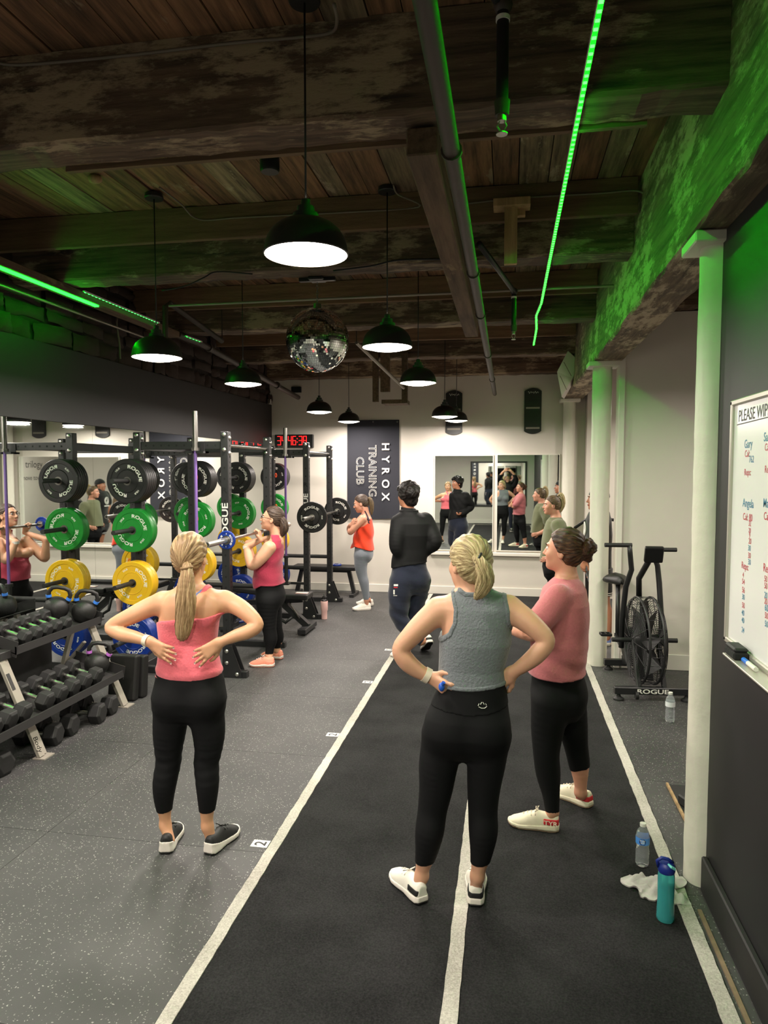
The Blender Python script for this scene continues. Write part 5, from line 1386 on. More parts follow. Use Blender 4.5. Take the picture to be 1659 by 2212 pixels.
def poly_sdf(X, Z, poly):
    """signed distance (negative inside) to a polygon in the X-Z plane"""
    P_ = np.array(poly, dtype=np.float32); n = len(P_)
    x, z = np.meshgrid(X, Z, indexing='ij'); d = np.full(x.shape, 1e9, np.float32); sg = np.ones(x.shape, np.float32)
    for i in range(n):
        a, b = P_[i], P_[i-1]; e = b-a; wx, wz = x-a[0], z-a[1]
        t = np.clip((wx*e[0]+wz*e[1])/(e @ e+1e-12), 0, 1)
        d = np.minimum(d, (wx-e[0]*t)**2+(wz-e[1]*t)**2)
        c1 = z >= a[1]; c2 = z < b[1]; c3 = e[0]*wz > e[1]*wx
        m = (c1 & c2 & c3) | (~c1 & ~c2 & ~c3); sg[m] *= -1
    return sg*np.sqrt(d)
def line_sdf(X, Z, pts, w):
    P_ = np.array(pts, dtype=np.float32); x, z = np.meshgrid(X, Z, indexing='ij'); d = np.full(x.shape, 1e9, np.float32)
    for a, b in zip(P_[:-1], P_[1:]):
        e = b-a; wx, wz = x-a[0], z-a[1]; t = np.clip((wx*e[0]+wz*e[1])/(e @ e+1e-12), 0, 1)
        d = np.minimum(d, np.hypot(wx-e[0]*t, wz-e[1]*t))
    return d-w
def mesh_field(name, fld, h, mat, parent, off=0.0, cut=None, fold=None, lo=None, hi=None, strand=None, smooth_it=1):
    f, l, ax = fld.grid(h, lo, hi)
    f = f-off
    if fold is not None: f = f+fold(ax[0][:, None, None], ax[1][None, :, None], ax[2][None, None, :]).astype(np.float32)
    if cut is not None:
        c = cut(ax)
        f = np.maximum(f, c)
    v, q = surface_nets(f, l, h)
    o = mk(name, v, q.tolist(), mat, parent, smooth=True)
    if strand is not None:
        at = o.data.attributes.new('strand', 'FLOAT_VECTOR', 'POINT')
        at.data.foreach_set('vector', strand(v).astype(np.float32).ravel())
    return o
# ---- materials for people
def skin(name, rgb, red=0.06):
    m, N, L, b = new_mat(name); c = lin(rgb)
    tc = N.new('ShaderNodeTexCoord'); nz = N.new('ShaderNodeTexNoise'); nz.inputs['Scale'].default_value = 14; nz.inputs['Detail'].default_value = 6
    L.new(tc.outputs['Object'], nz.inputs['Vector'])
    mx = N.new('ShaderNodeMix'); mx.data_type = 'RGBA'
    mx.inputs[6].default_value = (c[0]*0.93, c[1]*0.86, c[2]*0.82, 1); mx.inputs[7].default_value = (min(1, c[0]*1.05), c[1]*1.07, c[2]*1.06, 1)
    L.new(nz.outputs['Fac'], mx.inputs[0]); L.new(mx.outputs[2], b.inputs['Base Color'])
    b.inputs['Roughness'].default_value = 0.48; b.inputs['Subsurface Weight'].default_value = 0.12; b.inputs['Subsurface Radius'].default_value = (0.02, 0.008, 0.004); b.inputs['Subsurface Scale'].default_value = 0.3
    return m
def hair(name, dark, mid, light, scale=1.0, contrast=1.0, bump=0.6):
    m, N, L, b = new_mat(name)
    at = N.new('ShaderNodeAttribute'); at.attribute_name = 'strand'
    mp = N.new('ShaderNodeMapping'); mp.inputs['Scale'].default_value = (9*scale, 1.3, 0.41); L.new(at.outputs['Vector'], mp.inputs['Vector'])
    n = N.new('ShaderNodeTexNoise'); n.inputs['Scale'].default_value = 1.0; n.inputs['Detail'].default_value = 7; n.inputs['Roughness'].default_value = 0.7; n.inputs['Distortion'].default_value = 0.4
    L.new(mp.outputs[0], n.inputs['Vector'])
    r = ramp_node(N, [(0.36, dark), (0.5, mid), (0.64, light)]); L.new(n.outputs['Fac'], r.inputs[0]); L.new(r.outputs[0], b.inputs['Base Color'])
    b.inputs['Roughness'].default_value = 0.42; b.inputs['Specular IOR Level'].default_value = 0.35
    bp = N.new('ShaderNodeBump'); bp.inputs['Strength'].default_value = bump; bp.inputs['Distance'].default_value = 0.006
    L.new(n.outputs['Fac'], bp.inputs['Height']); L.new(bp.outputs[0], b.inputs['Normal'])
    return m
def knit(name, rgb, rough=0.85, scale=500.0, bump=0.25, noise=0.12):
    m = plain(name, rgb, rough, noise=noise, scale=scale*0.2, bump=bump, sheen=0.25, spec=0.25)
    return m
skin('skin_tan', (0.80, 0.605, 0.47)); skin('skin_fair', (0.80, 0.61, 0.50)); skin('skin_pink', (0.79, 0.57, 0.475)); skin('skin_warm', (0.72, 0.50, 0.39))
hair('hair_blonde', (0.33, 0.25, 0.16), (0.60, 0.48, 0.34), (0.80, 0.70, 0.53)); hair('hair_pale_blonde', (0.36, 0.29, 0.18), (0.62, 0.54, 0.38), (0.83, 0.77, 0.60))
hair('hair_auburn', (0.10, 0.055, 0.03), (0.24, 0.145, 0.08), (0.42, 0.27, 0.16), bump=0.9); hair('hair_brown', (0.10, 0.07, 0.05), (0.25, 0.19, 0.15), (0.40, 0.33, 0.27))
hair('hair_black', (0.02, 0.018, 0.017), (0.075, 0.06, 0.055), (0.16, 0.13, 0.115), bump=1.0)
hair('hair_dark_blonde', (0.17, 0.13, 0.09), (0.33, 0.27, 0.19), (0.52, 0.44, 0.32))
knit('cloth_pink', (0.87, 0.42, 0.46)); knit('cloth_grey', (0.42, 0.44, 0.455), bump=0.5); knit('cloth_rose', (0.72, 0.41, 0.43)); knit('cloth_crimson', (0.66, 0.21, 0.30))
knit('cloth_orange', (0.88, 0.25, 0.13)); knit('cloth_olive', (0.40, 0.41, 0.30)); plain('cloth_jacket', (0.085, 0.085, 0.088), 0.7, noise=0.08, scale=60, bump=0.05, spec=0.2); knit('cloth_navy', (0.095, 0.115, 0.18)); knit('cloth_black', (0.055, 0.055, 0.06), 0.7)
plain('leggings_black', (0.075, 0.075, 0.08), 0.75, noise=0.05, scale=60, bump=0.03, spec=0.15); knit('leggings_grey', (0.43, 0.45, 0.48), 0.7, bump=0.08); knit('strap_blue', (0.45, 0.52, 0.72)); knit('strap_dark', (0.16, 0.10, 0.15)); knit('strap_white', (0.85, 0.82, 0.80))
plain('eye_white', (0.85, 0.83, 0.80), 0.25); plain('eye_dark', (0.12, 0.09, 0.07), 0.3); plain('lip', (0.66, 0.36, 0.34), 0.45); plain('nail', (0.86, 0.70, 0.66), 0.3); plain('nail_dark', (0.12, 0.04, 0.07), 0.25); plain('brow', (0.25, 0.18, 0.13), 0.8)
for n_, c in (('sole_white', (0.86, 0.83, 0.79)), ('sole_black', (0.06, 0.055, 0.05)), ('shoe_black', (0.09, 0.09, 0.09)), ('shoe_white', (0.87, 0.85, 0.80)), ('shoe_cream', (0.88, 0.84, 0.74)), ('shoe_red', (0.80, 0.17, 0.20)), ('shoe_coral', (0.93, 0.58, 0.48)), ('shoe_blue', (0.20, 0.22, 0.60)), ('sole_gum', (0.60, 0.50, 0.40)), ('band_cream', (0.84, 0.79, 0.70))):
    plain(n_, c, 0.6, noise=0.05, scale=30, bump=0.08)

class Person:
    def __init__(s, label, Y, height_px=None, h=0.006, sk='skin_fair', base=None):
        s.Y = Y; s.h = h; s.sk = sk; s.label = label; s.F = Field(); s.base = base
    def J(s, px, py, dy=0.0): return np.array(P(px, py, s.Y+dy))
    def mpp(s, p): v = Vector(p)-Vector((0, 0, CAM_H)); return v.dot(_W)/F_PX
    def st(s, rows, shrink=0.0):
        out = []
        for r in rows:
            py, a, b, d = r[:4]; dy = r[4] if len(r) > 4 else 0.0
            l, q = s.J(a, py, dy), s.J(b, py, dy); c = (l+q)/2
            out.append((c[2], c[0], c[1], (q[0]-l[0])/2-shrink, d-shrink))
        return out
    def lm(s, pts):
        """limb points (px, py, dy, radius px) -> [(point, radius m)]"""
        out = []
        for (px, py, dy, r) in pts: p = s.J(px, py, dy); out.append((p, r*s.mpp(p)))
        return out
    def poly(s, pts, dy=None):
        dy = getattr(s, 'sd', 0.0) if dy is None else dy
        return [(float(p[0]), float(p[2])) for p in (s.J(a, b, dy) for a, b in pts)]
def head_frame(theta, pitch=0.0, roll=0.0):
    """theta: degrees turned left from looking away (+Y); pitch up positive"""
    t, p = math.radians(theta), math.radians(pitch)
    f = np.array((-math.sin(t)*math.cos(p), math.cos(t)*math.cos(p), math.sin(p))); r = np.array((math.cos(t), math.sin(t), 0.0)); u = np.cross(r, f)
    if roll: a = math.radians(roll); r, u = r*math.cos(a)+u*math.sin(a), -r*math.sin(a)+u*math.cos(a)
    return np.array([r, f, u])
def add_head(F, c, M_, s=1.0, male=False):
    H = lambda r, f, u: np.array(c)+s*(M_[0]*r+M_[1]*f+M_[2]*u)
    E = lambda p, r, k=0.012, sub=False: F.el(H(*p), [x*s for x in r], M_, k, sub)
    E((0, -0.012, 0.032), (0.074, 0.094, 0.084), 0.02)
    E((0, 0.028, -0.022), (0.060, 0.066, 0.082), 0.03)
    E((0, 0.040, -0.062), (0.047, 0.046, 0.046), 0.03)
    E((0, 0.074, -0.092), (0.022, 0.020, 0.018), 0.022)
    for sg in (-1, 1):
        E((0.038*sg, 0.062, -0.022), (0.020, 0.020, 0.020), 0.025)          # cheek
        E((0.031*sg, 0.096, 0.010), (0.017, 0.012, 0.012), 0.012, True)      # eye socket
        F.rc(H(0.012*sg, 0.092, 0.030), H(0.046*sg, 0.080, 0.031), 0.006*s, 0.005*s, 0.012)  # brow ridge
        E((0.076*sg, -0.008, -0.008), (0.010, 0.019, 0.031), 0.008)         # ear
        E((0.086*sg, -0.004, -0.004), (0.006, 0.010, 0.018), 0.006, True)
    F.rc(H(0, 0.090, 0.018), H(0, 0.110, -0.024), 0.0065*s, 0.0105*s, 0.010)  # nose
    for sg in (-1, 1): F.rc(H(0.008*sg, 0.100, -0.028), H(0.012*sg, 0.094, -0.028), 0.007*s, 0.006*s, 0.006)
    E((0, 0.091, -0.052), (0.023, 0.010, 0.0065), 0.006); E((0, 0.088, -0.064), (0.020, 0.011, 0.007), 0.006)
    E((0, 0.102, -0.0578), (0.020, 0.006, 0.0016), 0.003, True)
    return H
def add_hand(F, wrist, d, palm, side, curl=(0.25, 0.35, 0.3), thumb=0.6, s=1.0, spread=0.10, nails=None):
    """d: finger direction; palm: direction the palm faces; side: +1 thumb on d x palm side, -1 on the other"""
    d = np.array(d, float); d /= np.linalg.norm(d); n = np.array(palm, float); n -= d*(n @ d); n /= np.linalg.norm(n); x = np.cross(d, n)*side
    w = np.array(wrist, float); K = lambda a, b, c=0.0: w+s*(x*a+d*b+n*c)
    tips = []
    for i, (o, kn, ln) in enumerate(((0.028, 0.088, 0.072), (0.0095, 0.092, 0.080), (-0.0095, 0.088, 0.074), (-0.027, 0.080, 0.058))):
        k0 = K(o, kn); F.rc(K(o*0.55, 0.0), k0, 0.0145*s, 0.0110*s, 0.014)
        cur = k0; ang = 0.0; dirx = spread*o/0.028
        for j, fr in enumerate((0.45, 0.31, 0.24)):
            ang += curl[j]*(1+0.12*i)
            dd = d*math.cos(ang)+n*math.sin(ang)+x*dirx*math.cos(ang); dd /= np.linalg.norm(dd)
            nx_ = cur+dd*ln*fr*s
            F.rc(cur, nx_, (0.0095-0.0008*j)*s, (0.0088-0.0009*j)*s, 0.005); cur = nx_
        tips.append((cur, dd, -(n*math.cos(ang)-d*math.sin(ang))))
    t0 = K(0.024, 0.022, 0.008); t1 = K(0.024+0.022*math.cos(thumb)+0.008, 0.052, 0.016); t2 = t1+s*(x*0.012*math.cos(thumb)+d*0.026+n*0.006); t3 = t2+s*(d*0.022+n*0.006)
    F.rc(t0, t1, 0.0145*s, 0.011*s, 0.012); F.rc(t1, t2, 0.0105*s, 0.0095*s, 0.006); F.rc(t2, t3, 0.0095*s, 0.0075*s, 0.005)
    tips.append((t3, d, -n))
    return tips
def build_nails(tips, mat, parent, s=1.0):
    mb = MB()
    for p, d, b in tips[:4]:
        d = Vector(d).normalized(); b = Vector(b).normalized(); x = d.cross(b).normalized(); c = Vector(p)+b*0.0072*s-d*0.001
        vs = [c+x*(0.0052*math.cos(a))+d*(0.0065*math.sin(a))+b*(0.0012*(1-abs(math.cos(a)))) for a in [2*math.pi*i/10 for i in range(10)]]
        mb.add(vs+[v-b*0.003 for v in vs], [tuple(range(10)), tuple(range(19, 9, -1))]+[(i, (i+1) % 10, 10+(i+1) % 10, 10+i) for i in range(10)])
    return mb.build('fingernails', mat, parent, smooth=True)
def face_parts(t, c, M_, s=1.0, brow='brow'):
    H = lambda r, f, u: Vector(np.array(c)+s*(M_[0]*r+M_[1]*f+M_[2]*u))
    for sg in (-1, 1):
        e = MB().sphere((0, 0, 0), 0.0115*s, 14, 10).xf(lambda v: H(0.031*sg, 0.0795, 0.0095)+v).build('eye', 'eye_white', t, smooth=True)
        q = H(0.031*sg, 0.0795+0.0085, 0.0095)
        MB().sphere((0, 0, 0), 0.0058*s, 10, 8).xf(lambda v: H(0.031*sg, 0.0795+0.0068, 0.0095)+v).build('iris', 'eye_dark', e, smooth=True)
        MB().tube([H(0.015*sg, 0.098, 0.029), H(0.030*sg, 0.097, 0.034), H(0.047*sg, 0.083, 0.030)], 0.0032*s, 6).build('eyebrow', brow, t, smooth=True)
    mb = MB(); mb.tube([H(-0.021, 0.089, -0.0575), H(-0.010, 0.1005, -0.054), H(0, 0.102, -0.0548), H(0.010, 0.1005, -0.054), H(0.021, 0.089, -0.0575)], 0.0035*s, 6)
    mb.tube([H(-0.019, 0.089, -0.0585), H(-0.009, 0.099, -0.0635), H(0, 0.101, -0.0645), H(0.009, 0.099, -0.0635), H(0.019, 0.089, -0.0585)], 0.0042*s, 6)
    mb.build('lips', 'lip', t, smooth=True)
def hair_cap(t, name, c, M_, s, mat, knot, h=0.005, thick=(0.083, 0.104, 0.094), line=((0.072, 0.078), (-0.035, -0.078)), extra=None, wob=0.0, low=-0.12):
    """hair pulled back over the skull; strands run towards the knot (local r, f, u)"""
    F = Field(); H = lambda r, f, u: np.array(c)+s*(M_[0]*r+M_[1]*f+M_[2]*u)
    F.el(H(0, -0.016, 0.036), [x*s for x in thick], M_, 0.02)
    F.el(H(0, -0.045, -0.01), [0.070*s, 0.066*s, 0.075*s], M_, 0.03)
    if extra: extra(F, H)
    (f0, u0), (f1, u1) = line; nx_, ny_ = (u0-u1), -(f0-f1); L_ = math.hypot(nx_, ny_); nx_, ny_ = nx_/L_, ny_/L_
    def cut(ax):
        X, Y, Z = ax[0][:, None, None]-c[0], ax[1][None, :, None]-c[1], ax[2][None, None, :]-c[2]
        r_ = (X*M_[0][0]+Y*M_[0][1]+Z*M_[0][2])/s
        f_ = (X*M_[1][0]+Y*M_[1][1]+Z*M_[1][2])/s; u_ = (X*M_[2][0]+Y*M_[2][1]+Z*M_[2][2])/s
        g = ((f_-f0)*nx_+(u_-u0)*ny_)*s + 0.010*s*np.abs(r_)/0.08
        return np.maximum(g, (low-u_)*s)
    kp = H(*knot)
    def fold(X, Y, Z):
        a = X-kp[0]; b = Y-kp[1]; d = Z-kp[2]; rr_ = np.sqrt(a*a+b*b+d*d)+1e-4
        ang = np.arctan2((a*M_[2][0]+b*M_[2][1]+d*M_[2][2]), (a*M_[0][0]+b*M_[0][1]+d*M_[0][2]))
        return 0.0016*np.sin(ang*23+3*np.sin(rr_*40))*np.clip(rr_*25, 0, 1)+wob*np.sin(X*95+3*np.sin(Z*40))*np.sin(Z*80+2*np.sin(Y*60))
    def strand(v):
        d = v-kp; a = np.arctan2(d @ M_[2], d @ M_[0]); r_ = np.linalg.norm(d, axis=1)
        # avoid the seam: encode the angle as a circle
        return np.stack([np.cos(a)*1.2+np.abs(d @ M_[1])*3, r_*6, np.sin(a)*1.2*22], 1)
    o = mesh_field(name, F, h*s, mat, t, cut=cut, fold=fold, strand=strand)
    return kp, o
def tail(t, name, pts, mat, h=0.005, flat=None, fs=1.0, ripple=0.0025):
    """ponytail from points (p, radius)"""
    F = Field(); F.chain([(p, r) for p, r in pts], 0.012, flat, fs)
    P_ = np.array([p for p, _ in pts]); ax0 = P_[-1]-P_[0]; L_ = np.linalg.norm(ax0); d0 = ax0/L_
    x0 = np.cross(d0, (0.31, 0.9, 0.12)); x0 /= np.linalg.norm(x0); y0 = np.cross(d0, x0)
    def cen(tt): return np.stack([np.interp(tt, np.linspace(0, 1, len(P_)), P_[:, i]) for i in range(3)], -1)
    def fold(X, Y, Z):
        tt = np.clip(((X-P_[0][0])*d0[0]+(Y-P_[0][1])*d0[1]+(Z-P_[0][2])*d0[2])/L_, 0, 1); c = cen(tt)
        a = (X-c[..., 0])*x0[0]+(Y-c[..., 1])*x0[1]+(Z-c[..., 2])*x0[2]; b = (X-c[..., 0])*y0[0]+(Y-c[..., 1])*y0[1]+(Z-c[..., 2])*y0[2]
        ang = np.arctan2(b, a)
        return ripple*(np.sin(ang*9+tt*3)+0.6*np.sin(ang*17-tt*5+1))
    def strand(v):
        tt = np.clip(((v-P_[0]) @ d0)/L_, 0, 1); c = cen(tt); a = (v-c) @ x0; b = (v-c) @ y0; ang = np.arctan2(b, a)
        return np.stack([np.cos(ang)*1.1+tt*0.4, tt*1.2, np.sin(ang)*1.1*22], 1)
    return mesh_field(name, F, h, mat, t, fold=fold, strand=strand)
def make_shoe(t, heel, toe, mats, length=None, thick=1.0, heelcup=0.0, lift=0.0, roll=0.0, s=1.0, laces='shoe_white', h=0.0045, accent=None, pitch=0.0):
    """mats: (upper, sole, outsole). heel/toe: ground points"""
    heel, toe = np.array(heel, float), np.array(toe, float); d = toe-heel; L_ = np.linalg.norm(d[:2]); d = d/np.linalg.norm(d)
    if length: L_ = length
    dz = np.array((0, 0, 1.0)); x = np.cross(d, dz); x /= np.linalg.norm(x); up = np.cross(x, d)
    us = np.array([0, 0.06, 0.2, 0.42, 0.62, 0.76, 0.9, 0.97, 1.0])*L_; ws = np.array([0.022, 0.033, 0.037, 0.036, 0.045, 0.048, 0.040, 0.026, 0.012])*s
    zt = np.array([0.036, 0.036, 0.034, 0.030, 0.027, 0.026, 0.028, 0.032, 0.034])*s*thick
    zt = zt+np.array([heelcup, heelcup*0.8, heelcup*0.35, 0, 0, 0, 0, 0, 0])
    zb = np.array([0.006, 0.002, 0, 0, 0, 0.001, 0.006, 0.012, 0.016])*s
    hs = np.array([0.075, 0.092, 0.088, 0.094, 0.078, 0.060, 0.047, 0.036, 0.03])*s
    mg = 0.08+0.10*abs(d[2]); lo = np.minimum(heel, heel+d*L_)-mg; hi = np.maximum(heel, heel+d*L_)+mg; lo[2] = min(heel[2], heel[2]+d[2]*L_)-0.03-0.06*abs(d[2]); hi[2] = max(heel[2], heel[2]+d[2]*L_)+0.16
    n = np.ceil((hi-lo)/h).astype(int); ax = [lo[i]+h*np.arange(n[i]) for i in range(3)]
    X, Y, Z = ax[0][:, None, None]-heel[0], ax[1][None, :, None]-heel[1], ax[2][None, None, :]-heel[2]
    U = X*d[0]+Y*d[1]+Z*d[2]; W_ = X*x[0]+Y*x[1]+Z*x[2]; Q = X*up[0]+Y*up[1]+Z*up[2]
    w = np.interp(U, us, ws); tz = np.interp(U, us, zt); bz = np.interp(U, us, zb); hh = np.interp(U, us, hs)
    ends = np.maximum(-U, U-L_)
    sole = np.maximum(np.maximum(np.abs(W_)-w-0.002*np.cos((Q-0.015)*90), np.maximum(Q-tz, bz+0.007-Q)), ends)
    outs = np.maximum(np.maximum(np.abs(W_)-w+0.001, np.maximum(Q-(bz+0.008), bz-Q)), ends)
    zz = np.clip((Q-0.018*s)/(hh-0.018*s), 0, None); up_ = ((np.abs(W_)/(w*0.95))**2.3+zz**2.3)**(1/2.3)-1
    up_ = np.maximum(np.maximum(up_*0.03, 0.018*s-Q), np.maximum(0.004-U, U-L_+0.006))
    shoe = None
    v, q = surface_nets(up_.astype(np.float32), lo, h); shoe = mk('shoe', v, q.tolist(), mats[0], t, smooth=True)
    v, q = surface_nets(sole.astype(np.float32), lo, h); mk('midsole', v, q.tolist(), mats[1], shoe, smooth=True)
    v, q = surface_nets(outs.astype(np.float32), lo, h); mk('outsole', v, q.tolist(), mats[2], shoe, smooth=True)
    at = lambda u_, w_, z_: Vector(heel+d*(u_*L_)+x*w_*s+up*z_*s)
    mb = MB()
    for i in range(4):
        u_ = 0.46+0.075*i; z_ = float(np.interp(u_*L_, us, hs))/s+0.001
        mb.tube([at(u_, -0.026, z_-0.014), at(u_+0.01, 0, z_+0.002), at(u_, 0.026, z_-0.014)], 0.0028*s, 6)
    z_ = float(np.interp(0.44*L_, us, hs))/s+0.004
    for sg in (-1, 1): mb.tube([at(0.44, 0, z_), at(0.40, 0.018*sg, z_+0.012), at(0.46, 0.030*sg, z_+0.002), at(0.45, 0.004*sg, z_+0.001)], 0.0024*s, 6)
    mb.build('laces', laces, shoe, smooth=True)
    if accent:
        m2 = np.maximum(up_-0.0016, np.maximum(np.maximum(U-accent[1]*L_, accent[0]*L_-U), np.maximum(Q-accent[3]*s, accent[2]*s-Q)))
        v, q = surface_nets(m2.astype(np.float32), lo, h)
        if len(q): mk('side_panel', v, q.tolist(), accent[4], shoe, smooth=True)
    return shoe, at, d, x
def wrist_band(t, name, a, b, r, mat, w=0.02):
    a, b = Vector(a), Vector(b); d = (b-a).normalized()
    return MB().lathe([(r, -w/2), (r+0.003, -w/2), (r+0.003, w/2), (r, w/2), (r, -w/2)], 28).xf(lambda v: a+d.to_track_quat('Z', 'Y') @ v).build(name, mat, t, auto=40)
def wrinkles(amp, zs, fz=60.0, fx=9.0, ph=0.0):
    return lambda X, Y, Z: amp*np.sin(Z*fz+np.sin(X*fx+ph)*1.6+np.sin(Y*fx*1.3+ph)*1.2)*np.clip((zs[1]-Z)*14, 0, 1)*np.clip((Z-zs[0])*25, 0, 1)
# ================================================================== THE PEOPLE THEMSELVES
def zcut(p, pts, back=None, yc=None, front=None):
    """garment outline (pixels at the person's depth); optional different outline on the far side"""
    A = p.poly(pts); B_ = p.poly(front) if front else None
    def cut(ax):
        a = poly_sdf(ax[0], ax[2], A)[:, None, :]
        if B_ is None: return a
        b = poly_sdf(ax[0], ax[2], B_)[:, None, :]
        return np.where(ax[1][None, :, None] > yc, b, a)
    return cut
def strap_cut(p, pts, w):
    L_ = p.poly(pts)
    return lambda ax: line_sdf(ax[0], ax[2], L_, w)[:, None, :]
def person_root(label, Y, feet):
    c = sum((Vector(f) for f in feet), Vector())/len(feet)
    return thing('person', (c.x, c.y, 0.0), label, 'person')
def copyF(src): F = Field(); F.p = list(src); return F
def hit(o, px, py):
    d = (_W + _R*((px-CXP)/F_PX) + _U*((CYP-py)/F_PX)).normalized(); org = ORG[o.name]
    ok, loc, nrm, _ = o.ray_cast(Vector((0, 0, CAM_H))-org, d)
    return (loc+org, nrm) if ok else (None, None)
def ang_dir(deg): a = math.radians(deg); return np.array((math.sin(a), math.cos(a), 0.0))   # 0 = away (+Y), + = right
def onfloor(px, py): return np.array(AZ(px, py, 0.0))
TURF = 0.006
bpy.context.view_layer.update()

# ------------------------------------------------ A: woman in the pink tank top, hands on her lower back
p = Person('', 3.30, h=0.0055, sk='skin_tan'); p.sd = -0.100; J, F = p.J, p.F
hl, hr_ = onfloor(357, 1847), onfloor(449, 1849)
A = person_root('woman in a pink tank top with a long ponytail, hands on her lower back', 3.3, [hl, hr_])
trunk = p.st([(1272, 388, 438, 0.050, -0.005), (1285, 366, 462, 0.068), (1302, 354, 482, 0.088), (1340, 347, 466, 0.102, 0.005), (1385, 352, 461, 0.094, 0.01), (1420, 350, 466, 0.098), (1468, 343, 478, 0.113), (1505, 335, 484, 0.118), (1530, 342, 476, 0.105), (1548, 360, 458, 0.075), (1556, 385, 432, 0.04)])
F.loft(trunk, k=0.045)
c = J(411, 1204, 0.0); Mh = head_frame(3, -4); 
F.chain(p.lm([(412, 1222, 0.0, 22), (414, 1250, 0.0, 21), (414, 1278, 0.0, 25)]), 0.03)
for sx, sh in ((1, (484, 1299)), (-1, (353, 1301))): F.chain(p.lm([(414, 1272, 0.0, 16), (sh[0]-sx*18, sh[1]-6, -0.01, 19), (sh[0], sh[1], -0.01, 21)]), 0.035)
core = list(F.p)
for sx in (-1, 1): F.el(J(408+sx*37, 1516, -0.055), (0.075, 0.066, 0.075), None, 0.05)
for px in (382, 440): F.el(J(px, 1338, 0.085), (0.058, 0.05, 0.055), None, 0.04)
for px in (378, 447): F.el(J(px, 1315, -0.07), (0.05, 0.03, 0.07), None, 0.05)   # shoulder blades
trunkp = list(F.p)
legL = p.lm([(371, 1530, 0, 37), (366, 1580, 0, 33), (364, 1622, 0, 27), (364, 1645, 0, 25), (356, 1690, -0.015, 23.5), (354, 1725, -0.015, 19), (356, 1760, -0.01, 13), (357, 1782, -0.01, 11.5)])
legR = p.lm([(444, 1530, 0, 37), (451, 1580, 0, 33), (450, 1622, 0, 27), (446, 1645, 0, 25), (448, 1690, -0.015, 23), (448, 1725, -0.015, 19), (447, 1760, -0.01, 14), (448, 1785, -0.01, 12)])
F.chain(legL, 0.03); F.chain(legR, 0.03)
legp = list(F.p[len(trunkp):])
for leg, hp in ((legL, hl), (legR, hr_)): F.rc(leg[-1][0], (hp[0], hp[1]+0.05, 0.05), leg[-1][1], 0.026, 0.02)
armL = p.lm([(353, 1301, -0.01, 23), (322, 1312, -0.02, 21), (285, 1330, -0.05, 18.5), (241, 1354, -0.07, 14.5), (262, 1369, -0.09, 15.5), (290, 1376, -0.11, 13.5), (324, 1386, -0.13, 9.5)])
armR = p.lm([(484, 1299, -0.01, 23), (506, 1306, -0.02, 20), (532, 1323, -0.05, 18), (555, 1349, -0.07, 14.5), (537, 1364, -0.09, 15.5), (508, 1374, -0.11, 13.5), (474, 1388, -0.13, 9.5)])
F.chain(armL, 0.025); F.chain(armR, 0.025)
tl = add_hand(F, armL[-1][0], J(372, 1419, -0.155)-armL[-1][0], (0.15, 1, 0), -1, (0.12, 0.18, 0.15), 0.9, 0.93, 0.22)
tr_ = add_hand(F, armR[-1][0], J(430, 1419, -0.155)-armR[-1][0], (-0.15, 1, 0), 1, (0.12, 0.18, 0.15), 0.9, 0.93, 0.22)
add_head(F, c, Mh, 0.99)
mesh_field('body', F, p.h, 'skin_tan', A)
build_nails(tl, 'nail', A, 0.93); build_nails(tr_, 'nail', A, 0.93); face_parts(A, c, Mh, 0.99)
z_h, z_t = J(0, 1470)[2], J(0, 1405)[2]
T = copyF(trunkp)
mesh_field('tank_top', T, p.h, 'cloth_pink', A, off=0.0075, cut=zcut(p, [(310, 1356), (342, 1344), (375, 1339), (408, 1338), (440, 1336), (470, 1327), (510, 1322), (510, 1467), (410, 1473), (310, 1467)], yc=3.32, front=[(310, 1350), (352, 1330), (366, 1296), (392, 1312), (432, 1312), (456, 1296), (468, 1326), (510, 1345), (510, 1467), (310, 1467)]), fold=wrinkles(0.0038, (z_h+0.02, z_t), 105, 7))
for nm, pts, w, m, of in (('shirt_strap', [(384, 1342), (394, 1300), (386, 1275), (377, 1258)], 0.012, 'cloth_pink', 0.0075), ('shirt_strap', [(428, 1340), (424, 1300), (432, 1275), (442, 1256)], 0.012, 'cloth_pink', 0.0075),
                      ('bra_strap', [(347, 1348), (380, 1318), (402, 1288), (374, 1262)], 0.006, 'strap_blue', 0.0055), ('bra_strap', [(466, 1334), (436, 1312), (416, 1288), (446, 1262)], 0.006, 'strap_blue', 0.0055)):
    mesh_field(nm, copyF(core), 0.005, m, A, off=of, cut=strap_cut(p, pts, w))
T = copyF(trunkp+legp)
mesh_field('leggings', T, p.h, 'leggings_black', A, off=0.0045, cut=zcut(p, [(250, 1452), (560, 1452), (560, 1774), (400, 1768), (250, 1770)]), fold=wrinkles(0.0009, (J(0, 1660)[2], J(0, 1560)[2]), 120, 14))
kp, _ = hair_cap(A, 'hair', c, Mh, 0.99, 'hair_blonde', (-0.008, -0.115, -0.045), 0.0048, thick=(0.087, 0.108, 0.098))
k0 = J(404, 1226, -0.125)
tail(A, 'ponytail', [(J(404, 1223, -0.115), 0.022), (J(404, 1232, -0.135), 0.026), (J(403, 1258, -0.15), 0.040), (J(401, 1300, -0.155), 0.050), (J(398, 1340, -0.150), 0.045), (J(395, 1366, -0.145), 0.036), (J(393, 1376, -0.142), 0.022)], 'hair_blonde', flat=(0, 1, 0), fs=0.6)
MB().tube([Vector(k0)+Vector((0.025*math.cos(a), -0.004+0.022*math.sin(a), 0.004*math.cos(a))) for a in [2*math.pi*i/16 for i in range(16)]], 0.007, 8, closed=True).build('hair_tie', 'hair_blonde', A, smooth=True)
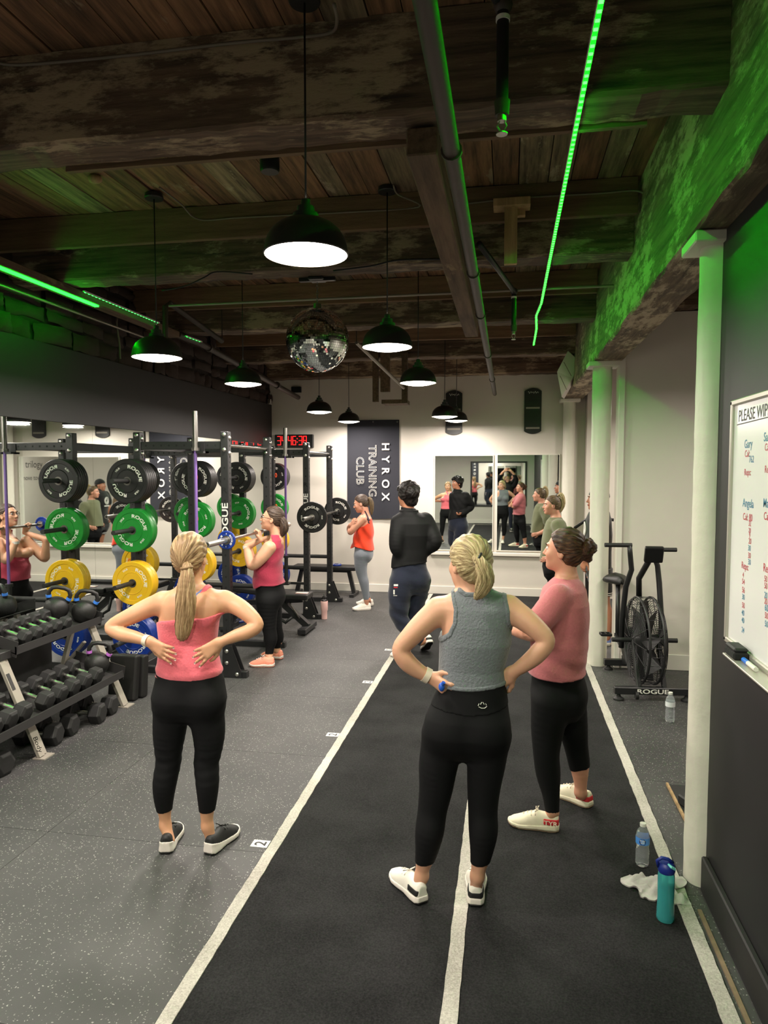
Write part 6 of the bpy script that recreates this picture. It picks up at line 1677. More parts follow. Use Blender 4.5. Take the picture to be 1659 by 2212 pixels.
wrist_band(A, 'watch_band', armL[-1][0]*0.8+armL[-2][0]*0.2, armL[-1][0], 0.026, 'band_cream', 0.024)
for hp, dg in ((hl, -14), (hr_, 10)):
    make_shoe(A, hp, hp+ang_dir(dg)*0.265, ('shoe_black', 'sole_white', 'sole_black'), 0.265, laces='shoe_black', s=1.06, thick=1.15, heelcup=0.022)

# ------------------------------------------------ B: woman in the grey tank, hands on hips
p = Person('', 3.08, h=0.0055, sk='skin_fair'); p.sd = -0.115; J, F = p.J, p.F
hl, hr_ = onfloor(914, 1958)+(0, 0, TURF), onfloor(1027, 1964)+(0, 0, TURF)
Bp = person_root('woman in a ribbed grey tank and black leggings, hands on hips on the middle stripe', 3.08, [hl, hr_])
trunk = p.st([(1280, 985, 1050, 0.055), (1294, 962, 1078, 0.075), (1312, 952, 1098, 0.092), (1345, 955, 1099, 0.108), (1385, 955, 1100, 0.116), (1440, 953, 1085, 0.108), (1490, 949, 1091, 0.118), (1545, 924, 1098, 0.132), (1580, 919, 1098, 0.130), (1608, 930, 1086, 0.10), (1628, 952, 1062, 0.07), (1638, 980, 1035, 0.04)])
F.loft(trunk, k=0.045)
c = J(1013, 1219, 0.01); Mh = head_frame(36, -3)
F.chain(p.lm([(1010, 1240, 0.0, 26), (1014, 1265, 0.0, 25), (1018, 1285, 0.0, 30)]), 0.03)
for sx, sh in ((1, (1098, 1314)), (-1, (948, 1318))): F.chain(p.lm([(1018, 1282, 0.0, 18), (sh[0]-sx*26, sh[1]-10, -0.01, 22), (sh[0], sh[1], -0.01, 25)]), 0.035)
core = list(F.p)
for sx in (-1, 1): F.el(J(1009+sx*42, 1582, -0.06), (0.086, 0.072, 0.088), None, 0.05)
for px in (985, 1065): F.el(J(px, 1375, 0.095), (0.06, 0.055, 0.058), None, 0.04)
trunkp = list(F.p)
legL = p.lm([(958, 1595, 0, 44), (947, 1650, 0, 40), (942, 1700, 0, 34.5), (934, 1750, 0, 29.5), (928, 1795, -0.015, 29), (921, 1840, -0.015, 22), (913, 1875, -0.01, 15), (911, 1892, -0.01, 14)])
legR = p.lm([(1054, 1595, 0, 45), (1050, 1650, 0, 39), (1045, 1700, 0, 33.5), (1043, 1750, 0, 29.5), (1044, 1795, -0.015, 29), (1040, 1840, -0.015, 22), (1034, 1875, -0.01, 16), (1031, 1893, -0.01, 14)])
F.chain(legL, 0.03); F.chain(legR, 0.03); legp = list(F.p[len(trunkp):])
for leg, hp, dg in ((legL, hl, -38), (legR, hr_, -2)): F.rc(leg[-1][0], tuple(hp+ang_dir(dg)*0.05+np.array((0, 0, 0.05))), leg[-1][1], 0.027, 0.02)
armL = p.lm([(948, 1318, -0.01, 28), (920, 1342, -0.03, 26), (890, 1372, -0.05, 22.5), (866, 1402, -0.06, 19), (878, 1428, -0.06, 20), (902, 1448, -0.05, 17), (930, 1463, -0.04, 12.5)])
armR = p.lm([(1098, 1314, -0.01, 28), (1128, 1334, -0.03, 26), (1158, 1358, -0.05, 22.5), (1180, 1384, -0.06, 19), (1163, 1410, -0.06, 20), (1138, 1432, -0.05, 17), (1108, 1452, -0.03, 12.5)])
F.chain(armL, 0.025); F.chain(armR, 0.025)
tl = add_hand(F, armL[-1][0], J(962, 1486, -0.09)-armL[-1][0], (0.55, 0.75, 0.2), 1, (0.25, 0.6, 0.5), 0.5, 0.95, 0.1)
tr_ = add_hand(F, armR[-1][0], J(1088, 1466, -0.02)-armR[-1][0], (-0.2, 0.9, -0.3), 1, (0.9, 1.2, 0.8), 0.6, 0.95, 0.08)
add_head(F, c, Mh, 1.0)
mesh_field('body', F, p.h, 'skin_fair', Bp)
build_nails(tl, 'nail_dark', Bp); face_parts(Bp, c, Mh, 1.0)
outline = [(990, 1279), (1003, 1287), (1030, 1288), (1056, 1278), (1086, 1284), (1096, 1320), (1099, 1350), (1112, 1376), (1150, 1395), (1150, 1487), (1020, 1493), (890, 1489), (890, 1402), (950, 1389), (970, 1374), (982, 1350), (984, 1320), (975, 1289)]
tank = mesh_field('tank_top', copyF(trunkp), p.h, 'cloth_grey', Bp, off=0.0085, cut=zcut(p, outline), fold=wrinkles(0.0022, (J(0, 1492)[2]+0.01, J(0, 1430)[2]), 110, 6, 1.0))
for nm, pts in (('armhole_trim', [(975, 1287), (984, 1320), (982, 1350), (970, 1374), (950, 1389), (935, 1394)]), ('armhole_trim', [(1087, 1284), (1096, 1320), (1099, 1350), (1112, 1376)]), ('collar_trim', [(990, 1280), (1003, 1288), (1030, 1289), (1056, 1279)]), ('hem_band', [(930, 1486), (1020, 1489), (1115, 1484)])):
    mesh_field(nm, copyF(trunkp), 0.0048, 'cloth_grey', Bp, off=0.0115, cut=(lambda pc: pc)(strap_cut(p, pts, 0.009)))
leg_o = mesh_field('leggings', copyF(trunkp+legp), p.h, 'leggings_black', Bp, off=0.0045, cut=zcut(p, [(800, 1470), (1200, 1470), (1200, 1894), (980, 1890), (800, 1888)]))
mesh_field('waistband', copyF(trunkp), 0.005, 'leggings_black', Bp, off=0.0068, cut=zcut(p, [(800, 1470), (1200, 1470), (1200, 1533), (1100, 1537), (1050, 1545), (1000, 1544), (940, 1535), (800, 1528)]))
# white mark on the waistband
bpy.context.view_layer.update()
mb = MB()
for a, b in (((1033, 1524), (1035, 1519)), ((1038, 1521), (1041, 1516)), ((1043, 1516), (1046, 1521)), ((1049, 1519), (1051, 1523)), ((1034, 1526), (1040, 1529)), ((1040, 1529), (1047, 1529)), ((1047, 1529), (1052, 1525))):
    q = []
    for u in (a, b):
        l_, n_ = hit(leg_o, *u)
        q.append((l_ if l_ is not None else Vector(J(*u, -0.14)))+Vector((0, -0.0045, 0)))
    mb.tube(q, 0.0014, 5)
mb.build('waist_mark', 'text_white', Bp)
hair_cap(Bp, 'hair', c, Mh, 1.0, 'hair_pale_blonde', (-0.03, -0.112, 0.012), 0.0048, thick=(0.088, 0.109, 0.100), wob=0.0012)
k0 = J(1030, 1207, -0.125)
tail(Bp, 'ponytail', [(J(1029, 1206, -0.112), 0.018), (J(1037, 1213, -0.140), 0.024), (J(1046, 1233, -0.150), 0.034), (J(1047, 1256, -0.145), 0.036), (J(1040, 1276, -0.135), 0.028), (J(1029, 1290, -0.125), 0.012)], 'hair_pale_blonde', flat=(0, 1, 0), fs=0.7)
MB().tube([Vector(k0)+Vector((0.012*math.sin(a)+0.006, 0.018*math.cos(a)-0.004, 0.022*math.sin(a))) for a in [2*math.pi*i/16 for i in range(16)]], 0.006, 8, closed=True).build('hair_tie', 'cable_black', Bp, smooth=True)
wrist_band(Bp, 'watch_band', armL[-1][0]*0.7+armL[-2][0]*0.3, armL[-1][0], 0.031, 'band_cream', 0.026)
plain('toy_blue', (0.13, 0.33, 0.72), 0.4)
q = J(954, 1484, -0.125)
make_shoe(Bp, hl, hl+ang_dir(-38)*0.27, ('shoe_white', 'sole_white', 'sole_black'), 0.27, s=1.06, accent=(0.02, 0.30, 0.036, 0.062, 'shoe_black'))
make_shoe(Bp, hr_, hr_+ang_dir(-2)*0.27, ('shoe_white', 'sole_white', 'sole_black'), 0.27, s=1.06, accent=(0.0, 0.30, 0.036, 0.062, 'shoe_black'))
t = thing('bottle_cap', Vector(q)-Vector((0, 0, 0.02)), 'small blue object held in the grey-topped woman\'s left hand', 'cap')
MB().sphere(q, 0.017, 14, 10, (0.8, 0.8, 1.15)).build('blue_shell', 'toy_blue', t, smooth=True)
MB().cyl(Vector(q)+Vector((0.004, -0.006, 0.012)), Vector(q)+Vector((0.010, -0.010, 0.024)), 0.008, n=12).build('neck', 'toy_blue', t, auto=40)

# ------------------------------------------------ C: woman in the rose T-shirt, arms crossed
p = Person('', 3.95, h=0.0058, sk='skin_pink'); p.sd = -0.170; J, F = p.J, p.F
hl, tl_ = onfloor(1208, 1797)+(0, 0, TURF), onfloor(1104, 1782)+(0, 0, TURF)
hr_, tr_ = onfloor(1277, 1748)+(0, 0, TURF), onfloor(1208, 1718)+(0, 0, TURF)
Cp = person_root('woman in a loose rose T-shirt with a curly brown bun, arms crossed', 3.95, [hl, hr_])
F.loft(p.st([(1246, 1203, 1243, 0.06), (1262, 1190, 1258, 0.11), (1290, 1176, 1266, 0.165), (1340, 1160, 1265, 0.16), (1400, 1158, 1258, 0.145), (1450, 1152, 1258, 0.15), (1495, 1147, 1262, 0.155), (1530, 1152, 1258, 0.14), (1548, 1165, 1248, 0.09)]), k=0.03)
c = J(1218, 1190, 0.0); Mh = head_frame(68, 3)
F.chain(p.lm([(1222, 1212, 0.0, 22), (1224, 1235, 0.0, 22), (1224, 1258, 0.0, 26)]), 0.03)
armN = p.lm([(1210, 1288, -0.14, 22), (1180, 1330, -0.19, 20), (1158, 1368, -0.20, 16), (1130, 1366, -0.10, 15), (1112, 1362, 0.06, 11)])
armF = p.lm([(1218, 1282, 0.15, 22), (1180, 1322, 0.20, 19), (1150, 1356, 0.18, 16), (1130, 1358, 0.04, 14), (1128, 1362, -0.10, 10.5)])
sleeve = list(F.p)
F.chain(armN, 0.025); F.chain(armF, 0.025)
legN = p.lm([(1190, 1518, -0.085, 40), (1183, 1570, -0.09, 34), (1180, 1625, -0.10, 26.5), (1184, 1670, -0.10, 24.5), (1190, 1715, -0.12, 17), (1193, 1755, -0.14, 13)])
legF = p.lm([(1226, 1518, 0.085, 38), (1236, 1565, 0.09, 31), (1244, 1610, 0.10, 24), (1251, 1650, 0.12, 21), (1254, 1690, 0.12, 14), (1254, 1712, 0.12, 12)])
n0 = len(F.p); F.chain(legN, 0.03); F.chain(legF, 0.03); legp = list(F.p[n0:])
F.el(J(1240, 1500, 0.0), (0.06, 0.13, 0.09), None, 0.05)
butt = F.p[-1]
for leg, hp, tp in ((legN, hl, tl_), (legF, hr_, tr_)): F.rc(leg[-1][0], tuple(hp+(tp-hp)*0.22+np.array((0, 0, 0.05))), leg[-1][1], 0.027, 0.02)
add_hand(F, armF[-1][0], (0.1, -1, 0.25), (1, 0, 0.1), 1, (0.3, 0.4, 0.3), 0.5, 0.93)
add_hand(F, armN[-1][0], (0.1, 1, 0.25), (1, 0, 0.1), -1, (0.3, 0.4, 0.3), 0.5, 0.93)
add_head(F, c, Mh, 0.99)
mesh_field('body', F, p.h, 'skin_pink', Cp)
face_parts(Cp, c, Mh, 0.99)
T = Field()
T.loft(p.st([(1247, 1198, 1248, 0.068), (1256, 1188, 1258, 0.11), (1272, 1172, 1266, 0.165), (1300, 1164, 1272, 0.188), (1350, 1150, 1273, 0.185), (1400, 1146, 1268, 0.178), (1440, 1140, 1266, 0.182), (1474, 1136, 1268, 0.190)]), k=0.03)
T.chain(p.lm([(1206, 1290, -0.15, 29), (1180, 1325, -0.19, 28), (1164, 1348, -0.20, 27)]), 0.03)
T.chain(p.lm([(1212, 1284, 0.15, 28), (1178, 1322, 0.20, 27), (1160, 1342, 0.19, 25)]), 0.03)
def shirt_fold(X, Y, Z): return 0.0035*np.sin(X*18+Z*42+2*np.sin(Y*9+Z*6))*np.clip((1.28-Z)*4, 0.25, 1)+0.0025*np.sin(Z*70+X*30+3*np.sin(Y*11))*np.clip((1.05-Z)*6, 0, 1)
mesh_field('t_shirt', T, p.h, 'cloth_rose', Cp, cut=zcut(p, [(1060, 1225), (1330, 1225), (1330, 1468), (1210, 1474), (1120, 1466), (1060, 1466)]), fold=shirt_fold)
mesh_field('leggings', copyF(sleeve[:1]+legp+[butt]), p.h, 'leggings_black', Cp, off=0.0045, cut=zcut(p, [(1050, 1440), (1340, 1440), (1340, 1700), (1262, 1706), (1215, 1722), (1210, 1760), (1050, 1756)]))
hair_cap(Cp, 'hair', c, Mh, 0.99, 'hair_auburn', (0.0, -0.125, 0.012), 0.0048, thick=(0.088, 0.106, 0.099), wob=0.0028, line=((0.070, 0.080), (-0.030, -0.085)))
bunF = Field(); bcn = J(1266, 1189, -0.035)
r = random.Random(2)
for i in range(16):
    a = r.uniform(0, 6.28); b = r.uniform(-1, 1); rad = 0.040
    bunF.el(bcn+np.array((rad*math.cos(a)*math.sqrt(1-b*b), rad*math.sin(a)*math.sqrt(1-b*b), rad*1.2*b)), [r.uniform(0.016, 0.028) for _ in range(3)], None, 0.008)
bunF.el(bcn, (0.042, 0.042, 0.048), None, 0.01)
mesh_field('hair_bun', bunF, 0.0045, 'hair_auburn', Cp, fold=lambda X, Y, Z: 0.0025*np.sin(X*140+4*np.sin(Z*70))*np.sin(Z*150+3*np.sin(Y*90)), strand=lambda v: np.stack([np.sin(v[:, 0]*60)+v[:, 2]*20, v[:, 1]*20, np.cos(v[:, 2]*70)*12], 1))
sh_, at_, d_s, x_s = make_shoe(Cp, hl, tl_, ('shoe_cream', 'shoe_cream', 'sole_gum'), 0.275, s=1.05, laces='band_cream', accent=(0.0, 0.30, 0.036, 0.066, 'shoe_red'))
mb = MB(); put_text(mb, 'TYR', 0.030, at_(0.155, -0.0405, 0.051), Vector(-d_s), (0, 0.35, 1), 1.3, 0.01); mb.build('shoe_lettering', 'band_cream', sh_)
make_shoe(Cp, hr_, tr_, ('shoe_cream', 'shoe_cream', 'sole_gum'), 0.275, s=1.05, laces='band_cream', accent=(0.0, 0.30, 0.036, 0.066, 'shoe_red'))

# ------------------------------------------------ D: woman with glasses holding the barbell in front of her shoulders
p = Person('', 6.74, h=0.0068, sk='skin_fair'); p.sd = -0.140; J, F = p.J, p.F
hN, tN = onfloor(593, 1440), onfloor(545, 1439); hF, tF = onfloor(610, 1424), onfloor(563, 1418)
Dp = person_root('woman with glasses in a crimson tank top holding a barbell at her shoulders', 6.74, [hN, hF])
F.loft(p.st([(1162, 589, 607, 0.06), (1172, 577, 610, 0.10), (1185, 568, 609, 0.132), (1210, 560, 606, 0.145), (1240, 556, 604, 0.14), (1262, 556, 608, 0.155), (1285, 557, 609, 0.17), (1305, 561, 604, 0.15), (1318, 570, 598, 0.10)]), k=0.04)
c = J(588, 1121, 0.0); Mh = head_frame(98, 8)
F.chain(p.lm([(592, 1135, 0, 12.5), (597, 1152, 0, 12), (598, 1170, 0, 15)]), 0.025)
core = list(F.p)
armN = p.lm([(582, 1183, -0.165, 14.5), (566, 1204, -0.20, 13), (546, 1222, -0.22, 10.5), (539, 1208, -0.20, 10), (533, 1182, -0.17, 7.5)])
armF = p.lm([(582, 1181, 0.165, 14), (566, 1200, 0.20, 12), (548, 1216, 0.20, 10), (541, 1200, 0.18, 9), (536, 1174, 0.17, 7)])
n1 = len(F.p)
F.el(J(560, 1205, -0.07), (0.05, 0.07, 0.055), None, 0.04); F.el(J(560, 1205, 0.07), (0.05, 0.07, 0.055), None, 0.04); bust = list(F.p[n1:])
F.chain(armN, 0.022); F.chain(armF, 0.022)
legN = p.lm([(579, 1300, -0.09, 24), (578, 1330, -0.095, 19.5), (582, 1360, -0.10, 14), (585, 1380, -0.10, 13), (583, 1400, -0.11, 8.5), (581, 1414, -0.115, 7.5)])
legF = p.lm([(584, 1300, 0.09, 24), (590, 1330, 0.095, 18), (596, 1358, 0.10, 13), (600, 1376, 0.12, 12), (599, 1394, 0.13, 8), (598, 1404, 0.135, 7)])
n0 = len(F.p); F.chain(legN, 0.03); F.chain(legF, 0.03); F.el(J(598, 1290, 0.0), (0.07, 0.14, 0.09), None, 0.05); legp = list(F.p[n0:])
for leg, hp, tp in ((legN, hN, tN), (legF, hF, tF)): F.rc(leg[-1][0], tuple(hp+(tp-hp)*0.2+np.array((0, 0, 0.05))), leg[-1][1], 0.027, 0.02)
for arm in (armN, armF):
    w = np.array((BX+0.030, arm[-1][0][1], BZ-0.075)); F.rc(arm[-1][0], w, arm[-1][1], 0.024, 0.015)
    add_hand(F, w, (-0.15, 0, 1), (-1, 0, 0.1), 1 if arm is armN else -1, (0.75, 1.35, 1.2), 0.2, 0.95, 0.05)
add_head(F, c, Mh, 1.03); F.carve((BX, 6.35, BZ), (BX, 7.12, BZ), 0.0135)
mesh_field('body', F, 0.006, 'skin_fair', Dp); face_parts(Dp, c, Mh, 1.03)
T = Field(); T.loft(p.st([(1155, 584, 606, 0.07), (1166, 577, 610, 0.105), (1182, 566, 611, 0.135), (1208, 556, 608, 0.155), (1235, 551, 606, 0.165), (1255, 551, 611, 0.175), (1275, 551, 617, 0.185)]), k=0.03); T.p += bust
mesh_field('tank_top', T, 0.0065, 'cloth_crimson', Dp, off=0.004, cut=zcut(p, [(577, 1155), (590, 1151), (602, 1154), (612, 1166), (626, 1200), (630, 1257), (611, 1264), (591, 1267), (566, 1265), (552, 1272), (535, 1272), (535, 1236), (558, 1206), (571, 1198), (580, 1192), (586, 1176), (584, 1165)]),
           fold=lambda X, Y, Z: 0.005*np.sin(Z*38+X*16+2*np.sin(Y*8))*np.clip((1.25-Z)*5, 0, 1))
mesh_field('leggings', copyF(core+legp), 0.0068, 'leggings_black', Dp, off=0.005, cut=zcut(p, [(480, 1252), (660, 1252), (660, 1402), (590, 1402), (588, 1414), (480, 1414)]))
hair_cap(Dp, 'hair', c, Mh, 1.03, 'hair_brown', (0.0, -0.105, 0.01), 0.0055, line=((0.068, 0.085), (-0.045, -0.07)))
tail(Dp, 'ponytail', [(J(604, 1117, -0.01), 0.02), (J(611, 1124, -0.01), 0.036), (J(614, 1140, -0.01), 0.044), (J(610, 1152, -0.005), 0.032), (J(604, 1159, 0), 0.012)], 'hair_brown', 0.006)
H = lambda r_, f_, u_: Vector(c+1.03*(Mh[0]*r_+Mh[1]*f_+Mh[2]*u_))
mb = MB()
for sg in (-1, 1):
    mb.tube([H(0.032*sg+0.022*math.cos(a), 0.104-0.010*abs(math.cos(a)+0.0)*0.5, 0.006+0.014*math.sin(a)) for a in [2*math.pi*i/16 for i in range(16)]], 0.0018, 6, closed=True)
    mb.tube([H(0.054*sg, 0.098, 0.010), H(0.080*sg, 0.05, 0.010), H(0.084*sg, -0.005, 0.008)], 0.0022, 6)
mb.tube([H(-0.010, 0.106, 0.008), H(0, 0.111, 0.011), H(0.010, 0.106, 0.008)], 0.0018, 6); mb.build('eyeglasses', 'cable_black', Dp, smooth=True)
wrist_band(Dp, 'watch', armN[-1][0], Vector(armN[-1][0])+Vector((0, 0, 1)), 0.036, 'strap_white', 0.028)
for a, b in ((hN, tN), (hF, tF)): make_shoe(Dp, a, b, ('shoe_coral', 'sole_white', 'shoe_coral'), 0.255, s=1.05, laces='strap_white', h=0.006, accent=(0.0, 0.33, 0.02, 0.06, 'shoe_coral'))

# ------------------------------------------------ E: woman in the orange tank, arms folded, near the banner
p = Person('', 9.6, h=0.0075, sk='skin_pink'); p.sd = -0.130; J, F = p.J, p.F
hN, tN = onfloor(801, 1317), onfloor(761, 1319); hF, tF = onfloor(806, 1309), onfloor(770, 1306)
Ep = person_root('woman in an orange tank top and grey leggings, arms folded, by the banner', 9.6, [hN, hF])
F.loft(p.st([(1112, 784, 798, 0.06), (1119, 777, 802, 0.11), (1130, 771, 803, 0.135), (1150, 769, 802, 0.13), (1170, 770, 800, 0.125), (1185, 768, 802, 0.15), (1200, 767, 800, 0.16), (1212, 771, 796, 0.12)]), k=0.035)
c = J(780, 1088, 0.0); Mh = head_frame(92, -16)
F.chain(p.lm([(786, 1097, 0, 9.5), (789, 1106, 0, 8.5), (790, 1116, 0, 10)]), 0.02)
core = list(F.p)
armN = p.lm([(783, 1121, -0.14, 9.5), (770, 1135, -0.17, 8.2), (758, 1149, -0.17, 6.5), (757, 1146, -0.06, 6.3), (760, 1142, 0.08, 5)])
armF = p.lm([(783, 1120, 0.14, 9.2), (770, 1133, 0.16, 8), (757, 1146, 0.14, 6.5), (755, 1140, 0.02, 6), (758, 1134, -0.14, 4.8)])
F.chain(armN, 0.02); F.chain(armF, 0.02)
n0 = len(F.p)
for dy, sx in ((-0.085, 0), (0.085, 1)):
    F.chain(p.lm([(781+sx, 1200, dy, 15), (779+sx, 1222, dy, 12.5), (782+sx, 1243, dy, 9.8), (786+sx, 1258, dy, 9.2), (789+sx, 1277, dy, 7), (791+sx*5, 1296, dy, 4.8)]), 0.03)
F.el(J(796, 1197, 0), (0.055, 0.14, 0.09), None, 0.05); legp = list(F.p[n0:])
F.rc(J(791, 1296, -0.085), tuple(hN+(tN-hN)*0.2+np.array((0, 0, 0.05))), 0.03, 0.027, 0.02); F.rc(J(796, 1296, 0.085), tuple(hF+(tF-hF)*0.2+np.array((0, 0, 0.05))), 0.03, 0.027, 0.02)
add_hand(F, armF[-1][0], J(766, 1124, -0.225)-armF[-1][0], (0.6, 0.7, -0.2), 1, (0.15, 0.25, 0.2), 0.3, 0.9)
add_head(F, c, Mh, 1.0); mesh_field('body', F, 0.0068, 'skin_pink', Ep); face_parts(Ep, c, Mh, 1.0)
T = Field(); T.loft(p.st([(1114, 783, 801, 0.09), (1124, 776, 804, 0.13), (1140, 770, 806, 0.15), (1165, 763, 806, 0.16), (1194, 757, 807, 0.185)]), k=0.03)
mesh_field('tank_top', T, 0.0072, 'cloth_orange', Ep, cut=zcut(p, [(776, 1139), (786, 1137), (794, 1131), (799, 1118), (805, 1118), (820, 1150), (820, 1192), (800, 1191), (785, 1186), (768, 1181), (756, 1186), (745, 1186), (745, 1160), (768, 1148)]),
           fold=lambda X, Y, Z: 0.007*np.sin(X*45+Z*25+2*np.sin(Y*7))*np.clip((1.35-Z)*4, 0, 1))
for pts in ([(786, 1105), (794, 1120), (797, 1134)], [(780, 1112), (793, 1122), (800, 1126)]): mesh_field('bra_strap', copyF(core), 0.006, 'strap_dark', Ep, off=0.007, cut=strap_cut(p, pts, 0.009))
mesh_field('leggings', copyF(core+legp), 0.0072, 'leggings_grey', Ep, off=0.005, cut=zcut(p, [(700, 1176), (860, 1176), (860, 1297), (700, 1297)]))
hair_cap(Ep, 'hair', c, Mh, 1.0, 'hair_brown', (0.0, -0.105, 0.03), 0.006, line=((0.070, 0.080), (-0.045, -0.07)))
tail(Ep, 'ponytail', [(J(796, 1076, 0), 0.018), (J(801, 1080, 0), 0.028), (J(803, 1093, 0), 0.030), (J(803, 1105, 0), 0.022), (J(803, 1112, 0), 0.008)], 'hair_dark_blonde', 0.006)
for a, b in ((hN, tN), (hF, tF)): make_shoe(Ep, a, b, ('shoe_white', 'sole_white', 'sole_white'), 0.265, s=1.08, h=0.0065, thick=1.2)

# ------------------------------------------------ F: man in the black quarter-zip, walking, hands in front pockets
p = Person('', 7.35, h=0.0072, sk='skin_warm'); p.sd = -0.120; J, F = p.J, p.F
hS, tS = onfloor(884, 1411)+(0, 0, TURF), onfloor(850, 1421)+(0, 0, TURF)
Fp = person_root('dark-haired man in a black zip top and navy sweatpants, walking away', 7.35, [hS])
tr2 = p.st([(1106, 868, 898, 0.07), (1116, 856, 914, 0.11), (1130, 853, 926, 0.135), (1155, 855, 928, 0.14), (1185, 857, 920, 0.125), (1210, 852, 916, 0.125), (1232, 850, 919, 0.135), (1250, 850, 922, 0.14), (1268, 856, 916, 0.12), (1278, 868, 905, 0.08)])
F.loft(tr2, yaw=math.radians(14), k=0.04)
c = J(880, 1071, 0.0); Mh = head_frame(52, 0)
F.chain(p.lm([(881, 1090, 0, 12.5), (883, 1102, 0, 12.5), (884, 1114, 0, 15)]), 0.025)
armL = p.lm([(864, 1131, -0.07, 16), (859, 1155, -0.12, 14), (857, 1180, -0.14, 11.5), (864, 1196, -0.08, 10), (872, 1206, 0.02, 8)])
armR = p.lm([(917, 1127, 0.06, 16), (930, 1147, 0.02, 14), (940, 1168, -0.03, 11.5), (928, 1182, 0.02, 10.5), (908, 1194, 0.14, 8)])
F.chain(armL, 0.025); F.chain(armR, 0.025)
jack = list(F.p)
legB = p.lm([(868, 1258, -0.07, 25), (863, 1290, -0.08, 22), (862, 1325, -0.08, 18), (870, 1345, -0.09, 15), (890, 1367, -0.10, 12.5), (910, 1386, -0.10, 8)])
legS = p.lm([(903, 1256, 0.08, 25), (896, 1295, 0.09, 22), (885, 1335, 0.09, 17), (880, 1365, 0.08, 14), (880, 1392, 0.07, 9)])
n0 = len(F.p); F.chain(legB, 0.03); F.chain(legS, 0.03); F.el(J(908, 1252, 0.0), (0.09, 0.12, 0.11), None, 0.05); legp = list(F.p[n0:])
hB = J(930, 1389, -0.12); dz_ = hB[2]+0.008; hz_ = math.sqrt(0.285**2-dz_**2); tB = hB+np.array((-0.40*hz_, 0.917*hz_, -dz_))
dB = (tB-hB)/np.linalg.norm(tB-hB); xB = np.cross(dB, (0, 0, 1.0)); xB /= np.linalg.norm(xB); upB = np.cross(xB, dB)
F.rc(legB[-1][0], tuple(hB*0.78+tB*0.22+upB*0.058), 0.034, 0.026, 0.02); F.rc(legS[-1][0], tuple(hS+(tS-hS)*0.2+np.array((0, 0, 0.05))), 0.035, 0.028, 0.02)
add_hand(F, armL[-1][0], (0.2, 0.6, -0.6), (0.8, 0.1, 0.2), 1, (0.3, 0.4, 0.3), 0.5); add_hand(F, armR[-1][0], (-0.7, 0.5, -0.3), (0, -0.3, 0.9), 1, (0.6, 0.8, 0.5), 0.5)
add_head(F, c, Mh, 1.05, True); mesh_field('body', F, 0.0068, 'skin_warm', Fp); face_parts(Fp, c, Mh, 1.05, 'hair_black')
T = copyF(jack)
jk = mesh_field('zip_top', T, 0.0068, 'cloth_jacket', Fp, off=0.021, cut=zcut(p, [(800, 1104), (866, 1096), (872, 1099), (897, 1103), (980, 1110), (980, 1214), (921, 1218), (880, 1221), (847, 1228), (800, 1230)]), fold=lambda X, Y, Z: 0.0035*np.sin(Z*24+X*33+3*np.sin(Y*10+Z*5))*np.sin(X*17+Y*21+1))
F2 = Field(); F2.rc(J(882, 1098, 0), J(884, 1112, 0), 0.074, 0.085, 0.02); mesh_field('collar', F2, 0.007, 'cloth_jacket', Fp, cut=zcut(p, [(840, 1103), (866, 1096), (902, 1101), (930, 1115), (930, 1125), (840, 1125)]))
T = copyF(legp); T.loft(tr2, yaw=math.radians(14), k=0.04)
pants = mesh_field('sweatpants', T, 0.0072, 'cloth_navy', Fp, off=0.012, cut=zcut(p, [(800, 1213), (970, 1213), (970, 1360), (918, 1378), (906, 1396), (868, 1396), (800, 1392)]), fold=lambda X, Y, Z: 0.005*np.sin(Z*45+X*24+2*np.sin(Y*11+Z*9))*np.clip((0.85-Z)*3, 0.2, 1))
bpy.context.view_layer.update()
for nm, a, b, m in (('leg_print', (847, 1262), (856, 1266), 'text_white'), ('leg_print', (847, 1268), (855, 1270), 'shoe_red'), ('leg_print', (846, 1274), (849, 1284), 'text_white'), ('leg_print', (846, 1286), (854, 1287), 'text_white')):
    q = []
    for u in ((a[0]+4, a[1]), (b[0]+4, a[1]), (b[0]+4, b[1]), (a[0]+4, b[1])):
        l_, n_ = hit(pants, *u)
        if l_ is not None: q.append(l_+n_*0.003)
    if len(q) == 4: MB().add(q, [(0, 1, 2, 3)]).build(nm, m, Fp)
def shag(F_, H):
    r = random.Random(6)
    F_.el(H(0, -0.052, -0.062), (0.070, 0.052, 0.050), None, 0.03)
    for i in range(44):
        a = r.uniform(0, 6.28); b = r.uniform(-0.65, 1)
        f_, u_ = -0.018+0.104*math.sqrt(1-b*b)*math.sin(a), 0.036+0.090*b
        if f_ > 0.05 and u_ < 0.06: continue
        F_.el(H(0.078*math.sqrt(1-b*b)*math.cos(a), f_, u_), [r.uniform(0.022, 0.038)*1.1 for _ in range(3)], None, 0.012)
hair_cap(Fp, 'hair', c, Mh, 1.05, 'hair_black', (0.0, -0.02, 0.12), 0.0055, thick=(0.096, 0.118, 0.108), line=((0.098, 0.070), (-0.030, -0.095)), extra=shag, wob=0.003)
make_shoe(Fp, hS, tS, ('shoe_white', 'sole_white', 'sole_white'), 0.285, s=1.1, h=0.0065)
make_shoe(Fp, hB, tB, ('shoe_white', 'sole_white', 'sole_black'), 0.285, s=1.1, h=0.0065, accent=(0.0, 0.3, 0.03, 0.06, 'shoe_black'))

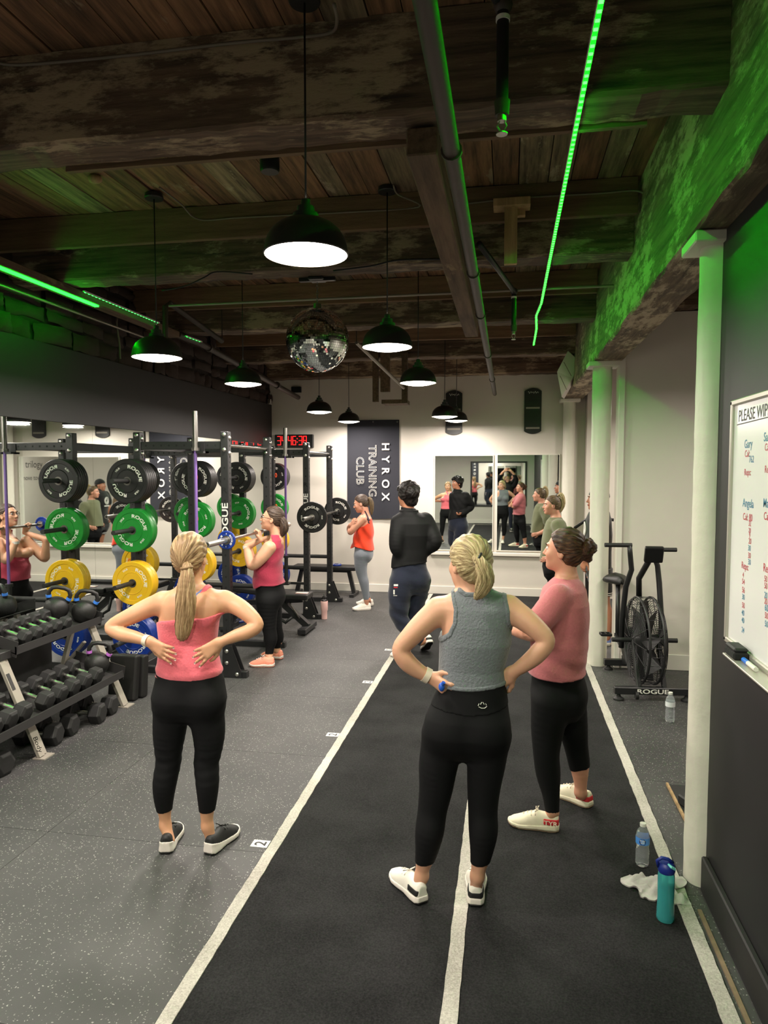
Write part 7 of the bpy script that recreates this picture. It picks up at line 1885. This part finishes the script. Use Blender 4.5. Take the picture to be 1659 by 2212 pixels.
# ------------------------------------------------ G: woman in the olive T-shirt by the column
p = Person('', 9.1, h=0.0075, sk='skin_pink'); p.sd = -0.170; J, F = p.J, p.F
fx = J(1198, 1150)[0]
hN, hF = np.array((fx+0.06, 9.0, TURF)), np.array((fx+0.07, 9.2, TURF))
Gp = person_root('blonde woman in a loose olive T-shirt standing by the far column', 9.1, [hN, hF])
F.loft(p.st([(1118, 1191, 1210, 0.06), (1127, 1182, 1216, 0.13), (1140, 1176, 1220, 0.16), (1170, 1175, 1216, 0.15), (1200, 1174, 1214, 0.15), (1225, 1172, 1218, 0.17), (1245, 1176, 1212, 0.15), (1255, 1184, 1204, 0.10)]), k=0.04)
c = J(1192, 1092, 0.0); Mh = head_frame(97, -2)
F.chain(p.lm([(1198, 1104, 0, 10.5), (1200, 1112, 0, 10), (1201, 1122, 0, 13)]), 0.025); core = list(F.p)
armN = p.lm([(1206, 1136, -0.17, 11.5), (1216, 1160, -0.24, 10), (1222, 1183, -0.28, 8), (1208, 1196, -0.24, 7.5), (1192, 1205, -0.19, 5.5)])
armF = p.lm([(1206, 1136, 0.17, 11), (1212, 1160, 0.24, 9), (1218, 1182, 0.28, 8), (1204, 1194, 0.24, 7), (1188, 1203, 0.19, 5.5)])
F.chain(armN, 0.02); F.chain(armF, 0.02)
n0 = len(F.p)
for dy, hp in ((-0.09, hN), (0.09, hF)):
    F.chain([(J(1194, 1235, dy), 0.10), (np.array((fx-0.01, 9.1+dy, 0.62)), 0.072), (np.array((fx-0.005, 9.1+dy, 0.46)), 0.056), (np.array((fx+0.02, 9.1+dy, 0.33)), 0.056), (np.array((fx+0.03, 9.1+dy, 0.13)), 0.033)], 0.03)
legp = list(F.p[n0:])
for dy, hp in ((-0.09, hN), (0.09, hF)): F.rc((fx+0.03, 9.1+dy, 0.13), (hp[0]-0.05, hp[1], 0.05), 0.032, 0.027, 0.02)
add_hand(F, armN[-1][0], (-0.8, 0.2, -0.2), (0, 1, 0), 1, (0.2, 0.3, 0.2), 0.5, 0.92); add_hand(F, armF[-1][0], (-0.8, -0.2, -0.2), (0, -1, 0), -1, (0.2, 0.3, 0.2), 0.5, 0.92)
add_head(F, c, Mh, 1.0); mesh_field('body', F, 0.0068, 'skin_pink', Gp); face_parts(Gp, c, Mh, 1.0)
T = Field(); T.loft(p.st([(1117, 1187, 1213, 0.085), (1126, 1180, 1219, 0.14), (1142, 1175, 1225, 0.18), (1170, 1170, 1224, 0.18), (1195, 1167, 1222, 0.185), (1214, 1164, 1222, 0.19)]), k=0.03)
T.chain(p.lm([(1207, 1136, -0.17, 16), (1216, 1158, -0.24, 16), (1219, 1168, -0.26, 15)]), 0.03); T.chain(p.lm([(1207, 1136, 0.17, 16), (1213, 1158, 0.24, 15), (1216, 1168, 0.26, 14)]), 0.03)
mesh_field('t_shirt', T, 0.0072, 'cloth_olive', Gp, cut=zcut(p, [(1140, 1110), (1260, 1110), (1260, 1210), (1140, 1210)]), fold=lambda X, Y, Z: 0.006*np.sin(X*30+Y*22+2*np.sin(Z*9))*np.clip((1.35-Z)*3, 0.15, 1))
mesh_field('leggings', copyF(core+legp), 0.0075, 'leggings_black', Gp, off=0.005, cut=lambda ax: np.maximum(ax[2]-0.92, 0.12-ax[2])[None, None, :])
hair_cap(Gp, 'hair', c, Mh, 1.0, 'hair_dark_blonde', (0.0, -0.095, 0.06), 0.006, line=((0.070, 0.080), (-0.045, -0.07)))
tail(Gp, 'ponytail', [(J(1207, 1070, 0), 0.018), (J(1212, 1068, 0), 0.024), (J(1216, 1078, 0), 0.027), (J(1216, 1092, 0), 0.024), (J(1211, 1106, 0), 0.010)], 'hair_pale_blonde', 0.006)
for hp in (hN, hF): make_shoe(Gp, hp, hp+np.array((-0.25, 0, 0)), ('shoe_white', 'sole_white', 'sole_white'), 0.25, s=1.0, h=0.0065)

# ------------------------------------------------ H: man in black behind the column, hand on the treadmill rail
p = Person('', 8.15, h=0.0078, sk='skin_warm'); p.sd = -0.170; J, F = p.J, p.F
hx_ = J(1298, 1150)[0]
hN, hF = np.array((hx_+0.12, 8.05, 0.0)), np.array((hx_+0.10, 8.27, 0.0))
Hp = person_root('man in a black cap, black T-shirt and striped shorts behind the round column', 8.15, [hN, hF])
F.loft(p.st([(1098, 1284, 1306, 0.07), (1108, 1274, 1314, 0.14), (1122, 1268, 1318, 0.19), (1155, 1266, 1320, 0.19), (1190, 1270, 1318, 0.165), (1220, 1270, 1318, 0.165), (1242, 1270, 1320, 0.17), (1258, 1278, 1314, 0.13)]), k=0.04)
c = J(1291, 1079, 0.0); Mh = head_frame(92, 0)
F.chain(p.lm([(1296, 1090, 0, 12), (1298, 1098, 0, 12), (1298, 1106, 0, 15)]), 0.025); core = list(F.p)
armN = p.lm([(1298, 1124, -0.21, 13), (1294, 1150, -0.25, 11), (1290, 1178, -0.25, 9), (1276, 1196, -0.18, 8.5), (1264, 1210, -0.12, 6.5)])
armF = p.lm([(1298, 1124, 0.21, 13), (1296, 1150, 0.25, 11), (1292, 1178, 0.25, 9), (1284, 1200, 0.22, 8), (1280, 1222, 0.2, 6.5)])
F.chain(armN, 0.02); F.chain(armF, 0.02); n0 = len(F.p)
for dy, hp in ((-0.11, hN), (0.11, hF)):
    F.chain([(J(1296, 1250, dy), 0.105), (np.array((hx_+0.02, 8.15+dy, 0.62)), 0.078), (np.array((hx_+0.04, 8.15+dy, 0.47)), 0.058), (np.array((hx_+0.075, 8.15+dy, 0.33)), 0.058), (np.array((hx_+0.08, 8.15+dy, 0.12)), 0.036), (np.array((hp[0]-0.05, hp[1], 0.05)), 0.03)], 0.03)
legp = list(F.p[n0:])
add_hand(F, armN[-1][0], J(1258, 1228, -0.10)-armN[-1][0], (0.6, 0.6, 0), 1, (0.4, 0.6, 0.5), 0.5); add_hand(F, armF[-1][0], (-0.2, 0, -1), (0, -1, 0), 1, (0.3, 0.4, 0.3), 0.5)
add_head(F, c, Mh, 1.05); mesh_field('body', F, 0.007, 'skin_warm', Hp); face_parts(Hp, c, Mh, 1.05)
T = copyF(core); T.chain(p.lm([(1298, 1124, -0.20, 16), (1295, 1148, -0.25, 15), (1294, 1156, -0.25, 14)]), 0.03); T.chain(p.lm([(1298, 1124, 0.20, 16), (1296, 1148, 0.25, 15), (1295, 1156, 0.25, 14)]), 0.03)
tee = mesh_field('t_shirt', T, 0.0078, 'cloth_black', Hp, off=0.012, cut=zcut(p, [(1220, 1094), (1360, 1094), (1360, 1232), (1220, 1232)]))
T = copyF(legp+core[:1]); mesh_field('shorts', T, 0.0078, 'cloth_black', Hp, off=0.022, cut=lambda ax: np.maximum(ax[2]-0.86, 0.56-ax[2])[None, None, :])
for zz in (0.575, 0.595):
    T = copyF(legp); mesh_field('shorts_stripe', T, 0.0078, 'text_white', Hp, off=0.0245, cut=(lambda z_: (lambda ax: np.abs(ax[2]-z_)[None, None, :]-0.0065))(zz))
fe = J(1266, 1142, 0.0)
mb = MB()
for k in range(3):
    R_ = 0.075-0.02*k
    mb.tube([Vector((fe[0]-0.018+0.004*k-0.35*(R_*math.cos(a))**2*0+0.9*(R_*math.cos(a))**2, fe[1]+R_*math.cos(a), fe[2]+R_*math.sin(a))) for a in [2*math.pi*i/20 for i in range(20)]], 0.007, 5, closed=True)
mb.box((fe[0]-0.02, fe[1]-0.09, fe[2]-0.125), (fe[0]-0.012, fe[1]+0.09, fe[2]-0.10)); mb.build('shirt_emblem', 'text_white', Hp)
hair_cap(Hp, 'cap', c, Mh, 1.05, 'cloth_black', (0.0, -0.12, 0.02), 0.007, thick=(0.087, 0.109, 0.098), line=((0.100, 0.050), (-0.06, -0.02)), low=0.02)
hair_cap(Hp, 'hair', c, Mh, 1.05, 'hair_brown', (0.0, -0.02, 0.12), 0.007, thick=(0.082, 0.102, 0.092), line=((0.060, 0.080), (-0.045, -0.075)))
for hp in (hN, hF): make_shoe(Hp, hp, hp+np.array((-0.28, 0, 0)), ('strap_blue', 'sole_white', 'sole_white'), 0.28, s=1.08, h=0.0065)

# ------------------------------------------------ the photographer, arms raised, standing where the picture is taken from (seen in the mirrors)
Pp = thing('person', (-0.02, -0.5, 0.0), 'person in a black top and jeans with both arms raised, seen in the mirrors', 'person')
p = Person('', -0.5, h=0.009); F = Field(); x0_, y0_ = -0.02, -0.5
F.loft([(0.86, x0_, y0_, 0.12, 0.08), (0.92, x0_, y0_, 0.17, 0.12), (1.05, x0_, y0_, 0.155, 0.115), (1.25, x0_, y0_, 0.17, 0.12), (1.42, x0_, y0_, 0.18, 0.11), (1.50, x0_, y0_, 0.10, 0.08)], k=0.04)
c = np.array((x0_, y0_+0.02, 1.66)); Mh = head_frame(0, 10)
F.chain([(np.array((x0_, y0_, 1.60)), 0.055), (np.array((x0_, y0_, 1.48)), 0.06)], 0.03); core = list(F.p)
arms = []
for sg in (-1, 1):
    a = [(np.array((x0_+0.19*sg, y0_, 1.44)), 0.062), (np.array((x0_+0.27*sg, y0_+0.14, 1.58)), 0.052), (np.array((x0_+0.26*sg, y0_+0.25, 1.70)), 0.043), (np.array((x0_+0.16*sg, y0_+0.32, 1.86)), 0.036), (np.array((x0_+0.10*sg, y0_+0.35, 1.92)), 0.028)]
    F.chain(a, 0.025)
top = list(F.p); n0 = len(F.p)
for sg in (-1, 1): F.chain([(np.array((x0_+0.09*sg, y0_, 0.90)), 0.10), (np.array((x0_+0.10*sg, y0_, 0.68)), 0.08), (np.array((x0_+0.11*sg, y0_+0.01, 0.48)), 0.062), (np.array((x0_+0.11*sg, y0_-0.01, 0.32)), 0.058), (np.array((x0_+0.12*sg, y0_-0.03, 0.10)), 0.04), (np.array((x0_+0.12*sg, y0_, 0.06)), 0.035)], 0.03)
legp = list(F.p[n0:])
for sg in (-1, 1): add_hand(F, (x0_+0.10*sg, y0_+0.35, 1.92), (-0.5*sg, 0.1, 0.5), (0, 1, 0), sg, (0.4, 0.6, 0.4), 0.5)
add_head(F, c, Mh, 1.03); mesh_field('body', F, 0.009, 'skin_fair', Pp); face_parts(Pp, c, Mh, 1.03)
mesh_field('zip_top', copyF(top), 0.009, 'cloth_jacket', Pp, off=0.013, cut=lambda ax: np.maximum(0.90-ax[2][None, None, :], np.maximum(ax[2][None, None, :]-1.80, 0*ax[0][:, None, None]-1)))
mesh_field('jeans', copyF(legp+core[:1]), 0.009, 'cloth_navy', Pp, off=0.012, cut=lambda ax: np.maximum(ax[2]-0.98, 0.07-ax[2])[None, None, :])
hair_cap(Pp, 'hair', c, Mh, 1.03, 'hair_brown', (0, -0.02, 0.12), 0.007, line=((0.075, 0.07), (-0.04, -0.08)))
for sg in (-1, 1):
    hp = np.array((x0_+0.12*sg, y0_-0.08, TURF)); make_shoe(Pp, hp, hp+np.array((0.03*sg, 0.28, 0)), ('shoe_black', 'sole_white', 'sole_black'), 0.28, s=1.08, h=0.007)
